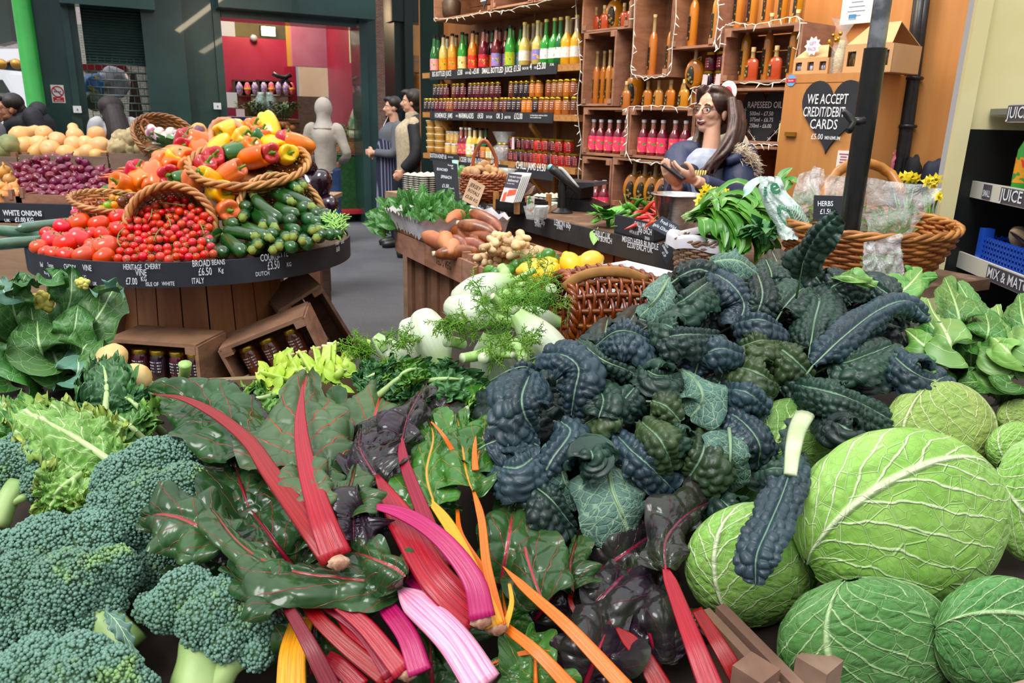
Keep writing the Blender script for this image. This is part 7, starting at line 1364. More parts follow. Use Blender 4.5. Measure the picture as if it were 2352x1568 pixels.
# mint bag
n=30;top=[P(1745,405,2.38),P(1800,402,2.38)];mb=MB();ctr=[(1770,405,44),(1775,440,62),(1800,480,84),(1822,520,82),(1822,550,62)];V=[]
for i in range(n):
 v=i/(n-1);x,y,w=[float(q)for q in spline(ctr,60)[int(v*59)]];row=[]
 for j in range(n):
  u=j/(n-1)*2-1;k=math.sqrt(max(0,1-u*u))*.05;w_=mnoise.noise(Vector((u*2.4,v*5,3)))*.9+mnoise.noise(Vector((u*6,v*11,7)))*.5;row.append(tuple(P(x+u*w*.5+8*w_,y+4*w_,2.36-k-.018*w_)))
 V.append(row)
mb.grid(V);t=thing('carrier_bag','crumpled mint green carrier bag with dark green print','bag',P(1820,560,2.36))
def _bagm():
 n=NT('mint_bag');x,y,_=n.sep(n.coord('UV'));v=n.coord('UV')
 ring=n.math('ABSOLUTE',n.math('SUBTRACT',n.math('SQRT',n.math('ADD',n.math('POWER',n.math('SUBTRACT',x,.45),2),n.math('POWER',n.math('MULTIPLY',n.math('SUBTRACT',y,.62),1.2),2))),.16));m1=n.step(ring,.05,.04)
 st=n.step(n.math('ABSOLUTE',n.math('SUBTRACT',n.math('FRACT',n.math('MULTIPLY',n.math('ADD',x,y),22)),.5)),.26,.22);rg=n.math('MULTIPLY',n.step(y,.45,.47),n.step(y,.80,.78));rg=n.math('MULTIPLY',rg,n.step(x,.55,.57))
 m_=n.math('MAXIMUM',m1,n.math('MULTIPLY',st,rg));n.bump(n.noise(n.coord(),26,3,.6,1.2),.7,.012);return n.set(n.mix(n.math('MULTIPLY',m_,.85),n.mix(n.noise(n.coord(),9),'#cfe9dc','#e6f3ec'),'#2f8a5a'),.3)
mb.build('film',_bagm(),t);text('e',t,P(1772,448,2.29),_R*.8+_U*.25,_U,.05,M_LINK,.9,.03);text('■■■■',t,P(1755,428,2.31),_R*-.1-_U,_R,.008,M_LINK,.8,.01)
mb=MB();strap(mb,[P(1690,473,2.40),P(1712,445,2.36),P(1725,425,2.36),P(1750,410,2.37),P(1775,415,2.36)],.014,fold=.1);mb.build('handle',M('mint_film','#b5dccb',rough=.3),t)
mb=MB();strap(mb,[P(1785,420,2.5),P(1800,400,2.5),P(1820,385,2.5)],.014);strap(mb,[P(1800,440,2.48),P(1815,415,2.48),P(1830,420,2.46)],.02);tag(mb.build('garlic_leaf_tip',M_GARL),'green leaf tips sticking up behind the carrier bag','leaves')
# canopy pole
a=P(2028,0,2.12);t=thing('canopy_pole','black sleeved steel canopy pole standing before the herb basket','pole',(a.x,a.y,0));zs=P(2012,108,2.12).z
MB().lathe([(.031,.0),(.031,zs),(.0,zs)],24,Matrix.Translation((a.x,a.y,0))).build('sleeve',M('black_sleeve','#0d0c0b','#171512',rough=.4,scale=30,coat=.2),t,sharp=40);MB().lathe([(.0245,zs),(.0245,3.2)],24,Matrix.Translation((a.x,a.y,0))).build('inner_tube',M('worn_steel','#a9abaf','#6f7276',rough=.35,metal=.8,scale=18),t)
k=P(1960,280,2.09);mb=MB();mb.tube([P(1985,278,2.09),k],.012,8);mb.tube([P(1938,255,2.07),k,P(1950,300,2.07)],[.008,.012,.010],8);mb.build('clamp_handle',M_BLACK,t)
# plush and odd things at the back edge of the counter
mb=MB();q=PZ(1790,430,1.0);mb.box((.14,.1,.12),PZ(1745,446,1.062),(0,0,-.5));tag(mb.flat('receipt_roll_box',M('pale_blue_box','#c3cfdd',rough=.5)),'pale blue flat box lying between the woman and the mint bag','box')
lim.done();lem.done()
# ================================================================ the near display: greens, chard, kale, cabbages, fennel
M_BED=wood('bed_board','#33241a','#241810',2,(1,6,6),.8,.2,0)
t=thing('display_table','sloping wooden display table under the near vegetables','table',(0,1.0,0));mb=MB()
def bedpatch(mb,x0,x1,y0,y1):mb.hexa([(x0,y0,bed(y0)-.04),(x1,y0,bed(y0)-.04),(x1,y1,bed(y1)-.04),(x0,y1,bed(y1)-.04)],[(x0,y0,bed(y0)-.07),(x1,y0,bed(y0)-.07),(x1,y1,bed(y1)-.07),(x0,y1,bed(y1)-.07)])
bedpatch(mb,-1.25,1.12,.45,1.40);bedpatch(mb,-.16,1.12,1.40,1.80);mb.flat('bed_boards',M_BED,t)
for x,y in((-1.15,.55),(1.05,.55),(-1.15,1.3),(1.05,1.7),(-.06,1.7)):MB().box((.07,.07,bed(y)-.07),(x,y,(bed(y)-.07)/2)).flat('leg',M_BED,t)
M_GREYW=wood('grey_pine','#8a7450','#6e5a3c',2,(.8,9,9),.75,.4,0)
a,b=S(330,905,0),S(640,885,0);a2,b2=P(330,882,(a-Vector((0,0,EYE))).length*.93),None
dl=ray(480,880);A0,A1=P(300,910,1.47),P(860,880,1.47);hgt=.055;mb=MB();mb.hexa([A0-UP*.04,A1-UP*.04,A1+UP*.022,A0+UP*.022],[q+Vector((0,.02,0))for q in(A0-UP*.04,A1-UP*.04,A1+UP*.022,A0+UP*.022)])
tag(mb.flat('rear_board',M_GREYW),'grey pine board along the back edge of the near display','board')
# ---- leaf sheets laid along lines seen in the picture
def hk(y):return interp([480,570,800,1000,1200,1560],[.36,.25,.20,.14,.06,.02],y)if False else float(np.interp(y,[480,570,800,1000,1200,1560],[.36,.25,.20,.14,.06,.02]))
def _h(i,j,k):v=np.sin(i*127.1+j*311.7+k*74.7)*43758.5453;return v-np.floor(v)
def worley(x,y,seed=0.0):
 xi,yi=np.floor(x),np.floor(y);f1=np.full(x.shape,9.0);f2=f1.copy()
 for a in(-1,0,1):
  for b in(-1,0,1):
   i,j=xi+a,yi+b;d=np.hypot(i+.15+.7*_h(i,j,seed)-x,j+.15+.7*_h(i,j,seed+3.3)-y);f2=np.minimum(f2,np.maximum(f1,d));f1=np.minimum(f1,d)
 return f1,f2
def vnz(x,y,seed=0.0):
 xi,yi=np.floor(x),np.floor(y);u,v=x-xi,y-yi;u,v=u*u*(3-2*u),v*v*(3-2*v)
 return((_h(xi,yi,seed)*(1-u)+_h(xi+1,yi,seed)*u)*(1-v)+(_h(xi,yi+1,seed)*(1-u)+_h(xi+1,yi+1,seed)*u)*v)*2-1
def vor(p):return mnoise.voronoi(p)[0][0]
PROF={'kale':lambda t:min(1,(t/.16+.12))*math.sqrt(max(0,1-max(0,(t-.72)/.285)**2)),'chard':lambda t:(math.sin(math.pi*min(1,t**.62*.97+.03))**.65),'broad':lambda t:math.sin(math.pi*min(1,t**.75*.97+.025))**.6,'pt':lambda t:math.sin(math.pi*min(1,t*.98+.01))**.9}
def sheet(mb,L,w,prof='kale',n=46,m=25,curl=1.0,ruf=0,rfreq=3,blis=0,bsc=90,seed=0,nhint=None,fold=0,wav=0,wsc=9):
 """L: 3D midline; w: half width in metres; curl: half angle the edges roll under; blis: blister height"""
 L=sp3(L,n);up=[((Vector((0,0,EYE))-p).normalized()*.75+UP*.65 if nhint is None else Vector(nhint))for p in L];F=frames(L,up);pf=PROF[prof]
 A=lambda k:np.array([tuple(f[k])for f in F])[:,None,:]
 N,B=A(1),A(2);P0=np.array([tuple(q)for q in L]);t=np.linspace(0,1,n)[:,None];u=np.linspace(-1,1,m)[None,:];e=np.abs(u)
 s=np.r_[0,np.cumsum(np.linalg.norm(np.diff(P0,axis=0),axis=1))][:,None]
 ww=(w*np.array([pf(q)for q in t[:,0]])+.0005)[:,None]*(1+.10*vnz(s*45+9,np.sign(u)*2+seed,seed));a=u*curl
 sx,dn=(np.sin(a)/curl,(1-np.cos(a))/curl)if abs(curl)>.01 else(u,0*u)
 d=fold*ww*e+0*t
 if ruf:d=d+ruf*e**2.4*(np.sin(rfreq*t*6.28+seed+1.7*np.sign(u))+.8*vnz(t*rfreq*2.2,u*1.2,seed))
 if wav:d=d+wav*vnz(u*1.3+seed,s*wsc+seed,seed)*(.3+.7*e)
 if blis:
  f1,f2=worley(u*ww*bsc+50,s*bsc+seed*7.3,seed);g=np.clip((f2-f1)*2.4,0,1);d=d+blis*(np.sqrt(g)*.75+.5*(1-f1**2))*np.clip(e*6,.12,1)
 nn=N*np.cos(a)[...,None]+B*np.sin(a)[...,None]
 V=P0[:,None,:]+B*(ww*sx)[...,None]-N*(ww*dn)[...,None]+nn*d[...,None]
 mb.grid(V,UV=np.stack([np.broadcast_to(u*.5+.5,d.shape),np.broadcast_to(t,d.shape)],-1));return L
def SP(pts,hf=None):return[S(p[0],p[1],p[2]if len(p)>2 else hf(p[1]))for p in pts]
def pxw(p,w):return w*(p-Vector((0,0,EYE))).dot(_F)/FPX
# ---- cavolo nero
def kmat(name,b1,b2,vein='#6f8f72'):return leafmat(name,b1,b2,vein,mw=.04,sw=.04,nside=6,smix=.22,tert=0,blister=0,bst=.3,rough=.42,cscale=18,jit=.3,spec=.45,vbump=.4,hjit=.02)
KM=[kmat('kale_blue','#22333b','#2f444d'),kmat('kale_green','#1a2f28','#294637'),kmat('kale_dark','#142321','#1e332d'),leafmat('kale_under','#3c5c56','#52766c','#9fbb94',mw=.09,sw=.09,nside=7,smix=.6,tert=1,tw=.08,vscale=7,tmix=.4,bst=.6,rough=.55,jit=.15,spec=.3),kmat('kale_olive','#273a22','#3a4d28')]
M_KRIB=M('kale_rib','#84a27c','#6a8a66',rough=.45,scale=20)
KL=[([(1838,640),(1850,592),(1885,538),(1932,494)],40,1,1.0),([(1866,841),(1937,774),(2013,717),(2080,695),(2125,730)],38,0,2.0),([(1890,680),(1937,648),(2000,650),(2050,682)],46,2,1.2),([(1904,841),(1961,827),(2051,789)],46,1,1.2),([(2051,817),(2090,850),(2137,872),(2175,862)],46,0,1.8),([(1823,889),(1913,903),(1985,931),(2066,974)],62,1,1.3),([(1890,955),(1940,985),(1975,1005)],42,2,1.4),([(1537,641),(1509,684),(1470,727)],42,3,1.2),([(1556,640),(1604,622),(1656,638)],42,2,1.6),([(1632,606),(1690,600),(1735,625)],36,3,1.0),([(1628,627),(1680,655),(1709,703),(1690,752)],38,0,1.9),([(1523,720),(1580,684),(1628,650)],44,1,1.5),([(1737,627),(1751,679),(1732,738)],38,2,1.7),([(1760,598),(1772,630),(1768,660)],42,1,1.5),([(1842,608),(1866,631),(1890,667)],46,2,1.5),([(1794,717),(1832,672),(1861,652)],42,1,1.4),([(1861,798),(1870,741),(1880,682),(1836,668)],46,1,1.5),([(1685,746),(1747,736),(1794,762)],44,0,1.6),([(1366,798),(1413,762),(1461,765),(1504,792)],48,0,1.5),([(1494,746),(1537,750),(1560,775)],38,1,1.4),([(1509,784),(1566,770),(1651,772)],44,2,1.5),([(1699,798),(1747,782),(1794,786)],42,4,1.5),([(1594,868),(1609,827),(1651,803),(1699,820)],38,0,1.9),([(1785,798),(1823,827),(1861,868)],44,4,1.5),([(1690,845),(1740,860),(1775,890)],50,4,1.4),([(1247,814),(1294,817),(1328,848),(1320,903),(1313,950)],36,0,1.5),([(1328,784),(1385,827),(1451,855),(1499,893)],22,1,1.9),([(1218,858),(1199,912),(1204,955),(1223,995)],60,0,1.0),([(1170,850),(1205,842),(1235,858)],32,0,1.5),([(1115,1022),(1175,1003),(1240,1022)],54,0,1.4),([(1122,1065),(1185,1078),(1232,1052)],50,0,1.5),([(1290,974),(1309,998),(1270,1055),(1251,1092)],34,0,1.8),([(1318,974),(1290,1036),(1294,1098),(1328,1160)],34,3,1.3),([(1337,1008),(1361,1046),(1347,1078)],42,1,1.7),([(1395,1060),(1405,1122),(1428,1179),(1451,1238)],82,3,.7),([(1413,998),(1451,1036),(1485,1065),(1547,1125)],48,0,1.1),([(1475,974),(1518,1017),(1537,1076)],38,4,1.7),([(1622,985),(1613,1046),(1572,1126)],58,4,1.2),([(1672,958),(1678,1036),(1670,1130)],44,3,.8),([(1642,936),(1699,965),(1742,1017),(1742,1068)],44,0,1.5),([(1661,903),(1713,903),(1766,944)],34,0,1.8),([(1528,984),(1560,995),(1590,1020)],34,1,1.6),([(1499,922),(1530,935),(1560,968)],38,4,1.7),([(1413,970),(1432,922),(1456,893)],34,1,1.8),([(1351,874),(1385,912),(1375,958)],44,1,1.5),([(1347,972),(1385,950),(1420,941)],32,4,1.5),([(1470,838),(1509,862),(1560,855)],38,1,1.3),([(1566,852),(1604,884),(1613,922),(1585,958)],46,3,.9),([(1640,1145),(1670,1165),(1690,1190)],28,1,1.4),([(1215,1108),(1265,1146),(1318,1210)],56,2,1.1),([(1570,610),(1600,640),(1650,655)],40,2,1.5),([(1950,700),(1990,690),(2040,690)],44,2,1.3),([(1780,880),(1830,860),(1880,880)],50,2,1.3),([(1960,870),(2000,850),(2050,850)],44,2,1.2),([(1660,860),(1650,890),(1640,930)],40,2,1.5),([(1440,820),(1420,850),(1430,900)],40,2,1.4),([(1560,900),(1540,940),(1500,960)],42,2,1.4),([(1700,690),(1740,700),(1790,690)],40,2,1.5),([(1590,720),(1640,715),(1680,730)],40,2,1.5),([(1420,1010),(1400,1050),(1380,1085)],40,2,1.4),([(1560,1080),(1540,1110),(1510,1140)],40,2,1.3),([(1740,1000),(1720,1060),(1740,1110)],40,2,1.2)]
KLAB={0:'tall dark kale leaf standing upright in front of the herb basket',1:'long rolled kale leaf arching furthest out towards the cabbages',2:'dark kale leaf arched high behind the others',3:'flat kale leaf with pale rib under the long rolled one',4:'blue green kale leaf curled over the pale savoy cabbage',5:'broad kale leaf with pale rib lying before the pale savoy',7:'kale leaf with pale netted underside beside the brown wicker basket',16:'upright kale leaf bending over at its tip',18:'kale leaf draped just right of the fennel bulb',26:'very narrow curled kale leaf with pale rib',25:'kale leaf curled over next to the round fennel bulb',27:'broad blue kale leaf at the chard end of the heap',34:'largest flat kale leaf with veined pale underside at the bottom',35:'slate blue kale leaf beside the largest flat one',37:'olive green broad kale leaf hanging at the heap bottom',38:'kale leaf showing pale underside, hanging beside the savoy',9:'kale leaf showing its smooth underside at the top of the heap',47:'kale leaf with pale underside in the middle of the heap',32:'slender kale leaf with frilled pale underside low in the heap'}
rk_=random.Random(21)
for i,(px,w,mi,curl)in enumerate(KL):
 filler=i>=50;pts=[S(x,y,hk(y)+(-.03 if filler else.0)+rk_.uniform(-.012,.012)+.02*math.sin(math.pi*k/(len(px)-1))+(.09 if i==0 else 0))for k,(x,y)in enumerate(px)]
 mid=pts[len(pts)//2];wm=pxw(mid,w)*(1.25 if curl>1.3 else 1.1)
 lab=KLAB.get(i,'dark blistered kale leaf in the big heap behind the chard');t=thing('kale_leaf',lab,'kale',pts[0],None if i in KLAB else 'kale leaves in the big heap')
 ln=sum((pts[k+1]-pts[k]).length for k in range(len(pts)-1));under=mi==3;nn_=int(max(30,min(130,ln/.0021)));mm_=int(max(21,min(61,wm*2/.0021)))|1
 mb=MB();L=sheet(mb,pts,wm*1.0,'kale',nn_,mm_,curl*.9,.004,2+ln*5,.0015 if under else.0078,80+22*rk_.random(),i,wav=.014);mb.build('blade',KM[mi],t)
 e0=pts[0]+(pts[0]-pts[1]).normalized()*.03-UP*.01;mb=MB();rib=[e0]+[q+(Vector((0,0,EYE))-q).normalized()*(.0008 if not under else.002)for q in L[:int(len(L)*.8):5]];mb.tube(rib,[(.004 if under else.0018)*(1-.8*k/len(rib))for k in range(len(rib))],6);mb.build('midrib',M_KRIB,t)
 # the many leaves deeper in the heap
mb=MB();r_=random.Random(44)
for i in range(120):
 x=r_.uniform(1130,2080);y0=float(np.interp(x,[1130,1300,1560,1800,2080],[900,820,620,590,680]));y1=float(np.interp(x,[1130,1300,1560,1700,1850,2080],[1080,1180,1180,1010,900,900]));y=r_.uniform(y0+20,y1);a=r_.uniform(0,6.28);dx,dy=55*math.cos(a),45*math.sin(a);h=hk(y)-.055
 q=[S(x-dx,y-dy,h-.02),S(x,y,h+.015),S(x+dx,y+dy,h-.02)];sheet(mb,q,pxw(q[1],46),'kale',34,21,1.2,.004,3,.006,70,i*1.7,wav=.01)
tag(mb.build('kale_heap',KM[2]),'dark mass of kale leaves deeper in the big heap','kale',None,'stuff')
# lone leaf lying over the cabbages
px=[(1822,1040,.205),(1812,1090,.20),(1795,1140,.195),(1765,1210,.19),(1738,1275,.18),(1735,1340,.155)];pts=SP(px);t=thing('kale_leaf','single kale leaf with thick white stalk lying across two savoy cabbages','kale',pts[0])
mb=MB();sheet(mb,pts,pxw(pts[2],46),'kale',120,41,.8,.002,4,.0055,85,77);mb.build('blade',KM[0],t);st=SP([(1848,952,.19),(1832,985,.20),(1822,1030,.21),(1815,1090,.205)]);mb=MB();mb.tube(sp3(st,12),[.010-.0004*k for k in range(12)],10,fn=lambda a,t_:(1.3*math.cos(a),.6*math.sin(a)));mb.build('stalk',M('kale_stalk','#cfd8b4','#b7c898',rough=.4,scale=20),t)
for q,w in((SP([(1825,960,.185),(1812,1010,.19),(1808,1070,.195)]),16),(SP([(1845,1040,.18),(1835,1060,.19),(1828,1075,.19)]),16),(SP([(1738,1090,.18),(1780,1075,.205),(1850,1088,.185)]),30)):mb=MB();sheet(mb,q,pxw(q[1],w),'pt',40,25,1.2,.003,4,.004,85,w);mb.build('side_leaf',KM[1],t)
# ---- savoy cabbages
def cabm(name,b1,b2,vein):return leafmat(name,b1,b2,vein,mw=.05,sw=.10,nside=8,slope=.75,smix=.95,tert=1,tw=.03,vscale=8,tmix=.38,asp=1.6,blister=.35,bsc=22,bst=.6,bdist=.006,rough=.45,cscale=10,jit=.1,vbump=.9,spec=.4)
CM={'l':cabm('savoy_light','#8aba52','#a0c868','#dcecb8'),'m':cabm('savoy_mid','#5c9038','#74a448','#b4d088'),'d':cabm('savoy_dark','#4b8640','#609852','#b4d496'),'y':cabm('savoy_yellow','#96b252','#a9c062','#d5dfa2')}
def cabbage(label,x,y,rx,ry,pole,mat,h=.10,seed=0,depth=None,group=None,leaves=5,spin=0,gap=.35):
 c=S(x,y,h)if depth is None else P(x,y,depth);tc=(Vector((0,0,EYE))-c).normalized();rX,rY=pxw(c,rx),pxw(c,ry);b=(_R*pole[0]+_U*pole[1]+tc*pole[2]).normalized();f=(tc-b*tc.dot(b)).normalized();s=b.cross(f)
 t=thing('savoy_cabbage',label,'cabbage',c,group)
 def warp(d):return _R*(d.dot(_R)*rX)+_U*(d.dot(_U)*rY)+tc*(d.dot(tc)*(rX+rY)/2*.95)
 mb=MB();mb.ball((0,0,0),1,20,28);V=mb.v[0];mb.v[0]=np.array([tuple(c+warp(Vector(q))*.95)for q in V]);mb.build('heart',mat,t);r=random.Random(seed)
 for k in range(leaves):
  az0=[0,2.0,-2.0,3.1,1.1][k]+r.uniform(-.15,.15)+spin;span=[1.35,1.3,1.3,1.3,1.0][k];off=[.035,.02,.012,.0,.006][k];n,m=(110,90)if k==0 else(64,54);V=np.zeros((n,m,3));UV=np.zeros((n,m,2));vmax=2.75 if k==0 else 2.5
  for i in range(n):
   v=i/(n-1);th=.12+v*vmax
   for j in range(m):
    u=2*j/(m-1)-1;az=az0+u*span*(1-.25*v*v)+.25*v*math.sin(seed+2*k);d=b*math.cos(th)+(f*math.cos(az)+s*math.sin(az))*math.sin(th);e=max(abs(u),v*.98)
    ed=max(0,e-.82)/.18;o=1+off+.012*mnoise.noise(d*5+Vector((seed,k,0)))+ed*ed*(.022*mnoise.noise(Vector((u*6,v*9,seed+k)))+.012)
    pv=vor(Vector((u*5.2+9*k+seed,v*10.0,0)));o+=.006*(1-min(1,pv*1.3))+(.024*(1-.85*v)*math.exp(-(u/.04)**2)if k<4 else 0)
    V[i,j]=c+warp(d)*o;UV[i,j]=(u*.5+.5,v)
  mb=MB();mb.grid(V[:,::-1]if True else V,UV=UV[:,::-1]);mb.build('wrapper_leaf',mat,t)
 return t
cabbage('largest pale green savoy cabbage with one sweeping curved rib',2087,1203,240,208,(-.8,-.52,.25),CM['l'],.10,1)
cabbage('round savoy cabbage with a kale leaf lying across it',1733,1300,152,138,(-.12,-.95,.15),CM['l'],.05,2)
cabbage('dark green savoy cabbage below the largest one',2005,1490,205,158,(-.1,.85,.35),CM['d'],.01,3)
cabbage('yellowish savoy cabbage behind the largest one, kale resting on top',2165,995,130,118,(.1,.9,.2),CM['y'],.10,4)
cabbage('mid green savoy cabbage half under the kale heap',1822,1020,108,102,(-.3,-.8,.3),CM['m'],.08,5)
cabbage('dark savoy cabbage cut by the corner beside the largest one',2300,1470,150,140,(-.9,.0,.4),CM['d'],.02,6)
cabbage('pale savoy cabbage at the picture edge, level with the largest one',2372,1150,95,135,(-.6,.5,.3),CM['l'],.07,7)
cabbage('small pale savoy cabbage behind the one at the picture edge',2342,1030,75,60,(.2,-.9,.2),CM['l'],.09,8)
cabbage('small yellow green savoy cabbage at the picture edge, highest of all',2345,958,55,42,(-.3,.9,.2),CM['y'],.09,9)
cabbage('shaded savoy cabbage deep between kale and chard',1705,1180,95,70,(.2,-.9,.2),CM['d'],-.01,10)
# ---- pointed cabbages and spring greens at the back corner
M_HIS=leafmat('spring_green','#2f6a22','#4a8432','#a3c47a',mw=.07,sw=.06,nside=7,smix=.6,tert=1,tw=.04,vscale=6,tmix=.3,bst=.4,rough=.4,jit=.25,cscale=7);M_HISL=leafmat('spring_pale','#5f9440','#7aa852','#c4d89c',mw=.10,sw=.06,nside=6,smix=.6,tert=0,bst=.4,rough=.4,jit=.2)
def greens(label,spec,h0,seed,mats=(M_HIS,M_HISL)):
 r=random.Random(seed);p0=S(spec[0][0][0],spec[0][0][1],h0);t=thing('spring_greens',label,'cabbage',p0)
 for k,(a,b_,c_,w)in enumerate(spec):
  pts=[S(a[0],a[1],h0+.0),S(b_[0],b_[1],h0+.06+.012*(k%4)),S(c_[0],c_[1],h0+.05+.01*(k%3))];mb=MB();sheet(mb,pts,pxw(pts[1],w),'broad',50,31,.7,.005,2,.0022,50,seed+k,wav=.012);mb.build('leaf',mats[k%len(mats)]if k%3 else mats[0],t)
 return t
greens('leafy pointed spring greens heap beside the cold cabinet',[((2010,660),(2080,640),(2150,640),38),((2020,700),(2080,660),(2120,615),36),((2200,820),(2150,760),(2110,700),50),((2210,800),(2200,720),(2170,640),50),((2230,800),(2240,720),(2200,650),44),((2180,830),(2130,800),(2080,760),44),((2240,830),(2270,760),(2260,700),40),((2190,850),(2180,780),(2130,690),50),((2230,850),(2230,780),(2230,710),46),((2160,860),(2120,840),(2090,800),36)],.12,3)
greens('pale leafy greens cut off at the picture edge below the cabinet',[((2352,820),(2310,770),(2290,700),40),((2380,820),(2350,740),(2340,680),44),((2370,860),(2320,810),(2270,770),40),((2400,860),(2360,790),(2360,720),46),((2340,860),(2290,830),(2260,790),34)],.12,5,(M_HISL,M_HIS))
greens('small loose greens between kale and the pale savoy',[((2260,900),(2230,870),(2180,850),34),((2280,920),(2280,870),(2240,840),34),((2310,930),(2320,870),(2290,850),34),((2200,880),(2150,830),(2120,790),34),((2240,910),(2250,880),(2200,880),28)],.08,6,(M_HIS,M_HISL))
greens('bright green kale stalk leaf arching over the back of the heap',[((1905,700),(1950,640),(2010,660),20),((1890,640),(1940,632),(2000,648),16)],.20,8,(M_HISL,))
# ---- rainbow chard
CHM={'g':leafmat('chard_green','#22421f','#34592c','#a8323a',mw=.06,sw=.045,nside=5,slope=.8,smix=.75,tert=0,blister=.35,bsc=9,bst=.55,rough=.22,jit=.25,cscale=12,vbump=.5),'p':leafmat('chard_purple','#261a26','#2c3324','#7a1f3a',mw=.05,sw=.03,nside=5,slope=.8,smix=.6,blister=.5,bsc=9,bst=.6,rough=.22,jit=.2,cscale=14),'y':leafmat('chard_gold','#2c5a1e','#3f7a2a','#e0952a',mw=.05,sw=.028,nside=5,slope=.8,smix=.7,blister=.5,bsc=9,bst=.6,rough=.2,jit=.2,cscale=12),'u':leafmat('chard_under','#33502a','#48643c','#b8281f',mw=.06,sw=.06,nside=5,slope=.8,smix=.85,blister=.25,bsc=8,bst=.5,rough=.4,jit=.1,cscale=10)}
def stalkm(name,a,b,c):
 if name in _MC:return _MC[name]
 n=NT(name);x,y,z=n.sep(n.coord('UV'));w=n.noise(n.comb(n.math('MULTIPLY',x,40),n.math('MULTIPLY',y,1.5)),1,3);st=n.math('SINE',n.math('MULTIPLY_ADD',w,14,n.math('MULTIPLY',x,105)))
 col=n.mix(n.step(w,.35,.65),a,b);col=n.mix(n.math('MULTIPLY',n.step(st,.2,1),.22),col,c);n.bump(n.math('ADD',st,n.math('MULTIPLY',w,2)),.2,.0015);n.set(col,.28,coat=.15,spec=.35);_MC[name]=n.m;return n.m
STM={'red':stalkm('stalk_red','#960208','#70030a','#cc2412'),'pink':stalkm('stalk_pink','#a8061a','#8a0524','#d63c4a'),'mag':stalkm('stalk_magenta','#a00846','#b41464','#d4508e'),'crim':stalkm('stalk_crimson','#7a0620','#900c2e','#bc3450'),'yel':stalkm('stalk_yellow','#eea818','#e88a10','#f8d060'),'ora':stalkm('stalk_orange','#e0560e','#e67612','#f0a048'),'pw':stalkm('stalk_blush','#e8a8bc','#dc6a98','#f6e4e8'),'dred':stalkm('stalk_dark','#7a0f22','#5c1020','#a8404a')}
M_CUT=M('chard_cut','#c9a88a','#8a5a44',rough=.7,scale=60,bump=.4)
def chard(label,base,stalks):
 """stalks: (colour, half width px base, half width px top, [(x,y,h)...], blade or None); blade: (mat, [(x,y,h)...], half width px, curl, ruffle)"""
 t=thing('chard_plant',label,'chard',S(*base));
 for k,(col,w0,w1,pts,blades)in enumerate(stalks):
  q=SP(pts);L=sp3(q,26);d0=pxw(q[0],1);r=[lerp(w0,w1,i/25)*d0*(1-.85*max(0,(i-18)/7)**1.3 if blades else 1)for i in range(26)];up=[((Vector((0,0,EYE))-p).normalized()*.8+UP*.5)for p in L]
  mb=MB();V=np.zeros((26,20,3));F=frames(L,up)
  for i in range(26):
   T,N,B=F[i]
   for j,a in enumerate(np.linspace(0,2*math.pi,20,endpoint=False)):
    x,y=math.cos(a),math.sin(a);y=y*.42+(.28*x*x-.12);V[i,j]=L[i]+(B*x+N*y)*r[i]*(1+.03*math.cos(9*a))
  mb.grid(V,cv=True);mb.f.append(tuple(range(20))[::-1]);mb.f.append(tuple(25*20+j for j in range(20)));so=mb.build('stalk',STM[col],t)
  for bl in(blades or[]):
   m_,bp,bw,cu,ru=bl;bq=SP(bp);mb=MB();sheet(mb,bq,pxw(bq[len(bq)//2],bw),'chard',100,65,cu,ru*.8,2.4,.0055,34,k*3.3+bw,wav=.026);mb.build('blade',CHM[m_],so)
 c=S(*base);mb=MB();mb.ball(c,(pxw(c,26),pxw(c,22),pxw(c,16)),10,14,lambda d:1+.25*mnoise.noise(Vector(d)*4));mb.build('root_end',M_CUT,t);return t
chard('bright red chard plant fanning its stalks upward from a brown base',(778,1292,.135),[('red',30,8,[(765,1285,.135),(700,1195,.155),(620,1085,.16),(572,1015,.155),(500,955,.148),(420,915,.138),(350,905,.125)],[('g',[(590,1050,.105),(520,968,.112),(440,920,.105),(345,900,.095)],86,.5,.016)]),('pink',36,10,[(772,1280,.135),(735,1180,.16),(702,1060,.165),(690,965,.165),(697,872,.158)],[('u',[(706,1090,.11),(695,1020,.122),(692,950,.13),(705,862,.125)],125,.5,.012)]),('red',15,6,[(750,1275,.11),(660,1150,.115),(600,1080,.11),(565,1052,.10)],[('g',[(720,1240,.07),(650,1150,.08),(590,1090,.08),(545,1040,.07)],95,.4,.012)]),('red',9,4,[(795,1275,.115),(792,1190,.135),(797,1110,.145)],[('g',[(794,1200,.135),(800,1140,.145),(815,1085,.14)],34,.9,.008)]),('pink',14,5,[(768,1240,.13),(735,1170,.15),(700,1110,.155)],[('u',[(735,1180,.15),(710,1130,.16),(690,1080,.15)],48,.9,.008)]),('red',8,4,[(770,1240,.125),(758,1160,.14),(745,1080,.14)],[('g',[(760,1165,.14),(750,1110,.145),(752,1060,.14)],30,1.1,.006)])])
chard('magenta chard plant with a stalk curving back over itself',(1105,1425,.10),[('pink',42,36,[(1095,1425,.09),(1000,1330,.115),(935,1220,.125),(865,1090,.125)],[('p',[(880,1110,.12),(850,1070,.13),(825,1020,.13),(830,975,.11)],75,.7,.014)]),('mag',30,14,[(1108,1420,.105),(1085,1330,.13),(1010,1235,.15),(920,1178,.155),(815,1155,.14)],[('p',[(840,1165,.145),(815,1180,.14),(812,1245,.12)],34,1.3,.010)]),('mag',24,20,[(1085,1432,.085),(1000,1370,.10),(950,1330,.10),(925,1300,.10)],None),('crim',22,10,[(1020,1300,.11),(965,1160,.125),(928,1060,.14),(920,985,.15)],[('p',[(922,1010,.15),(935,960,.16),(955,920,.16),(975,890,.14)],44,1.2,.012)])])
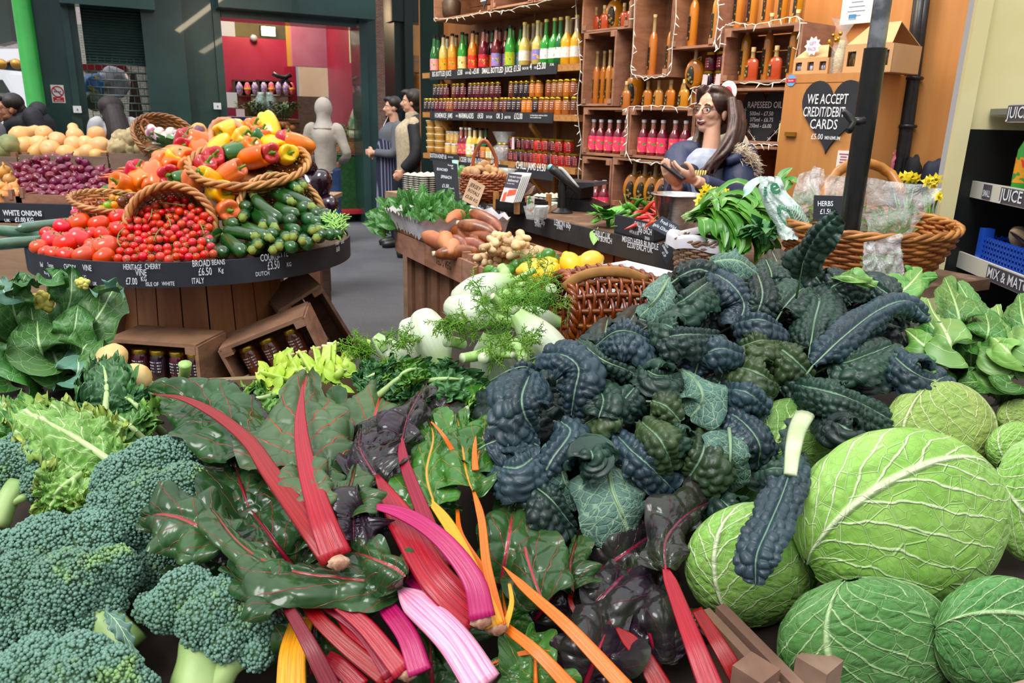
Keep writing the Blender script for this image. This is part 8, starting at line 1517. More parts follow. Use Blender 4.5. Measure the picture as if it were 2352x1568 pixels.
chard('yellow and orange chard plant right of the magenta one',(1140,1440,.085),[('yel',24,11,[(1135,1438,.09),(1090,1325,.11),(1030,1205,.12),(962,1122,.12)],[('y',[(1000,1170,.115),(980,1090,.125),(995,1010,.13),(985,965,.12)],62,.7,.012)]),('ora',13,9,[(1150,1436,.09),(1118,1300,.11),(1105,1190,.115),(1082,1110,.12)],[('y',[(1085,1130,.12),(1070,1080,.125),(1060,1010,.13),(1050,960,.12)],62,.7,.014)]),('ora',12,5,[(1148,1430,.085),(1120,1330,.09),(1060,1230,.1),(1050,1170,.1)],None),('ora',6,2,[(1040,1035,.135),(1015,995,.155),(990,968,.15)],None),('ora',8,4,[(1092,1080,.13),(1090,1040,.14),(1093,1000,.14)],[('y',[(1092,1080,.12),(1110,1010,.12),(1150,940,.11),(1170,870,.09)],55,.8,.014)]),('yel',8,4,[(1160,1440,.08),(1175,1385,.085),(1170,1340,.085)],None)])
chard('blush white chard with one long green leaf trailing over the broccoli',(1090,1560,.07),[('pw',44,34,[(1110,1575,.075),(1040,1470,.09),(965,1395,.10),(915,1350,.10)],[('g',[(930,1330,.12),(905,1310,.125),(860,1290,.125),(810,1270,.11)],70,.5,.010),('g',[(925,1348,.10),(800,1330,.112),(660,1308,.112),(560,1260,.108),(490,1180,.10)],52,.9,.012),('g',[(530,1240,.09),(450,1205,.10),(390,1190,.10),(340,1200,.08)],88,.6,.014)]),('mag',28,20,[(965,1545,.065),(935,1460,.08),(885,1390,.085),(862,1345,.08)],None),('crim',20,14,[(900,1550,.06),(830,1450,.075),(740,1380,.085),(690,1340,.085)],[('g',[(700,1345,.09),(650,1330,.095),(600,1300,.09),(520,1270,.08)],48,1.0,.010)])])
chard('scarlet chard stalks in the front row, without leaves showing',(935,1545,.06),[('red',22,14,[(890,1560,.055),(780,1470,.075),(715,1400,.085),(692,1335,.085)],None),('pink',24,14,[(925,1545,.065),(840,1440,.085),(765,1375,.095),(735,1345,.095)],None),('pink',20,14,[(905,1560,.055),(830,1480,.07),(780,1410,.075)],None),('pink',24,18,[(830,1580,.04),(780,1530,.05),(750,1510,.05)],None)])
chard('dark red chard stalk crossing the yellow one at the bottom edge',(760,1580,.06),[('dred',22,10,[(765,1590,.06),(715,1490,.09),(670,1410,.10),(640,1370,.10)],[('g',[(660,1395,.105),(610,1350,.11),(560,1330,.10),(520,1300,.08)],38,1.2,.012)])])
chard('thick golden yellow chard stalk at the bottom edge by the broccoli',(668,1590,.03),[('yel',34,28,[(668,1600,.04),(672,1500,.055),(695,1420,.06)],None)])
chard('long orange chard stalk running to the bottom edge',(1440,1590,.05),[('ora',20,8,[(1445,1590,.06),(1310,1445,.085),(1210,1355,.09),(1155,1300,.09)],[('g',[(1250,1390,.06),(1215,1290,.075),(1190,1180,.08),(1180,1110,.06)],75,.5,.014)]),('ora',18,12,[(1330,1600,.05),(1235,1500,.07),(1160,1440,.07)],None),('ora',7,4,[(1280,1500,.03),(1200,1500,.04),(1110,1530,.04)],[('y',[(1260,1480,.02),(1200,1500,.03),(1120,1540,.02)],55,.5,.012)])])
chard('crimson chard stalks leaning to the bottom edge beside the cabbage',(1640,1590,.04),[('pink',30,12,[(1640,1600,.05),(1590,1470,.075),(1545,1350,.085),(1520,1285,.09)],[('p',[(1528,1310,.085),(1530,1240,.10),(1580,1180,.10),(1640,1150,.08)],52,.9,.012)]),('red',24,14,[(1720,1600,.02),(1650,1480,.05),(1600,1400,.055)],None),('red',26,16,[(1530,1600,.02),(1470,1500,.04),(1415,1440,.04)],[('p',[(1470,1480,.02),(1420,1420,.03),(1400,1330,.03)],80,.4,.014)]),('red',7,5,[(1330,1420,.03),(1310,1380,.04),(1318,1345,.04)],[('g',[(1318,1360,.05),(1310,1300,.06),(1325,1240,.05)],40,.8,.01)])])
# dark chard leaves filling the gaps below
rc=random.Random(33);
for i,(x,y,w,a,m_)in enumerate(((560,1130,80,1.9,'g'),(620,1230,85,2.2,'g'),(480,1330,60,2.8,'g'),(900,1120,80,1.6,'p'),(860,960,75,1.3,'u'),(760,1010,80,1.7,'g'),(1000,1130,70,1.2,'y'),(1170,1230,90,1.4,'g'),(1290,1330,90,1.0,'p'),(1400,1360,95,.8,'p'),(1480,1420,90,1.9,'p'),(1380,1480,80,1.2,'p'),(1230,1540,80,1.6,'y'),(1050,1440,70,1.6,'g'),(800,1380,80,1.8,'g'),(720,1470,60,1.5,'g'),(870,1000,70,.9,'p'),(1020,940,60,.5,'p'),(1110,930,55,1.2,'y'),(590,980,70,2.0,'p'),(1440,1270,80,.6,'p'),(1560,1420,70,1.6,'p'),(990,1530,60,1.6,'g'),(1160,1400,60,1.7,'y'),(830,1180,70,1.5,'p'),(650,1440,60,1.9,'g'))):
 dx,dy=math.cos(a)*w*1.25,-math.sin(a)*w*1.25;h=.02 if y>1250 else.055;pts=[S(x-dx,y-dy,h-.02),S(x,y,h+.02),S(x+dx,y+dy,h+.005)];t=thing('chard_leaf','glossy %s chard leaf tucked low among the stalks'%{'g':'dark green','p':'blackish purple','y':'green gold veined','u':'dull green'}[m_],'chard',pts[0],'loose %s chard leaves'%{'g':'dark green','p':'purple','y':'gold veined','u':'dull green'}[m_])
 mb=MB();L=sheet(mb,pts,pxw(pts[1],w),'chard',64,43,.5,.012,2.3,.0055,34,i+.5,wav=.034);mb.build('blade',CHM[m_],t);mb=MB();mb.tube([q+(Vector((0,0,EYE))-q).normalized()*.002 for q in L[:-8:4]],[.004*(1-.06*k)for k in range(len(L[:-8:4]))],6);mb.build('midrib',STM['ora']if m_=='y' else STM['crim'],t)
 # ---- broccoli
def icosa():
 p=(1+5**.5)/2;V=np.array([(-1,p,0),(1,p,0),(-1,-p,0),(1,-p,0),(0,-1,p),(0,1,p),(0,-1,-p),(0,1,-p),(p,0,-1),(p,0,1),(-p,0,-1),(-p,0,1)])/math.sqrt(1+p*p)
 return V,[(0,11,5),(0,5,1),(0,1,7),(0,7,10),(0,10,11),(1,5,9),(5,11,4),(11,10,2),(10,7,6),(7,1,8),(3,9,4),(3,4,2),(3,2,6),(3,6,8),(3,8,9),(4,9,5),(2,4,11),(6,2,10),(8,6,7),(9,8,1)]
IV,IF=icosa();IF_=np.array(IF)
def _brm():
 n=NT('broccoli_buds');v=n.coord();c=n.mix(n.step(n.noise(v,9,3),.35,.65),'#54806f','#35614a');c=n.mix(n.step(n.noise(v,16,3),.60,.72),c,'#7a9f3a');c=n.mix(n.math('MULTIPLY',n.noise(v,420,1),.55),c,'#a3c4b2');return n.set(c,.5,spec=.35)
M_BUD=_brm();M_BBASE=M('broccoli_under','#2a4a2c','#3a5f34',rough=.7,scale=20);M_BST=M('broccoli_stem','#a5bf78','#86a85e',rough=.45,scale=14);M_BSL=leafmat('broccoli_leaf','#456a5e','#577c6c','#b5cba0',nside=5,mw=.08,rough=.5,jit=0)
def broccoli(label,lobes,h,stems=(),bead=.0026,leaf=None,seed=0):
 r=random.Random(seed);c0=S(lobes[0][0],lobes[0][1],h);t=thing('broccoli_head',label,'broccoli',c0);Lb=[]
 for lb in lobes:p=S(lb[0],lb[1],h+(lb[3]if len(lb)>3 else 0));Lb.append((p,pxw(p,lb[2])))
 mb=MB()
 for p,R in Lb:mb.ball(p,R*.965,16,22,lambda d:1+.03*mnoise.noise(Vector(d)*5))
 mb.build('crown_base',M_BBASE,t);BV=[]
 for li,(p,R)in enumerate(Lb):
  N=int(4*math.pi*R*R/(bead*1.42)**2);ga=math.pi*(3-5**.5);tc=(Vector((0,0,EYE))-p).normalized()
  for k in range(N):
   z=1-2*(k+.5)/N;q=math.sqrt(1-z*z);d=Vector((q*math.cos(ga*k),q*math.sin(ga*k),z))
   if d.dot(tc)<-.15:continue
   s=R*(1+.055*mnoise.noise(d*3.2+Vector((li,seed,0)))+.03*mnoise.noise(d*8+Vector((li,0,seed))));w=p+d*s
   if any((w-p2).length<R2*.99 for k2,(p2,R2)in enumerate(Lb)if k2!=li):continue
   BV.append((w.x+r.gauss(0,.0011),w.y+r.gauss(0,.0009),w.z+r.gauss(0,.0011),bead*r.uniform(.6,1.2)))
 A=np.array(BV);n=len(A);V=(A[:,None,:3]+IV[None]*A[:,None,3:4]).reshape(-1,3);F=(IF_[None]+12*np.arange(n)[:,None,None]).reshape(-1,3);m2=MB();m2.v=[V];m2.n=len(V);m2.f=[tuple(f)for f in F.tolist()];m2.uv=[np.zeros((len(V),2))]
 tag(m2.build('flower_buds',M_BUD,t),kind='stuff')
 for a_,b_,w0,w1 in stems:
  mb=MB();q=SP([a_,b_]);mb.tube(sp3([q[0],(q[0]+q[1])/2+UP*.004,q[1]],10),[lerp(pxw(q[0],w0),pxw(q[1],w1),k/9)*(1+.05*math.sin(k))for k in range(10)],14,fn=lambda a,t_:(math.cos(a)*(1+.06*math.cos(5*a)),math.sin(a)*(1+.06*math.cos(5*a))));mb.build('stem',M_BST,t)
 for pts,w in(leaf or[]):q=SP(pts);mb=MB();sheet(mb,q,pxw(q[1],w),'pt',24,13,.6,.003,5,0,60,3);mb.build('leaf',M_BSL,t)
broccoli('largest domed broccoli head nearest the bottom corner',[(110,1270,88),(205,1255,82,-.004),(60,1350,88,-.006),(255,1320,66,-.012),(160,1350,88,.004),(20,1300,80,-.01),(235,1390,50,-.02),(120,1420,66,-.02),(30,1440,60,-.03),(190,1425,40,-.02)],.055,[((215,1410,.03),(290,1500,.0),42,50)],leaf=[([(240,1400,.06),(270,1430,.065),(310,1500,.04)],20)],seed=1)
broccoli('broccoli head standing behind, touching the curly kale and chard',[(350,1080,74),(410,1055,58),(290,1110,70),(420,1120,58,-.005),(335,1160,76,-.004),(260,1165,56,-.012),(400,1190,66,-.02),(290,1220,56,-.03),(445,1170,44,-.02)],.075,[((320,1200,.02),(330,1290,0),40,40)],seed=2)
broccoli('broccoli head with its pale cut stalk showing, beside the chard',[(430,1365,62),(390,1395,54,-.01),(500,1400,68,.005),(545,1350,44,-.015),(470,1430,58,.005),(560,1440,58,-.01),(610,1455,42,-.02),(345,1395,34,-.03),(590,1500,36,-.02),(520,1475,42,-.005)],.06,[((470,1450,.045),(455,1590,.0),46,62),((560,1500,.035),(500,1570,.01),26,30)],seed=3)
broccoli('broccoli head cut off by the bottom edge at the corner',[(90,1540,78),(180,1530,74,.0),(250,1560,72,-.008),(20,1575,74,-.01),(310,1590,50,-.02),(150,1600,84,.005)],.055,seed=4)
broccoli('broccoli head at the picture edge below the curly kale',[(20,1070,52),(75,1065,52,-.004),(50,1030,40,-.01),(95,1110,42,-.015),(0,1110,40,-.02)],.06,[((40,1110,.05),(-10,1210,.02),22,26),((60,1140,.04),(-20,1190,.03),9,10)],seed=5)
broccoli('dark shaded broccoli head between the other three',[(345,1290,56),(400,1270,48),(330,1330,48),(300,1290,40)],.0,seed=6)
# ---- curly kale, cauliflowers
CKM=[leafmat('curly_green','#3f7a2c','#5c963a','#b5d08a',mw=.06,sw=.05,nside=5,slope=.9,smix=.6,tert=0,blister=.3,bsc=14,bst=.5,rough=.45,edge='#7ba83e',jit=.2),leafmat('curly_dark','#26552c','#3a6e38','#8fb87a',mw=.06,sw=.05,nside=5,slope=.9,smix=.5,blister=.3,bsc=14,bst=.5,rough=.45,edge='#4a8240',jit=.2),leafmat('curly_pale','#6a9c3e','#86b050','#d0e0a5',mw=.07,sw=.06,nside=5,slope=.9,smix=.8,tert=1,tmix=.25,vscale=6,bst=.5,rough=.45,edge='#a0b048',jit=.15)]
M_CKR=M('curly_rib','#bcd392','#a5c27a',rough=.4,scale=20)
def curly(label,px,w,mi,h=.06,seed=0,group=None,amp=.02):
 pts=[S(x,y,h+.03*math.sin(math.pi*k/(len(px)-1)))for k,(x,y)in enumerate(px)];t=thing('curly_kale_leaf',label,'kale',pts[0],group);W=pxw(pts[len(pts)//2],w);n,m=90,61;L=sp3(pts,n);tc=[(Vector((0,0,EYE))-p).normalized()*.8+UP*.5 for p in L];F=frames(L,tc);V=np.zeros((n,m,3));UV=np.zeros((n,m,2))
 for i in range(n):
  T,N,B=F[i];v=i/(n-1);ww=W*PROF['broad'](v)*(1+.16*math.sin(v*38+seed))
  for j in range(m):
   u=2*j/(m-1)-1;e=abs(u);k=e**2.0;z=Vector((u*3+seed,v*7,seed));f1=mnoise.noise(Vector((v*17,u*3.5,seed)));f2=mnoise.noise(Vector((v*42,u*11,seed+5)));f3=mnoise.noise(Vector((v*42+9,u*11,seed+8)))
   V[i,j]=L[i]+B*(ww*u*(1-.12*k))+N*(amp*k*(1.3*f1+1.0*f2)+.012*f1-.25*ww*k)+T*(amp*.7*k*f3)+B*(amp*.5*k*f2);UV[i,j]=(u*.5+.5,v)
 mb=MB();mb.grid(V,UV=UV);mb.build('blade',CKM[mi],t);e0=pts[0]+(pts[0]-pts[1]).normalized()*.035;mb=MB();mb.tube([e0]+[q+tc[0].normalized()*.0015 for q in L[:-18:8]],[.0065*(1-.085*k)for k in range(len(L[:-18:8])+1)],8);mb.build('midrib',M_CKR,t)
for i,(lab,px,w,mi,h)in enumerate((('large curly kale leaf, underside up, with a thick pale rib',[(265,1068),(180,1010),(100,965),(30,930)],100,2,.075),('curly kale leaf beside the yellow swede',[(240,960),(245,900),(240,850),(225,830)],66,1,.08),('curly kale leaf at the picture edge above the broccoli',[(90,1000),(40,960),(-10,920)],80,0,.05),('pale frilled kale leaf lying beside the biggest broccoli',[(230,1060),(170,1100),(130,1130),(110,1180)],72,2,.05),('curly kale leaf under the long red chard leaf',[(330,1010),(290,970),(250,940)],76,0,.06),('small frilled kale leaf below the rib of the large one',[(250,1130),(190,1130),(150,1160)],60,0,.03),('curly kale leaf between the swede and the red chard',[(340,960),(300,920),(250,900)],60,1,.06),('dull curly kale leaf low beside the shaded broccoli',[(90,1150),(150,1180),(190,1200)],44,0,.01),('curly kale leaf in front of the celery',[(640,905),(590,915),(540,905)],46,0,.05),('yellowish curly kale tuft on the back board',[(560,935),(510,920),(460,910)],44,2,.03),('dark curly kale leaf in front of the fennel fronds',[(880,900),(930,860),(1000,840)],62,1,.08),('dark curly kale leaf reaching to the savoy side of the fennel',[(960,880),(1030,870),(1110,880)],64,1,.08),('curly kale leaf under the fennel bulbs',[(900,850),(860,860),(820,880)],50,1,.06),('curly kale leaf with exposed pale stalk below the fennel',[(905,885),(940,850),(1010,850)],36,0,.09),('light curly kale edge beside the blue kale heap',[(1090,1000),(1130,930),(1160,880)],56,0,.06),('curly kale leaf behind the purple chard tip',[(1010,910),(1060,890),(1120,900)],52,0,.05))):curly(lab,px,w,mi,h,i*1.3)
M_CAUL=leafmat('cauli_leaf','#2f6226','#41782f','#a9c88a',mw=.06,sw=.035,nside=5,slope=1.0,smix=.65,tert=1,tw=.03,vscale=5,tmix=.25,bst=.35,rough=.4,jit=.25,cscale=7);M_CAULB=leafmat('cauli_leaf_blue','#44705e','#5a8570','#b0c8a8',mw=.06,sw=.035,nside=5,slope=1.0,smix=.5,bst=.35,rough=.45,jit=.2);M_CURD=M('cauli_curd','#d9cf6a','#c9ba4e',rough=.7,scale=30,bump=.6,bscale=90)
t=thing('cauliflower','yellow cauliflower wrapped in broad green leaves at the picture edge','cauliflower',P(110,860,1.45));rl=random.Random(17)
for k,(a,b_,c_,w,m_)in enumerate((((120,800),(160,700),(165,612),48,0),((130,820),(215,740),(270,650),62,0),((60,790),(30,700),(40,640),46,0),((40,820),(0,720),(-40,650),60,0),((90,800),(80,760),(70,700),46,0),((110,850),(90,790),(85,730),66,0),((150,850),(170,770),(180,700),50,0),((170,850),(190,800),(215,770),52,0),((100,880),(60,830),(40,800),66,0),((150,880),(130,830),(115,790),70,0),((190,880),(230,830),(275,835),36,1),((160,890),(180,850),(175,800),50,1),((20,880),(-10,830),(-40,780),60,0),((30,700),(10,670),(0,640),34,1),((60,660),(55,645),(60,632),22,0),((220,690),(250,665),(280,672),22,1),((130,660),(120,640),(140,620),30,0))):
 dd=1.5-.02*(k%3)-(.0 if k<5 else.04);q=[P(a[0],a[1],dd+.03),P(b_[0],b_[1],dd-.03),P(c_[0],c_[1],dd+(.04 if k%2 else-.02))];mb=MB();sheet(mb,q,pxw(q[1],w),'broad',46,25,-.35,.010,3,.0015,40,k,wav=.014);mb.build('leaf',(M_CAUL,M_CAULB)[m_],t)
for(x,y,s)in((95,690,.024),(187,650,.014)):
 c=P(x,y,1.46);mb=MB()
 for k in range(11):a=k*2.4;rr_=s*.85*math.sqrt(k/11);mb.ball(c+_R*rr_*math.cos(a)+_U*rr_*math.sin(a)*.8+_F*(rr_*.4),s*.38,8,10,lambda d:1+.15*mnoise.noise(Vector(d)*5+Vector((k,0,0))))
 mb.build('curd',M_CURD,t)
M_SWY=M('swede_yellow','#dfb46c','#e8c88a',rough=.5,scale=9,bump=.15,jit=.1)
for i,(x,y,r,h,lab)in enumerate(((312,868,36,.06,'large pale yellow swede on the back board'),(258,822,34,.07,'orange tinted swede half behind the cauliflower leaves'),(335,892,22,.02,'small yellow swede below the large one'),(205,880,20,.03,'pale swede root behind the curly kale'))):c=S(x,y,h);R0=pxw(c,r);tag(lump_mb((R0,R0,R0*.95),1.3,.1,18,24,i).build('swede',M_SWY),lab,'swede').location=c
c=P(90,905,1.4);wicker('wicker_basket','wicker basket edge under the cauliflower leaves',c-UP*.10,(0,-.1,1),[(.11,0),(.14,.05),(.155,.09)],24,8,.006,.005,(M_WICKL,M_WICKL),rimr=.008)
# ---- celery
M_CEL=M('celery_stalk','#a3c93f','#b9d760',rough=.3,scale=14,stretch=(6,6,1),coat=.2);M_CELL=M('celery_leaf','#b3cc3a','#8fb834',rough=.5,scale=12);M_CELC=M('celery_cut','#dfe8b0','#c4a878',rough=.6,scale=30)
t=thing('celery','bunch of yellow green celery with cut stalk tops','celery',S(700,880,.05))
for k,(a,b_,w)in enumerate((((700,880),(665,815),11),((740,870),(725,800),11),((735,880),(692,810),12),((690,880),(600,855),14),((760,860),(765,790),13),((720,885),(690,850),14),((790,860),(800,825),11),((745,870),(752,795),12),((770,875),(785,850),12))):
 q=[S(*a,.05),S((a[0]+b_[0])/2,(a[1]+b_[1])/2,.075),S(*b_,.08)];L=sp3(q,10);W=pxw(q[1],w);mb=MB();mb.tube(L,[W*(1-.02*i)for i in range(10)],14,cap=False,fn=lambda a_,t_:(1.15*math.cos(a_),.55*math.sin(a_)+.45*math.cos(a_)**2-.2));so=mb.build('stalk',M_CEL,t)
 mb=MB();mb.tube([L[-1]-(L[-1]-L[-2])*.2,L[-1]+(L[-1]-L[-2])*.08],W*.97,14,fn=lambda a_,t_:(1.15*math.cos(a_),.55*math.sin(a_)+.45*math.cos(a_)**2-.2));mb.build('cut_end',M_CELC,so)
mb=MB();r_=random.Random(3)
for i in range(85):x,y=r_.choice(((645,845),(700,865),(790,850),(760,870),(620,885),(740,860)));p=S(x+r_.uniform(-28,28),y+r_.uniform(-18,18),.06);leafsimple(mb,p,_R*r_.uniform(-1,1)+_U*r_.uniform(-.4,1)+UP*.3,Vector((0,-.6,.6)),r_.uniform(.02,.04),r_.uniform(.006,.011),.3,5,5,.2)
tag(mb.build('leaves',M_CELL,t),kind='stuff')
for x0,x1,lab in((822,836,'flat cut leek stalk standing between celery and fennel'),(838,852,'second flat cut leek stalk standing between celery and fennel')):mb=MB();a,b_=S((x0+x1)/2,850,.03),S((x0+x1)/2+1,780,.09);mb.tube([a,(a+b_)/2,b_],pxw(a,8),10,fn=lambda q,t_:(math.cos(q),.5*math.sin(q)));tag(mb.build('leek_stalk',M_CEL),lab,'leek')
mb=MB();q=SP([(418,880,.03),(425,850,.07),(425,835,.085)]);mb.tube(sp3(q,8),[pxw(q[0],11+k*.5)for k in range(8)],10);tag(mb.build('cut_stalk',M('cut_stalk','#9dc26a','#b8d48a',rough=.4)),'short green cut stalk poking above the back board','stalk')
# ---- fennel
def _fen():
 n=NT('fennel_bulb');x,y,_=n.sep(n.coord('UV'));w=n.noise(n.comb(n.math('MULTIPLY',x,14),n.math('MULTIPLY',y,.8)),1,3);st=n.step(n.math('ABSOLUTE',n.math('SUBTRACT',n.math('FRACT',n.math('MULTIPLY',x,26)),.5)),.16,.03);c=n.mix(n.step(y,.55,1.0),'#cdd6bc','#97bf66');c=n.mix(n.math('MULTIPLY',st,.45),c,'#b3cc94');c=n.mix(n.step(w,.66,.78),c,'#c9b48a');n.bump(st,-.3,.004);return n.set(c,.3,coat=.2)
M_FEN=_fen();M_FST=M('fennel_stalk','#9cc76a','#b5d78c',rough=.35,scale=14,stretch=(5,5,1));M_FCUT=M('fennel_cut','#d8e4b8','#b7cf94',rough=.5,scale=40);M_FRO=M('fennel_frond','#558f1c','#75ab32',rough=.5,scale=14,jit=.1)
def frond(mb,c,d,L,r,depth=0):
 d=Vector(d).normalized();n=7 if depth==0 else 5;p=Vector(c);a0=d.orthogonal().normalized()
 pts=[p]
 for i in range(n):d=(d+Vector((r.uniform(-.25,.25),r.uniform(-.25,.25),r.uniform(-.3,.15)))).normalized();p=p+d*L/n;pts.append(p)
 rr=[.0016,.0009,.0007][depth]
 for i in range(len(pts)-1):
  u=(pts[i+1]-pts[i]).normalized();s=u.orthogonal().normalized()*rr;q=u.cross(s);mb.add([tuple(pts[i]+s),tuple(pts[i]-s*.5+q*.87),tuple(pts[i]-s*.5-q*.87),tuple(pts[i+1]+s*.7),tuple(pts[i+1]-s*.35+q*.6),tuple(pts[i+1]-s*.35-q*.6)],[(0,1,4,3),(1,2,5,4),(2,0,3,5)])
  if depth<2:
   for sg in(-1,1):
    w=Vector((r.uniform(-1,1),r.uniform(-1,1),r.uniform(-1,1)));w=(w-u*w.dot(u)).normalized();frond(mb,pts[i+1],u*.7+w,L*(.42 if depth==0 else.38)*r.uniform(.7,1.1),r,depth+1)
def fennel(label,c,d,L,rad,stalks=(),fr=(),seed=0):
 """c: bulb middle; d: axis from root to stalks"""
 d=Vector(d).normalized();t=thing('fennel_bulb',label,'fennel',c);Mx=Matrix.Translation(c)@d.to_track_quat('Z','Y').to_matrix().to_4x4();pr=spline([(.06,-.5),(.55,-.46),(.92,-.2),(1.0,.02),(.86,.25),(.58,.44),(.42,.56)],18);mb=MB();n=48;V=np.zeros((18,n+1,3));UV=np.zeros((18,n+1,2))
 for i,(q,z)in enumerate(pr):
  for j in range(n+1):
   a=2*math.pi*j/n;k=1+.05*math.cos(2*a+seed)+.02*abs(math.sin(6*a));V[i,j]=Mx@Vector((q*rad*k*math.cos(a),q*rad*.82*k*math.sin(a),z*L));UV[i,j]=(j/n,i/17)
 mb.grid(V,UV=UV);mb.build('bulb',M_FEN,t)
 for(pts,r0)in stalks:
  mb=MB();Lp=sp3(pts,8);mb.tube(Lp,[r0*(1.15-.03*k)for k in range(8)],12,cap=False);so=mb.build('stalk',M_FST,t);mb=MB();mb.tube([Lp[-1]-(Lp[-1]-Lp[-2])*.05,Lp[-1]+(Lp[-1]-Lp[-2])*.04],r0*.95,12);mb.build('cut_end',M_FCUT,so)
 if fr:
  mb=MB();r=random.Random(seed+3)
  for p,dr,ln in fr:frond(mb,p,dr,ln,r)
  tag(mb.build('fronds',M_FRO,t),kind='stuff')
 return t
Q=lambda x,y,d:P(x,y,d)
def frs(pts,d,ln,seed,k=3):
 r=random.Random(seed);return[(Q(x,y,d)+Vector((r.uniform(-.02,.02),r.uniform(-.02,.02),0)),_R*r.uniform(-1,1)+_U*r.uniform(-.2,1)-_F*r.uniform(0,.6),ln*r.uniform(.7,1.1))for x,y in pts for _ in range(max(1,int(k*.6)))]
fennel('fennel bulb lying at the back with long stalks toward the lemons',Q(1105,668,1.62),_R*1+_U*.25+UP*.1,.13,.045,[([Q(1140,660,1.62),Q(1190,640,1.62),Q(1228,620,1.63)],.007),([Q(1140,655,1.64),Q(1160,630,1.66),Q(1152,615,1.68)],.012),([Q(1140,675,1.6),Q(1180,672,1.58),Q(1207,672,1.56)],.009),([Q(1150,665,1.6),Q(1195,655,1.62),Q(1226,645,1.62)],.007)],frs([(1190,665),(1220,655),(1240,680),(1250,700),(1225,700),(1255,660)],1.58,.065,1,4),1)
fennel('white fennel bulb in the middle under the feathery fronds',Q(1085,718,1.52),_R*.9-_U*.3-_F*.4,.12,.042,[([Q(1130,725,1.48),Q(1165,735,1.46),Q(1190,748,1.44)],.010),([Q(1125,712,1.5),Q(1150,700,1.46),Q(1130,680,1.44)],.008),([Q(1120,718,1.5),Q(1160,712,1.46),Q(1184,712,1.43)],.010)],frs([(1150,700),(1200,725),(1230,720),(1180,690),(1110,700)],1.45,.06,2,4),2)
fennel('upright fennel bulb with brown marked base beside the floor gap',Q(990,775,1.45),_R*.35-_U*.85-_F*.2,.115,.040,[],[],3)
fennel('fennel bulb half hidden behind the upright one',Q(958,790,1.50),_R*.3-_U*.9,.11,.036,[],[],4)
fennel('big pale green fennel bulb touching the blue kale',Q(1252,792,1.36),_U*.6-_R*.55+_F*.1,.135,.042,[],[],5)
fennel('shaded fennel bulb under the fronds with cut stalks facing out',Q(1135,845,1.36),_U*.9-_F*.3,.12,.044,[([Q(1120,810,1.32),Q(1090,818,1.27),Q(1062,822,1.25)],.009),([Q(1140,810,1.32),Q(1120,820,1.27),Q(1110,822,1.24)],.010),([Q(1150,815,1.3),Q(1170,815,1.27),Q(1178,815,1.26)],.006),([Q(1180,790,1.32),Q(1195,815,1.29),Q(1204,826,1.27)],.011),([Q(1060,790,1.34),Q(1040,785,1.3),Q(1026,786,1.28)],.009)],frs([(1060,760),(1080,740),(1100,770),(1130,760),(1150,790),(1090,790),(1070,730),(1040,750),(1160,770),(1180,850),(1190,800),(1120,740),(1200,770),(1040,790),(1175,860)],1.30,.06,3,3),6)
fennel('small fennel bulb with thin frond spray beside the leek stalks',Q(905,815,1.44),_R*-.5+_U*.5,.09,.026,[([Q(885,805,1.42),Q(875,790,1.42),Q(876,782,1.42)],.007)],frs([(880,800),(860,815),(900,795),(850,800),(890,820)],1.40,.055,4,4),7)
fennel('far fennel bulb lying against the brown wicker basket',Q(1225,735,1.55),_R*.8-_U*.1,.10,.036,[([Q(1250,700,1.5),Q(1262,680,1.48),Q(1266,662,1.46)],.012)],frs([(1245,720),(1255,700)],1.48,.05,5,3),8)
# ---- brown wicker basket lying on its side
M_WR=M('wicker_willow','#9a4f1c','#6e3210',rough=.3,scale=12,coat=.5,jit=.1);c=P(1290,718,1.62);axw=(_R*1+_F*.25+UP*.02)
t=wicker('wicker_basket','glossy brown willow basket lying on its side behind the kale',c,axw,[(.082,0),(.095,.05),(.096,.11),(.088,.17),(.07,.22)][::-1]and[(.07,.22),(.088,.17),(.097,.11),(.095,.05),(.082,.0)],18,20,.0038,.006,(M_WR,M_WR),rimr=.009,bottom=False,stake_r=.0055)
mb=MB();mb.tube(sp3([P(1295,662,1.56),P(1330,637,1.55),P(1380,624,1.55),P(1440,627,1.57),P(1485,644,1.6)],18),.009,8,fn=lambda a,t_:(.5*math.cos(a),1.2*math.sin(a)));mb.build('bark_edge',M('bark_strip','#a8763a','#6e4a22',rough=.7,scale=14),t)
# ---- crate slats at the front corner
M_SLT=wood('slat_worn','#7d5c4a','#5e4338',2,(6,1,6),.7,.35,.1,'#a58670',5);t=thing('cabbage_crate','worn wooden slatted crate corner under the savoy cabbages','crate',S(1760,1500,0))
def slat(x0,y0,x1,y1,h0,w,th):a,b_=S(x0,y0,h0),S(x1,y1,h0);d=(b_-a).normalized();s=d.cross(UP).normalized()*th;mb=MB();mb.hexa([a-UP*w,b_-UP*w,b_,a],[q+s for q in(a-UP*w,b_-UP*w,b_,a)]);mb.flat('slat',M_SLT,t)
slat(1630,1395,1900,1680,.045,.07,.012);slat(1665,1385,1960,1680,.04,.05,.014)
for x,y in((1735,1550),(1880,1530)):c=S(x,y,.05);mb=MB();mb.box((.035,.035,.12),c-UP*.05,(0,0,.7));mb.flat('corner_post',M_SLT,t)
slat(2250,1590,2420,1540,.02,.05,.012)
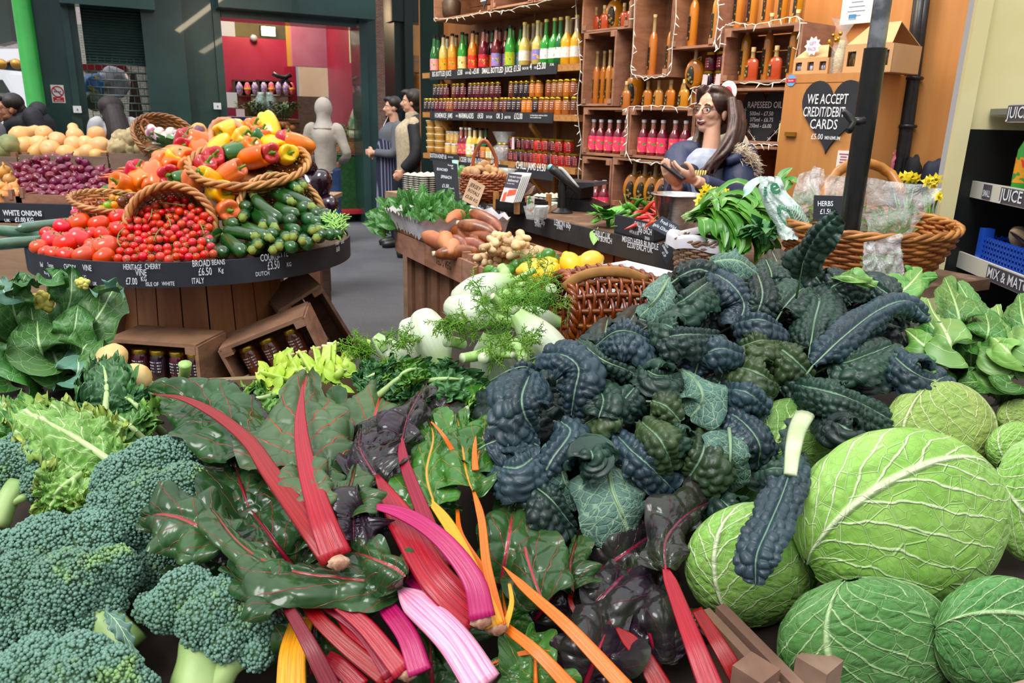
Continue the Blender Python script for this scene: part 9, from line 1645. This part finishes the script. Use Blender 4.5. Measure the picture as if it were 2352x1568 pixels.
# ================================================================ people
def skinm(name,c1,c2):return M(name,c1,c2,rough=.5,scale=9,lo=.4,hi=.75,sss=.0)
M_SK=skinm('skin_light','#d9a58a','#cc8f76');M_SK2=skinm('skin_tan','#bd8263','#a9704f');M_HAIRD=M('hair_dark','#1c1411','#2c201a',rough=.45,scale=60,stretch=(1,1,.1),bump=.5);M_HAIRB=M('hair_brown','#2e1913','#4c2c20',rough=.4,scale=45,stretch=(1,1,.08),bump=.6,bscale=60)
M_EYEW=M('eye_white','#e6e2dc',rough=.2);M_EYED=M('eye_dark','#1d1411',rough=.15);M_LIP=M('lip','#b5545a',rough=.35)
def blob(name,parts,vox,mat,parent,it=4):
 mb=MB()
 for p in parts:
  if p[0]=='t':mb.tube(sp3(p[1],14)if len(p[1])>2 else p[1],list(spline([(q,0)for q in p[2]],14)[i][0]for i in range(14))if len(p[1])>2 else p[2],16,fn=p[3]if len(p)>3 else None,up=p[4]if len(p)>4 else None)
  else:mb.ball(p[1],p[2],14,18,p[3]if len(p)>3 else None,M=p[4]if len(p)>4 else None)
 o=mb.build(name,mat,parent);m=o.modifiers.new('remesh','REMESH');m.mode='VOXEL';m.voxel_size=vox;m.use_smooth_shade=True;s=o.modifiers.new('smooth','SMOOTH');s.iterations=it;s.factor=.5;return o
def hand(wr,d,nrm,side,curl=.6,k=1.0):
 """palm and five fingers: wrist, pointing direction, palm normal, thumb side"""
 d=Vector(d).normalized();n=Vector(nrm);n=(n-d*n.dot(d)).normalized();s=d.cross(n)*side;W=Vector(wr);out=[('t',[W,W+d*.04*k,W+d*.085*k],[.024*k,.036*k,.036*k],lambda a,t:(1.1*math.cos(a),.5*math.sin(a)),n)]
 for i,(o,L)in enumerate(((-.028,.062),(-.0095,.072),(.0095,.075),(.028,.068))):
  p=W+d*.082*k+s*o*k;pts=[p-d*.02*k,p];dd=d
  for j in range(3):dd=(dd*math.cos(curl*.6)+n*math.sin(curl*.6)).normalized()if j==0 else(dd+n*curl*.55).normalized();p=p+dd*L*k*(.42,.32,.26)[j];pts.append(p)
  out.append(('t',pts,[.0095*k,.0095*k,.009*k,.0085*k,.0065*k]))
 b=W+d*.025*k+s*.028*k;out.append(('t',[b,b+s*.025*k+d*.02*k+n*.01*k,b+s*.03*k+d*.045*k+n*.025*k,b+s*.022*k+d*.065*k+n*.03*k],[.014*k,.012*k,.010*k,.008*k]));return out
def headparts(c,f,k=1.0,up=UP):
 """skull, jaw, nose, brows, ears around centre c, facing f"""
 f=Vector(f).normalized();u=Vector(up);u=(u-f*u.dot(f)).normalized();s=f.cross(u);B=Matrix(((s.x,f.x,u.x,0),(s.y,f.y,u.y,0),(s.z,f.z,u.z,0),(0,0,0,1)));q=lambda x,y,z:c+(s*x+f*y+u*z)*k
 E=lambda cx,cy,cz,rx,ry,rz:('b',q(cx,cy,cz),(rx*k,ry*k,rz*k),None,B)
 return[E(0,-.012,.025,.075,.092,.085),E(0,.03,-.03,.06,.058,.075),E(0,.058,-.088,.026,.026,.022),E(.03,.03,-.065,.03,.04,.03),E(-.03,.03,-.065,.03,.04,.03),E(.032,.055,-.028,.026,.026,.022),E(-.032,.055,-.028,.026,.026,.022),E(.03,.072,.018,.026,.014,.012),E(-.03,.072,.018,.026,.014,.012),E(.076,-.005,-.02,.010,.018,.03),E(-.076,-.005,-.02,.010,.018,.03),('t',[q(0,.078,.012),q(0,.095,-.018),q(0,.102,-.034),q(0,.083,-.042)],[.009*k,.011*k,.014*k,.011*k])],q
def face(q,k,t,smile=False,eyel=True):
 mb=MB();m2=MB();m3=MB()
 for x in(-.031,.031):mb.ball(q(x,.070,-.002),.0125*k,8,10);m2.ball(q(x*1.0,.0795,-.002),.0058*k,8,10);m3.tube([q(x-.02,.083,.02),q(x,.09,.026),q(x+.02,.082,.021)],[.002*k,.0035*k,.002*k],6)
 mb.build('eyes',M_EYEW,t);m2.build('irises',M_EYED,t);m3.build('eyebrows',M_HAIRD,t);mb=MB();mb.tube(sp3([q(-.026,.077,-.058),q(-.012,.088,-.067),q(0,.0905,-.069),q(.012,.088,-.067),q(.026,.077,-.058)],11),[.003*k]*11,6);mb.build('lips',M_LIP,t)
ELL=lambda y:(lambda a,t:(math.cos(a),y*math.sin(a)))
def person(label,x,ytop,d,yaw,skin,outfit,arms=None,lean=0,turn=0,drawface=True,duck=0):
 top=P(x,ytop,d);H=top.z;k=H/(1.75-duck);f=Vector((math.sin(yaw),math.cos(yaw),0));s=f.cross(UP);B0=Vector((top.x,top.y,0));g=lambda a,b,c:B0+(s*a+f*(b+lean*max(0,c-.9))+UP*c)*k
 t=thing('person',label,'person',B0);hf=Matrix.Rotation(turn,3,'Z')@f;hp,q=headparts(g(0,.02+.5*duck,1.635-duck),hf,k);arms=arms or[(.05,.02),(.05,.02)]
 sk=hp+[('t',[g(0,-.01,1.40),g(0,.005,1.50),g(0,.015+.4*duck,1.57-duck)]if not duck else[g(0,-.01,1.36),g(0,.02+.3*duck,1.56-duck)],[.06*k,.055*k,.055*k]if not duck else[.06*k,.055*k]),('t',[g(0,0,.84),g(0,0,1.0),g(0,-.005,1.2),g(0,-.01,1.36),g(0,-.01,1.45)],[.15*k,.14*k,.15*k,.165*k,.08*k],ELL(.62),s)]
 cl=[('t',[g(0,0,.88),g(0,.0,1.0),g(0,0,1.2),g(0,-.01,1.36),g(0,-.01,1.47)],[.185*k,.18*k,.19*k,.195*k,.085*k],lambda a,t_:(math.cos(a),(.7+outfit.get('belly',0)*math.sin(math.pi*t_))*math.sin(a)),s)];tr=[]
 for sd in(-1,1):
  sk.append(('t',[g(sd*.09,0,.9),g(sd*.095,.01,.5),g(sd*.1,-.02,.09)],[.075*k,.052*k,.04*k]));sk.append(('t',[g(sd*.1,-.04,.05),g(sd*.1,.05,.045),g(sd*.11,.14,.035)],[.032*k,.032*k,.022*k]))
  tr.append(('t',[g(sd*.085,0,.93),g(sd*.095,.01,.5),g(sd*.1,-.02,.08)],[.10*k,.078*k,.068*k]));a=arms[(sd+1)//2];sh=g(sd*.17,-.01,1.40);el=g(sd*a[0][0],a[0][1],a[0][2])if hasattr(a[0],'__len__')else g(sd*.25,-.03,1.12);wr=g(sd*a[1][0],a[1][1],a[1][2])if hasattr(a[1],'__len__')else g(sd*.27,.06,.88)
  sk+=[('t',[sh,el,wr],[.042*k,.036*k,.026*k])]+hand(wr,(wr-el),-s*sd,-1,.7,k);cl.append(('t',[g(sd*.12,-.01,1.41),sh,(sh+el)/2,el,wr-(wr-el)*.08],[.07*k,.075*k,.064*k,.056*k,.045*k]))
 tr.append(('t',[g(0,0,.84),g(0,0,.92),g(0,0,1.0)],[.155*k,.16*k,.15*k],ELL(.72),s));blob('body',sk,.009,skin,t)
 if outfit.get('top'):blob('top',cl,.014,outfit['top'],t,6)
 if outfit.get('trousers'):blob('trousers',tr,.016,outfit['trousers'],t,5);mb=MB();[mb.tube(sp3([g(sd*.1,-.09,.05),g(sd*.1,0,.06),g(sd*.105,.1,.05),g(sd*.11,.2,.03)],9),[.04*k]+[.052*k]*6+[.045*k,.025*k],12)for sd in(-1,1)];mb.build('shoes',M_BLACK,t)
 if drawface:face(q,k,t)
 return t,g,q,k,s,f
E_=lambda c,r,fn=None:('b',c,r,fn)
def hairshort(q,k,t,mat=M_HAIRD):blob('hair',[('b',q(0,-.022,.045),(.085*k,.095*k,.083*k)),('b',q(0,.045,.085),(.062*k,.04*k,.035*k)),('b',q(0,-.05,-.01),(.074*k,.055*k,.07*k))],.007,mat,t,2)
# shopper in the grey hood, seen from behind
M_HOOD=M('grey_marl','#b3aba0','#a8a095',rough=.9,scale=6,bump=.2,bscale=12,bdist=.03);M_JEAN=M('denim','#2c4a78','#223c66',rough=.85,scale=14);M_NAVY=M('navy_jacket','#1c2440','#263054',rough=.6,scale=9,bump=.3,bscale=16,bdist=.02)
t,g,q,k,s,f=person('person in a pale grey hooded top and jeans, seen from behind',742,228,8.4,0.05,M_SK,{'top':M_HOOD,'trousers':M_JEAN},[((.27,.0,1.1),(.13,.2,1.0)),((.27,.0,1.1),(.13,.2,1.0))],drawface=False)
blob('hood',[('b',q(0,-.025,.01),(.108*k,.115*k,.135*k)),('t',[q(0,-.03,.0),q(0,-.03,-.11),q(0,-.03,-.17),q(0,-.03,-.23)],[.105*k,.105*k,.13*k,.17*k],ELL(.8),s)],.011,M_HOOD,t,5);blob('hem',[('t',[g(0,0,.87),g(0,0,.9)],[.175*k,.185*k],ELL(.74),s)],.012,M_HOOD,t)
# two men by the shop post
M_TEE=M('grey_tee','#5c6068',rough=.9)
def stripem():
 n=NT('apron_stripe');x,y,z=n.sep(n.coord());n.set(n.mix(n.step(n.math('ABSOLUTE',n.math('SUBTRACT',n.math('FRACT',n.math('MULTIPLY',n.math('ADD',x,n.math('MULTIPLY',y,.6)),30)),.5)),.16,.10),'#20233f','#7f8299'),.85);return n.m
M_APR=stripem();t,g,q,k,s,f=person('man in a striped navy apron and grey tee, earphones in',905,222,8.3,-1.9,M_SK,{'top':M_TEE,'trousers':M('dark_trousers','#1c2030',rough=.9)},[((.24,.05,1.12),(.06,.26,1.12)),((.24,.05,1.12),(.06,.24,1.10))]);hairshort(q,k,t)
blob('apron',[('t',[g(0,.02,.42),g(0,.025,.8),g(0,.03,1.1),g(0,.03,1.34)],[.22*k,.205*k,.195*k,.15*k],ELL(.75),s)],.014,M_APR,t,4);mb=MB();mb.tube(sp3([q(.08,.0,-.02),q(.06,.05,-.12),q(.02,.12,-.25),q(.0,.16,-.45)],12),.004,5);mb.build('earphone_cord',M_WHITE,t)
M_CRM=M('cream_knit','#c2b398','#b0a084',rough=.95,scale=40,bump=.3);M_BLKJ=M('black_jacket','#15161c','#20222a',rough=.7,scale=9)
t,g,q,k,s,f=person('dark haired man in cream jumper under an open black jacket',948,206,7.7,-1.75,M_SK,{'top':M_CRM,'trousers':M('navy_trousers','#1e2440',rough=.9),'belly':.35},[((.25,-.02,1.1),(.2,.12,.93)),((.25,-.02,1.1),(.2,.12,.93))]);hairshort(q,k,t);blob('hair_back',[('b',q(0,-.04,.03),(.098*k,.10*k,.10*k)),('b',q(0,-.05,-.06),(.085*k,.06*k,.07*k))],.008,M_HAIRD,t)
jk=[]
for sd in(-1,1):jk+=[('t',[g(sd*.11,-.06,.78),g(sd*.13,-.06,1.1),g(sd*.13,-.05,1.38),g(sd*.05,-.05,1.47)],[.12*k,.125*k,.12*k,.06*k],ELL(.9),s),('t',[g(sd*.16,-.01,1.40),g(sd*.25,-.02,1.12),g(sd*.21,.11,.95)],[.085*k,.072*k,.06*k])]
blob('jacket',jk,.014,M_BLKJ,t,5);blob('collar',[('t',[g(0,.0,1.44),g(0,.015,1.53)],[.085*k,.068*k],ELL(.9),s)],.008,M_CRM,t)
# people beyond the onion stand
t,g,q,k,s,f=person('man with glasses in a black jacket looking down over squashes',66,217,6.3,-2.35,M_SK2,{'top':M_BLKJ,'trousers':M_JEAN},None,.08,-.2,True,.17);hairshort(q,k,t)
mb=MB();[mb.tube([q(x+.022*math.cos(a),.088,-.004+.015*math.sin(a))for a in np.linspace(0,6.283,13)],.002,4,cap=False)for x in(-.031,.031)];[mb.tube([q(x*.054,.086,0),q(x*.08,-.0,.0)],.002,4)for x in(-1,1)];mb.build('glasses',M_EYED,t);blob('hood',[('t',[g(-.1,-.06,1.43),g(0,-.1,1.46),g(.1,-.06,1.43)],[.045*k,.07*k,.045*k])],.01,M_BLKJ,t)
def argm():
 n=NT('argyle');x,y,z=n.sep(n.mapv(n.coord(),(5,5,3.2),(0,.0,0)));a=n.math('FRACT',n.math('ADD',x,z));b=n.math('FRACT',n.math('SUBTRACT',x,z));c=n.mix(n.math('GREATER_THAN',a,.5),'#8b9098','#5b4a44');n.set(n.mix(n.math('MULTIPLY',n.math('GREATER_THAN',b,.5),.5),c,'#9ba2ac'),.95);return n.m
t,g,q,k,s,f=person('shopper in argyle jumper with red collar, cut by the picture edge',-70,215,5.9,.9,M_SK2,{'top':argm(),'trousers':M_JEAN},None,.05,0,False,.14);hairshort(q,k,t);blob('collar',[('t',[g(0,.0,1.44),g(0,.01,1.53)],[.105*k,.085*k],ELL(.95),s)],.01,M('red_fleece','#c22a24',rough=.9),t);blob('strap',[('t',[g(-.2,.05,1.22),g(-.1,.16,1.20),g(.12,.17,1.2),g(.22,.05,1.22)],[.035,.035,.035,.035])],.012,M('teal_strap','#1d8a9a',rough=.8),t)
M_TOPW=M('pale_top','#b4b2b4','#9a989c',rough=.9,scale=9);t,g,q,k,s,f=person('woman with long straight dark hair and pale top, back turned',256,226,6.9,-.75,M_SK,{'top':M_TOPW,'trousers':M_JEAN},None,0,0,False,.1)
blob('hair',[('b',q(0,-.02,.035),(.118*k,.125*k,.112*k)),('t',[q(0,-.05,.0),q(0,-.13,-.15),q(0,-.18,-.3),q(0,-.19,-.52)],[.12*k,.14*k,.15*k,.1*k],ELL(.8),s)],.009,M('hair_black_brown','#1a100e','#2a1a16',rough=.6,scale=45,stretch=(1,1,.08),bump=.5),t,3)
# laughing shop assistant
D=3.72;t=thing('person','laughing woman with glasses and long brown hair holding a phone','person',Vector((P(1650,340,D).x,P(1650,340,D).y+.1,0)));WO=t
nb=P(1634,334,D);f=Vector((-.60,-.80,0)).normalized();lf=UP.cross(f);hf=Vector((-.80,-.60,.05)).normalized();hc=P(1637,254,D);KS=.95;hp,q=headparts(hc,hf,KS);g=lambda a,b,c:nb+lf*a+f*b+UP*c
shL,shR=g(.155,0,-.065),g(-.155,0,-.065);elL,elR=P(1692,455,3.55),P(1556,450,3.66);wL,wR=P(1598,415,3.38),P(1555,425,3.42)
ph=[P(1520,376,3.36),P(1536,371,3.42),P(1583,406,3.40),P(1568,412,3.34)]
sk=hp+[('t',[nb-UP*.05,nb+UP*.02,(nb+hc)/2+UP*.02,hc-UP*.03-hf*.02],[.052,.042,.04,.045]),('t',[g(0,-.02,-.60),g(0,-.01,-.42),g(0,.0,-.25),g(0,-.01,-.1),g(0,-.01,-.03)],[.15,.125,.14,.15,.07],ELL(.62),lf),('t',[shL,elL,wL],[.045,.037,.025]),('t',[shR,elR,wR],[.045,.037,.025])]
for sd in(-1,1):h=g(sd*.09,-.02,-.58);sk+=[('t',[h,Vector((h.x,h.y,.46)),Vector((h.x,h.y,.08))],[.08,.055,.04]),('t',[Vector((h.x,h.y,.045)),Vector((h.x,h.y,.04))+f*.14],[.042,.032])]
pd=((ph[0]+ph[1])/2-wL).normalized();pn=(ph[1]-ph[0]).cross(ph[2]-ph[1]).normalized();pn=pn if pn.z>0 else-pn
sk+=hand(wL,(P(1548,392,3.39)-wL),UP*.7+Vector((0,.6,0)),-1,.55,.9)+hand(wR,(P(1532,396,3.40)-wR),UP*.5+Vector((.2,.3,.3)),1,.75,.9);blob('body',sk,.0042,M_SK,t,3);face(q,KS,t)
mb=MB();mb.ball(q(0,.074,-.063),(.024,.018,.013),10,14,M=None);mb.build('open_mouth',M('mouth_dark','#6e1f24',rough=.4),t);mb=MB();mb.tube(sp3([q(-.020,.080,-.055),q(0,.0925,-.0585),q(.020,.080,-.055)],9),.0042,6,fn=lambda a,t_:(math.cos(a),math.sin(a)));mb.build('teeth',M('teeth','#ece6da',rough=.25),t)
mb=MB()
for x in(-.033,.033):mb.tube([q(x+.0225*math.cos(a),.094-abs(x+.0225*math.cos(a))*.12,-.006+.016*math.sin(a))for a in np.linspace(0,6.283,17)],.0017,5,cap=False)
mb.tube([q(-.011,.094,-.003),q(.011,.094,-.003)],.0015,5);[mb.tube([q(sg*.055,.087,.0),q(sg*.078,.0,-.002)],.0016,5)for sg in(-1,1)];mb.build('glasses',M('frame_black','#1a1618',rough=.25),t)
hr=[('b',q(0,-.025,.04),(.088*KS,.10*KS,.088*KS)),('b',q(0,-.06,-.03),(.08*KS,.06*KS,.09*KS)),('t',[q(.02,.055,.10),q(.055,.03,.09),q(.085,-.02,.02),q(.085,-.03,-.08)],[.022,.03,.03,.035]),('t',[q(-.01,.05,.105),q(-.05,.015,.09),q(-.078,-.035,.03),q(-.08,-.05,-.06)],[.016,.024,.022,.024])]
for px,r_ in(([(1690,235),(1692,290),(1672,330),(1640,375),(1600,395)],[.028,.03,.026,.018,.005]),([(1684,250),(1688,300),(1668,350),(1640,385),(1615,400)],[.026,.028,.024,.016,.004]),([(1694,240),(1700,290),(1690,330),(1665,370),(1640,392)],[.024,.03,.028,.02,.005])):hr.append(('t',[P(x,y,3.66-.05*min(1,i/2))for i,(x,y)in enumerate(px)],r_))
r_=random.Random(9)
for i in range(22):jx,jd=r_.uniform(-16,12),r_.uniform(-.05,.03);hr.append(('t',[P(x+jx*(.6+.2*j)+r_.uniform(-3,3),y+r_.uniform(-6,6),3.63+jd-.05*min(1,j/2))for j,(x,y)in enumerate([(1684,228),(1692,285),(1676,335),(1644,378),(1612+30*r_.random(),402)])],[.010,.013,.012,.009,.003]))
hr.append(('t',[P(1612,270,3.80),P(1606,310,3.80),P(1596,335,3.78),P(1590,350,3.76)],[.02,.026,.024,.01]));blob('hair',hr,.0045,M_HAIRB,t,1)
M_GTEE=M('heather_tee','#aab2c2','#98a0b2',rough=.9,scale=30);blob('grey_top',[('t',[g(0,-.02,-.62),g(0,-.01,-.42),g(0,.0,-.25),g(0,.0,-.1),g(0,-.01,-.025)],[.17,.15,.162,.168,.10],ELL(.7),lf)],.008,M_GTEE,t,5)
mb=MB();c=P(1580,388,3.47);mb.ball(c,(.05,.012,.026),8,14);mb.build('dark_motif',M('motif_dark','#2e3038',rough=.9),t);mb=MB();c=P(1595,406,3.46)
for i in range(9):mb.tube([c+Vector((-.045+i*.011,.0,-.03)),c+Vector((-.04+i*.011,-.006,.03))],.004,5)
mb.build('gold_motif',M('motif_gold','#d9c06a',rough=.4),t)
jk=[]
for sd,el,wr in((1,elL,wL),(-1,elR,wR)):
 sh=g(sd*.155,0,-.065);jk+=[('t',[g(sd*.06,-.03,-.03),sh,(sh+el)/2+UP*.01,el,wr+(el-wr)*.12],[.055,.082,.075,.066,.043]),('t',[g(sd*.115,-.03,-.60),g(sd*.11,-.03,-.4),g(sd*.115,-.02,-.2),g(sd*.10,-.02,-.06)],[.085,.08,.088,.07],ELL(1.25),lf)]
jk.append(('t',[g(0,-.09,-.6),g(0,-.09,-.3),g(0,-.08,-.04)],[.12,.13,.10],ELL(.5),lf));blob('jacket',jk,.008,M_NAVY,t,5)
M_FLC=M('fleece_cream','#e9e2d4','#d6ccba',rough=1,scale=60,bump=.6);blob('hood_lining',[('t',[P(1584,338,3.84),P(1594,330,3.90),P(1650,330,3.95),P(1690,330,3.80),P(1692,350,3.66),P(1672,362,3.60)],[.022,.04,.055,.06,.05,.03])],.009,M_FLC,t,3)
hd=sp3([P(1668,372,3.55),P(1700,360,3.56),P(1718,352,3.66),P(1715,360,3.85),P(1690,370,3.95)],30);blob('hood_shell',[('t',hd[::6],[.02,.03,.04,.045,.04])],.009,M_NAVY,t,3)
mb=MB();r_=random.Random(5);edge=sp3([P(1690,347,3.56),P(1712,358,3.54),P(1724,380,3.56),P(1722,405,3.62),P(1708,420,3.7)],40)
for i in range(1500):p=edge[r_.randrange(40)]+Vector((r_.gauss(0,.012),r_.gauss(0,.014),r_.gauss(0,.014)));d=(_R*r_.uniform(.0,1.3)+_U*r_.uniform(-.6,.7)-_F*r_.uniform(-.2,.5)).normalized()*r_.uniform(.02,.045);mb.tube([p,p+d*.6,p+d+UP*-.006],[.0022,.0016,.0004],3,cap=False)
tag(mb.build('fur_trim',M('fur_tan','#b9a083','#e3d6c2',rough=.9,scale=25),t),kind='stuff');blob('trousers',[('t',[Vector((g(sd*.09,-.02,0).x,g(sd*.09,-.02,0).y,z))for z in(.85,.46,.06)],[.10,.075,.065])for sd in(-1,1)],.014,M_JEAN,t)
t=thing('phone','black smartphone held by the laughing woman','phone',ph[0]);mb=MB();mb.hexa(ph,[p-pn*.009 for p in ph]);mb.flat('case',M_BLACK,t);mb=MB();c4=sum(ph,Vector())/4;mb.add([tuple(c4+(p-c4)*.92+pn*.0006)for p in ph],[(0,1,2,3)]);mb.flat('screen',M('phone_glass','#3a3f48',rough=.08),t)
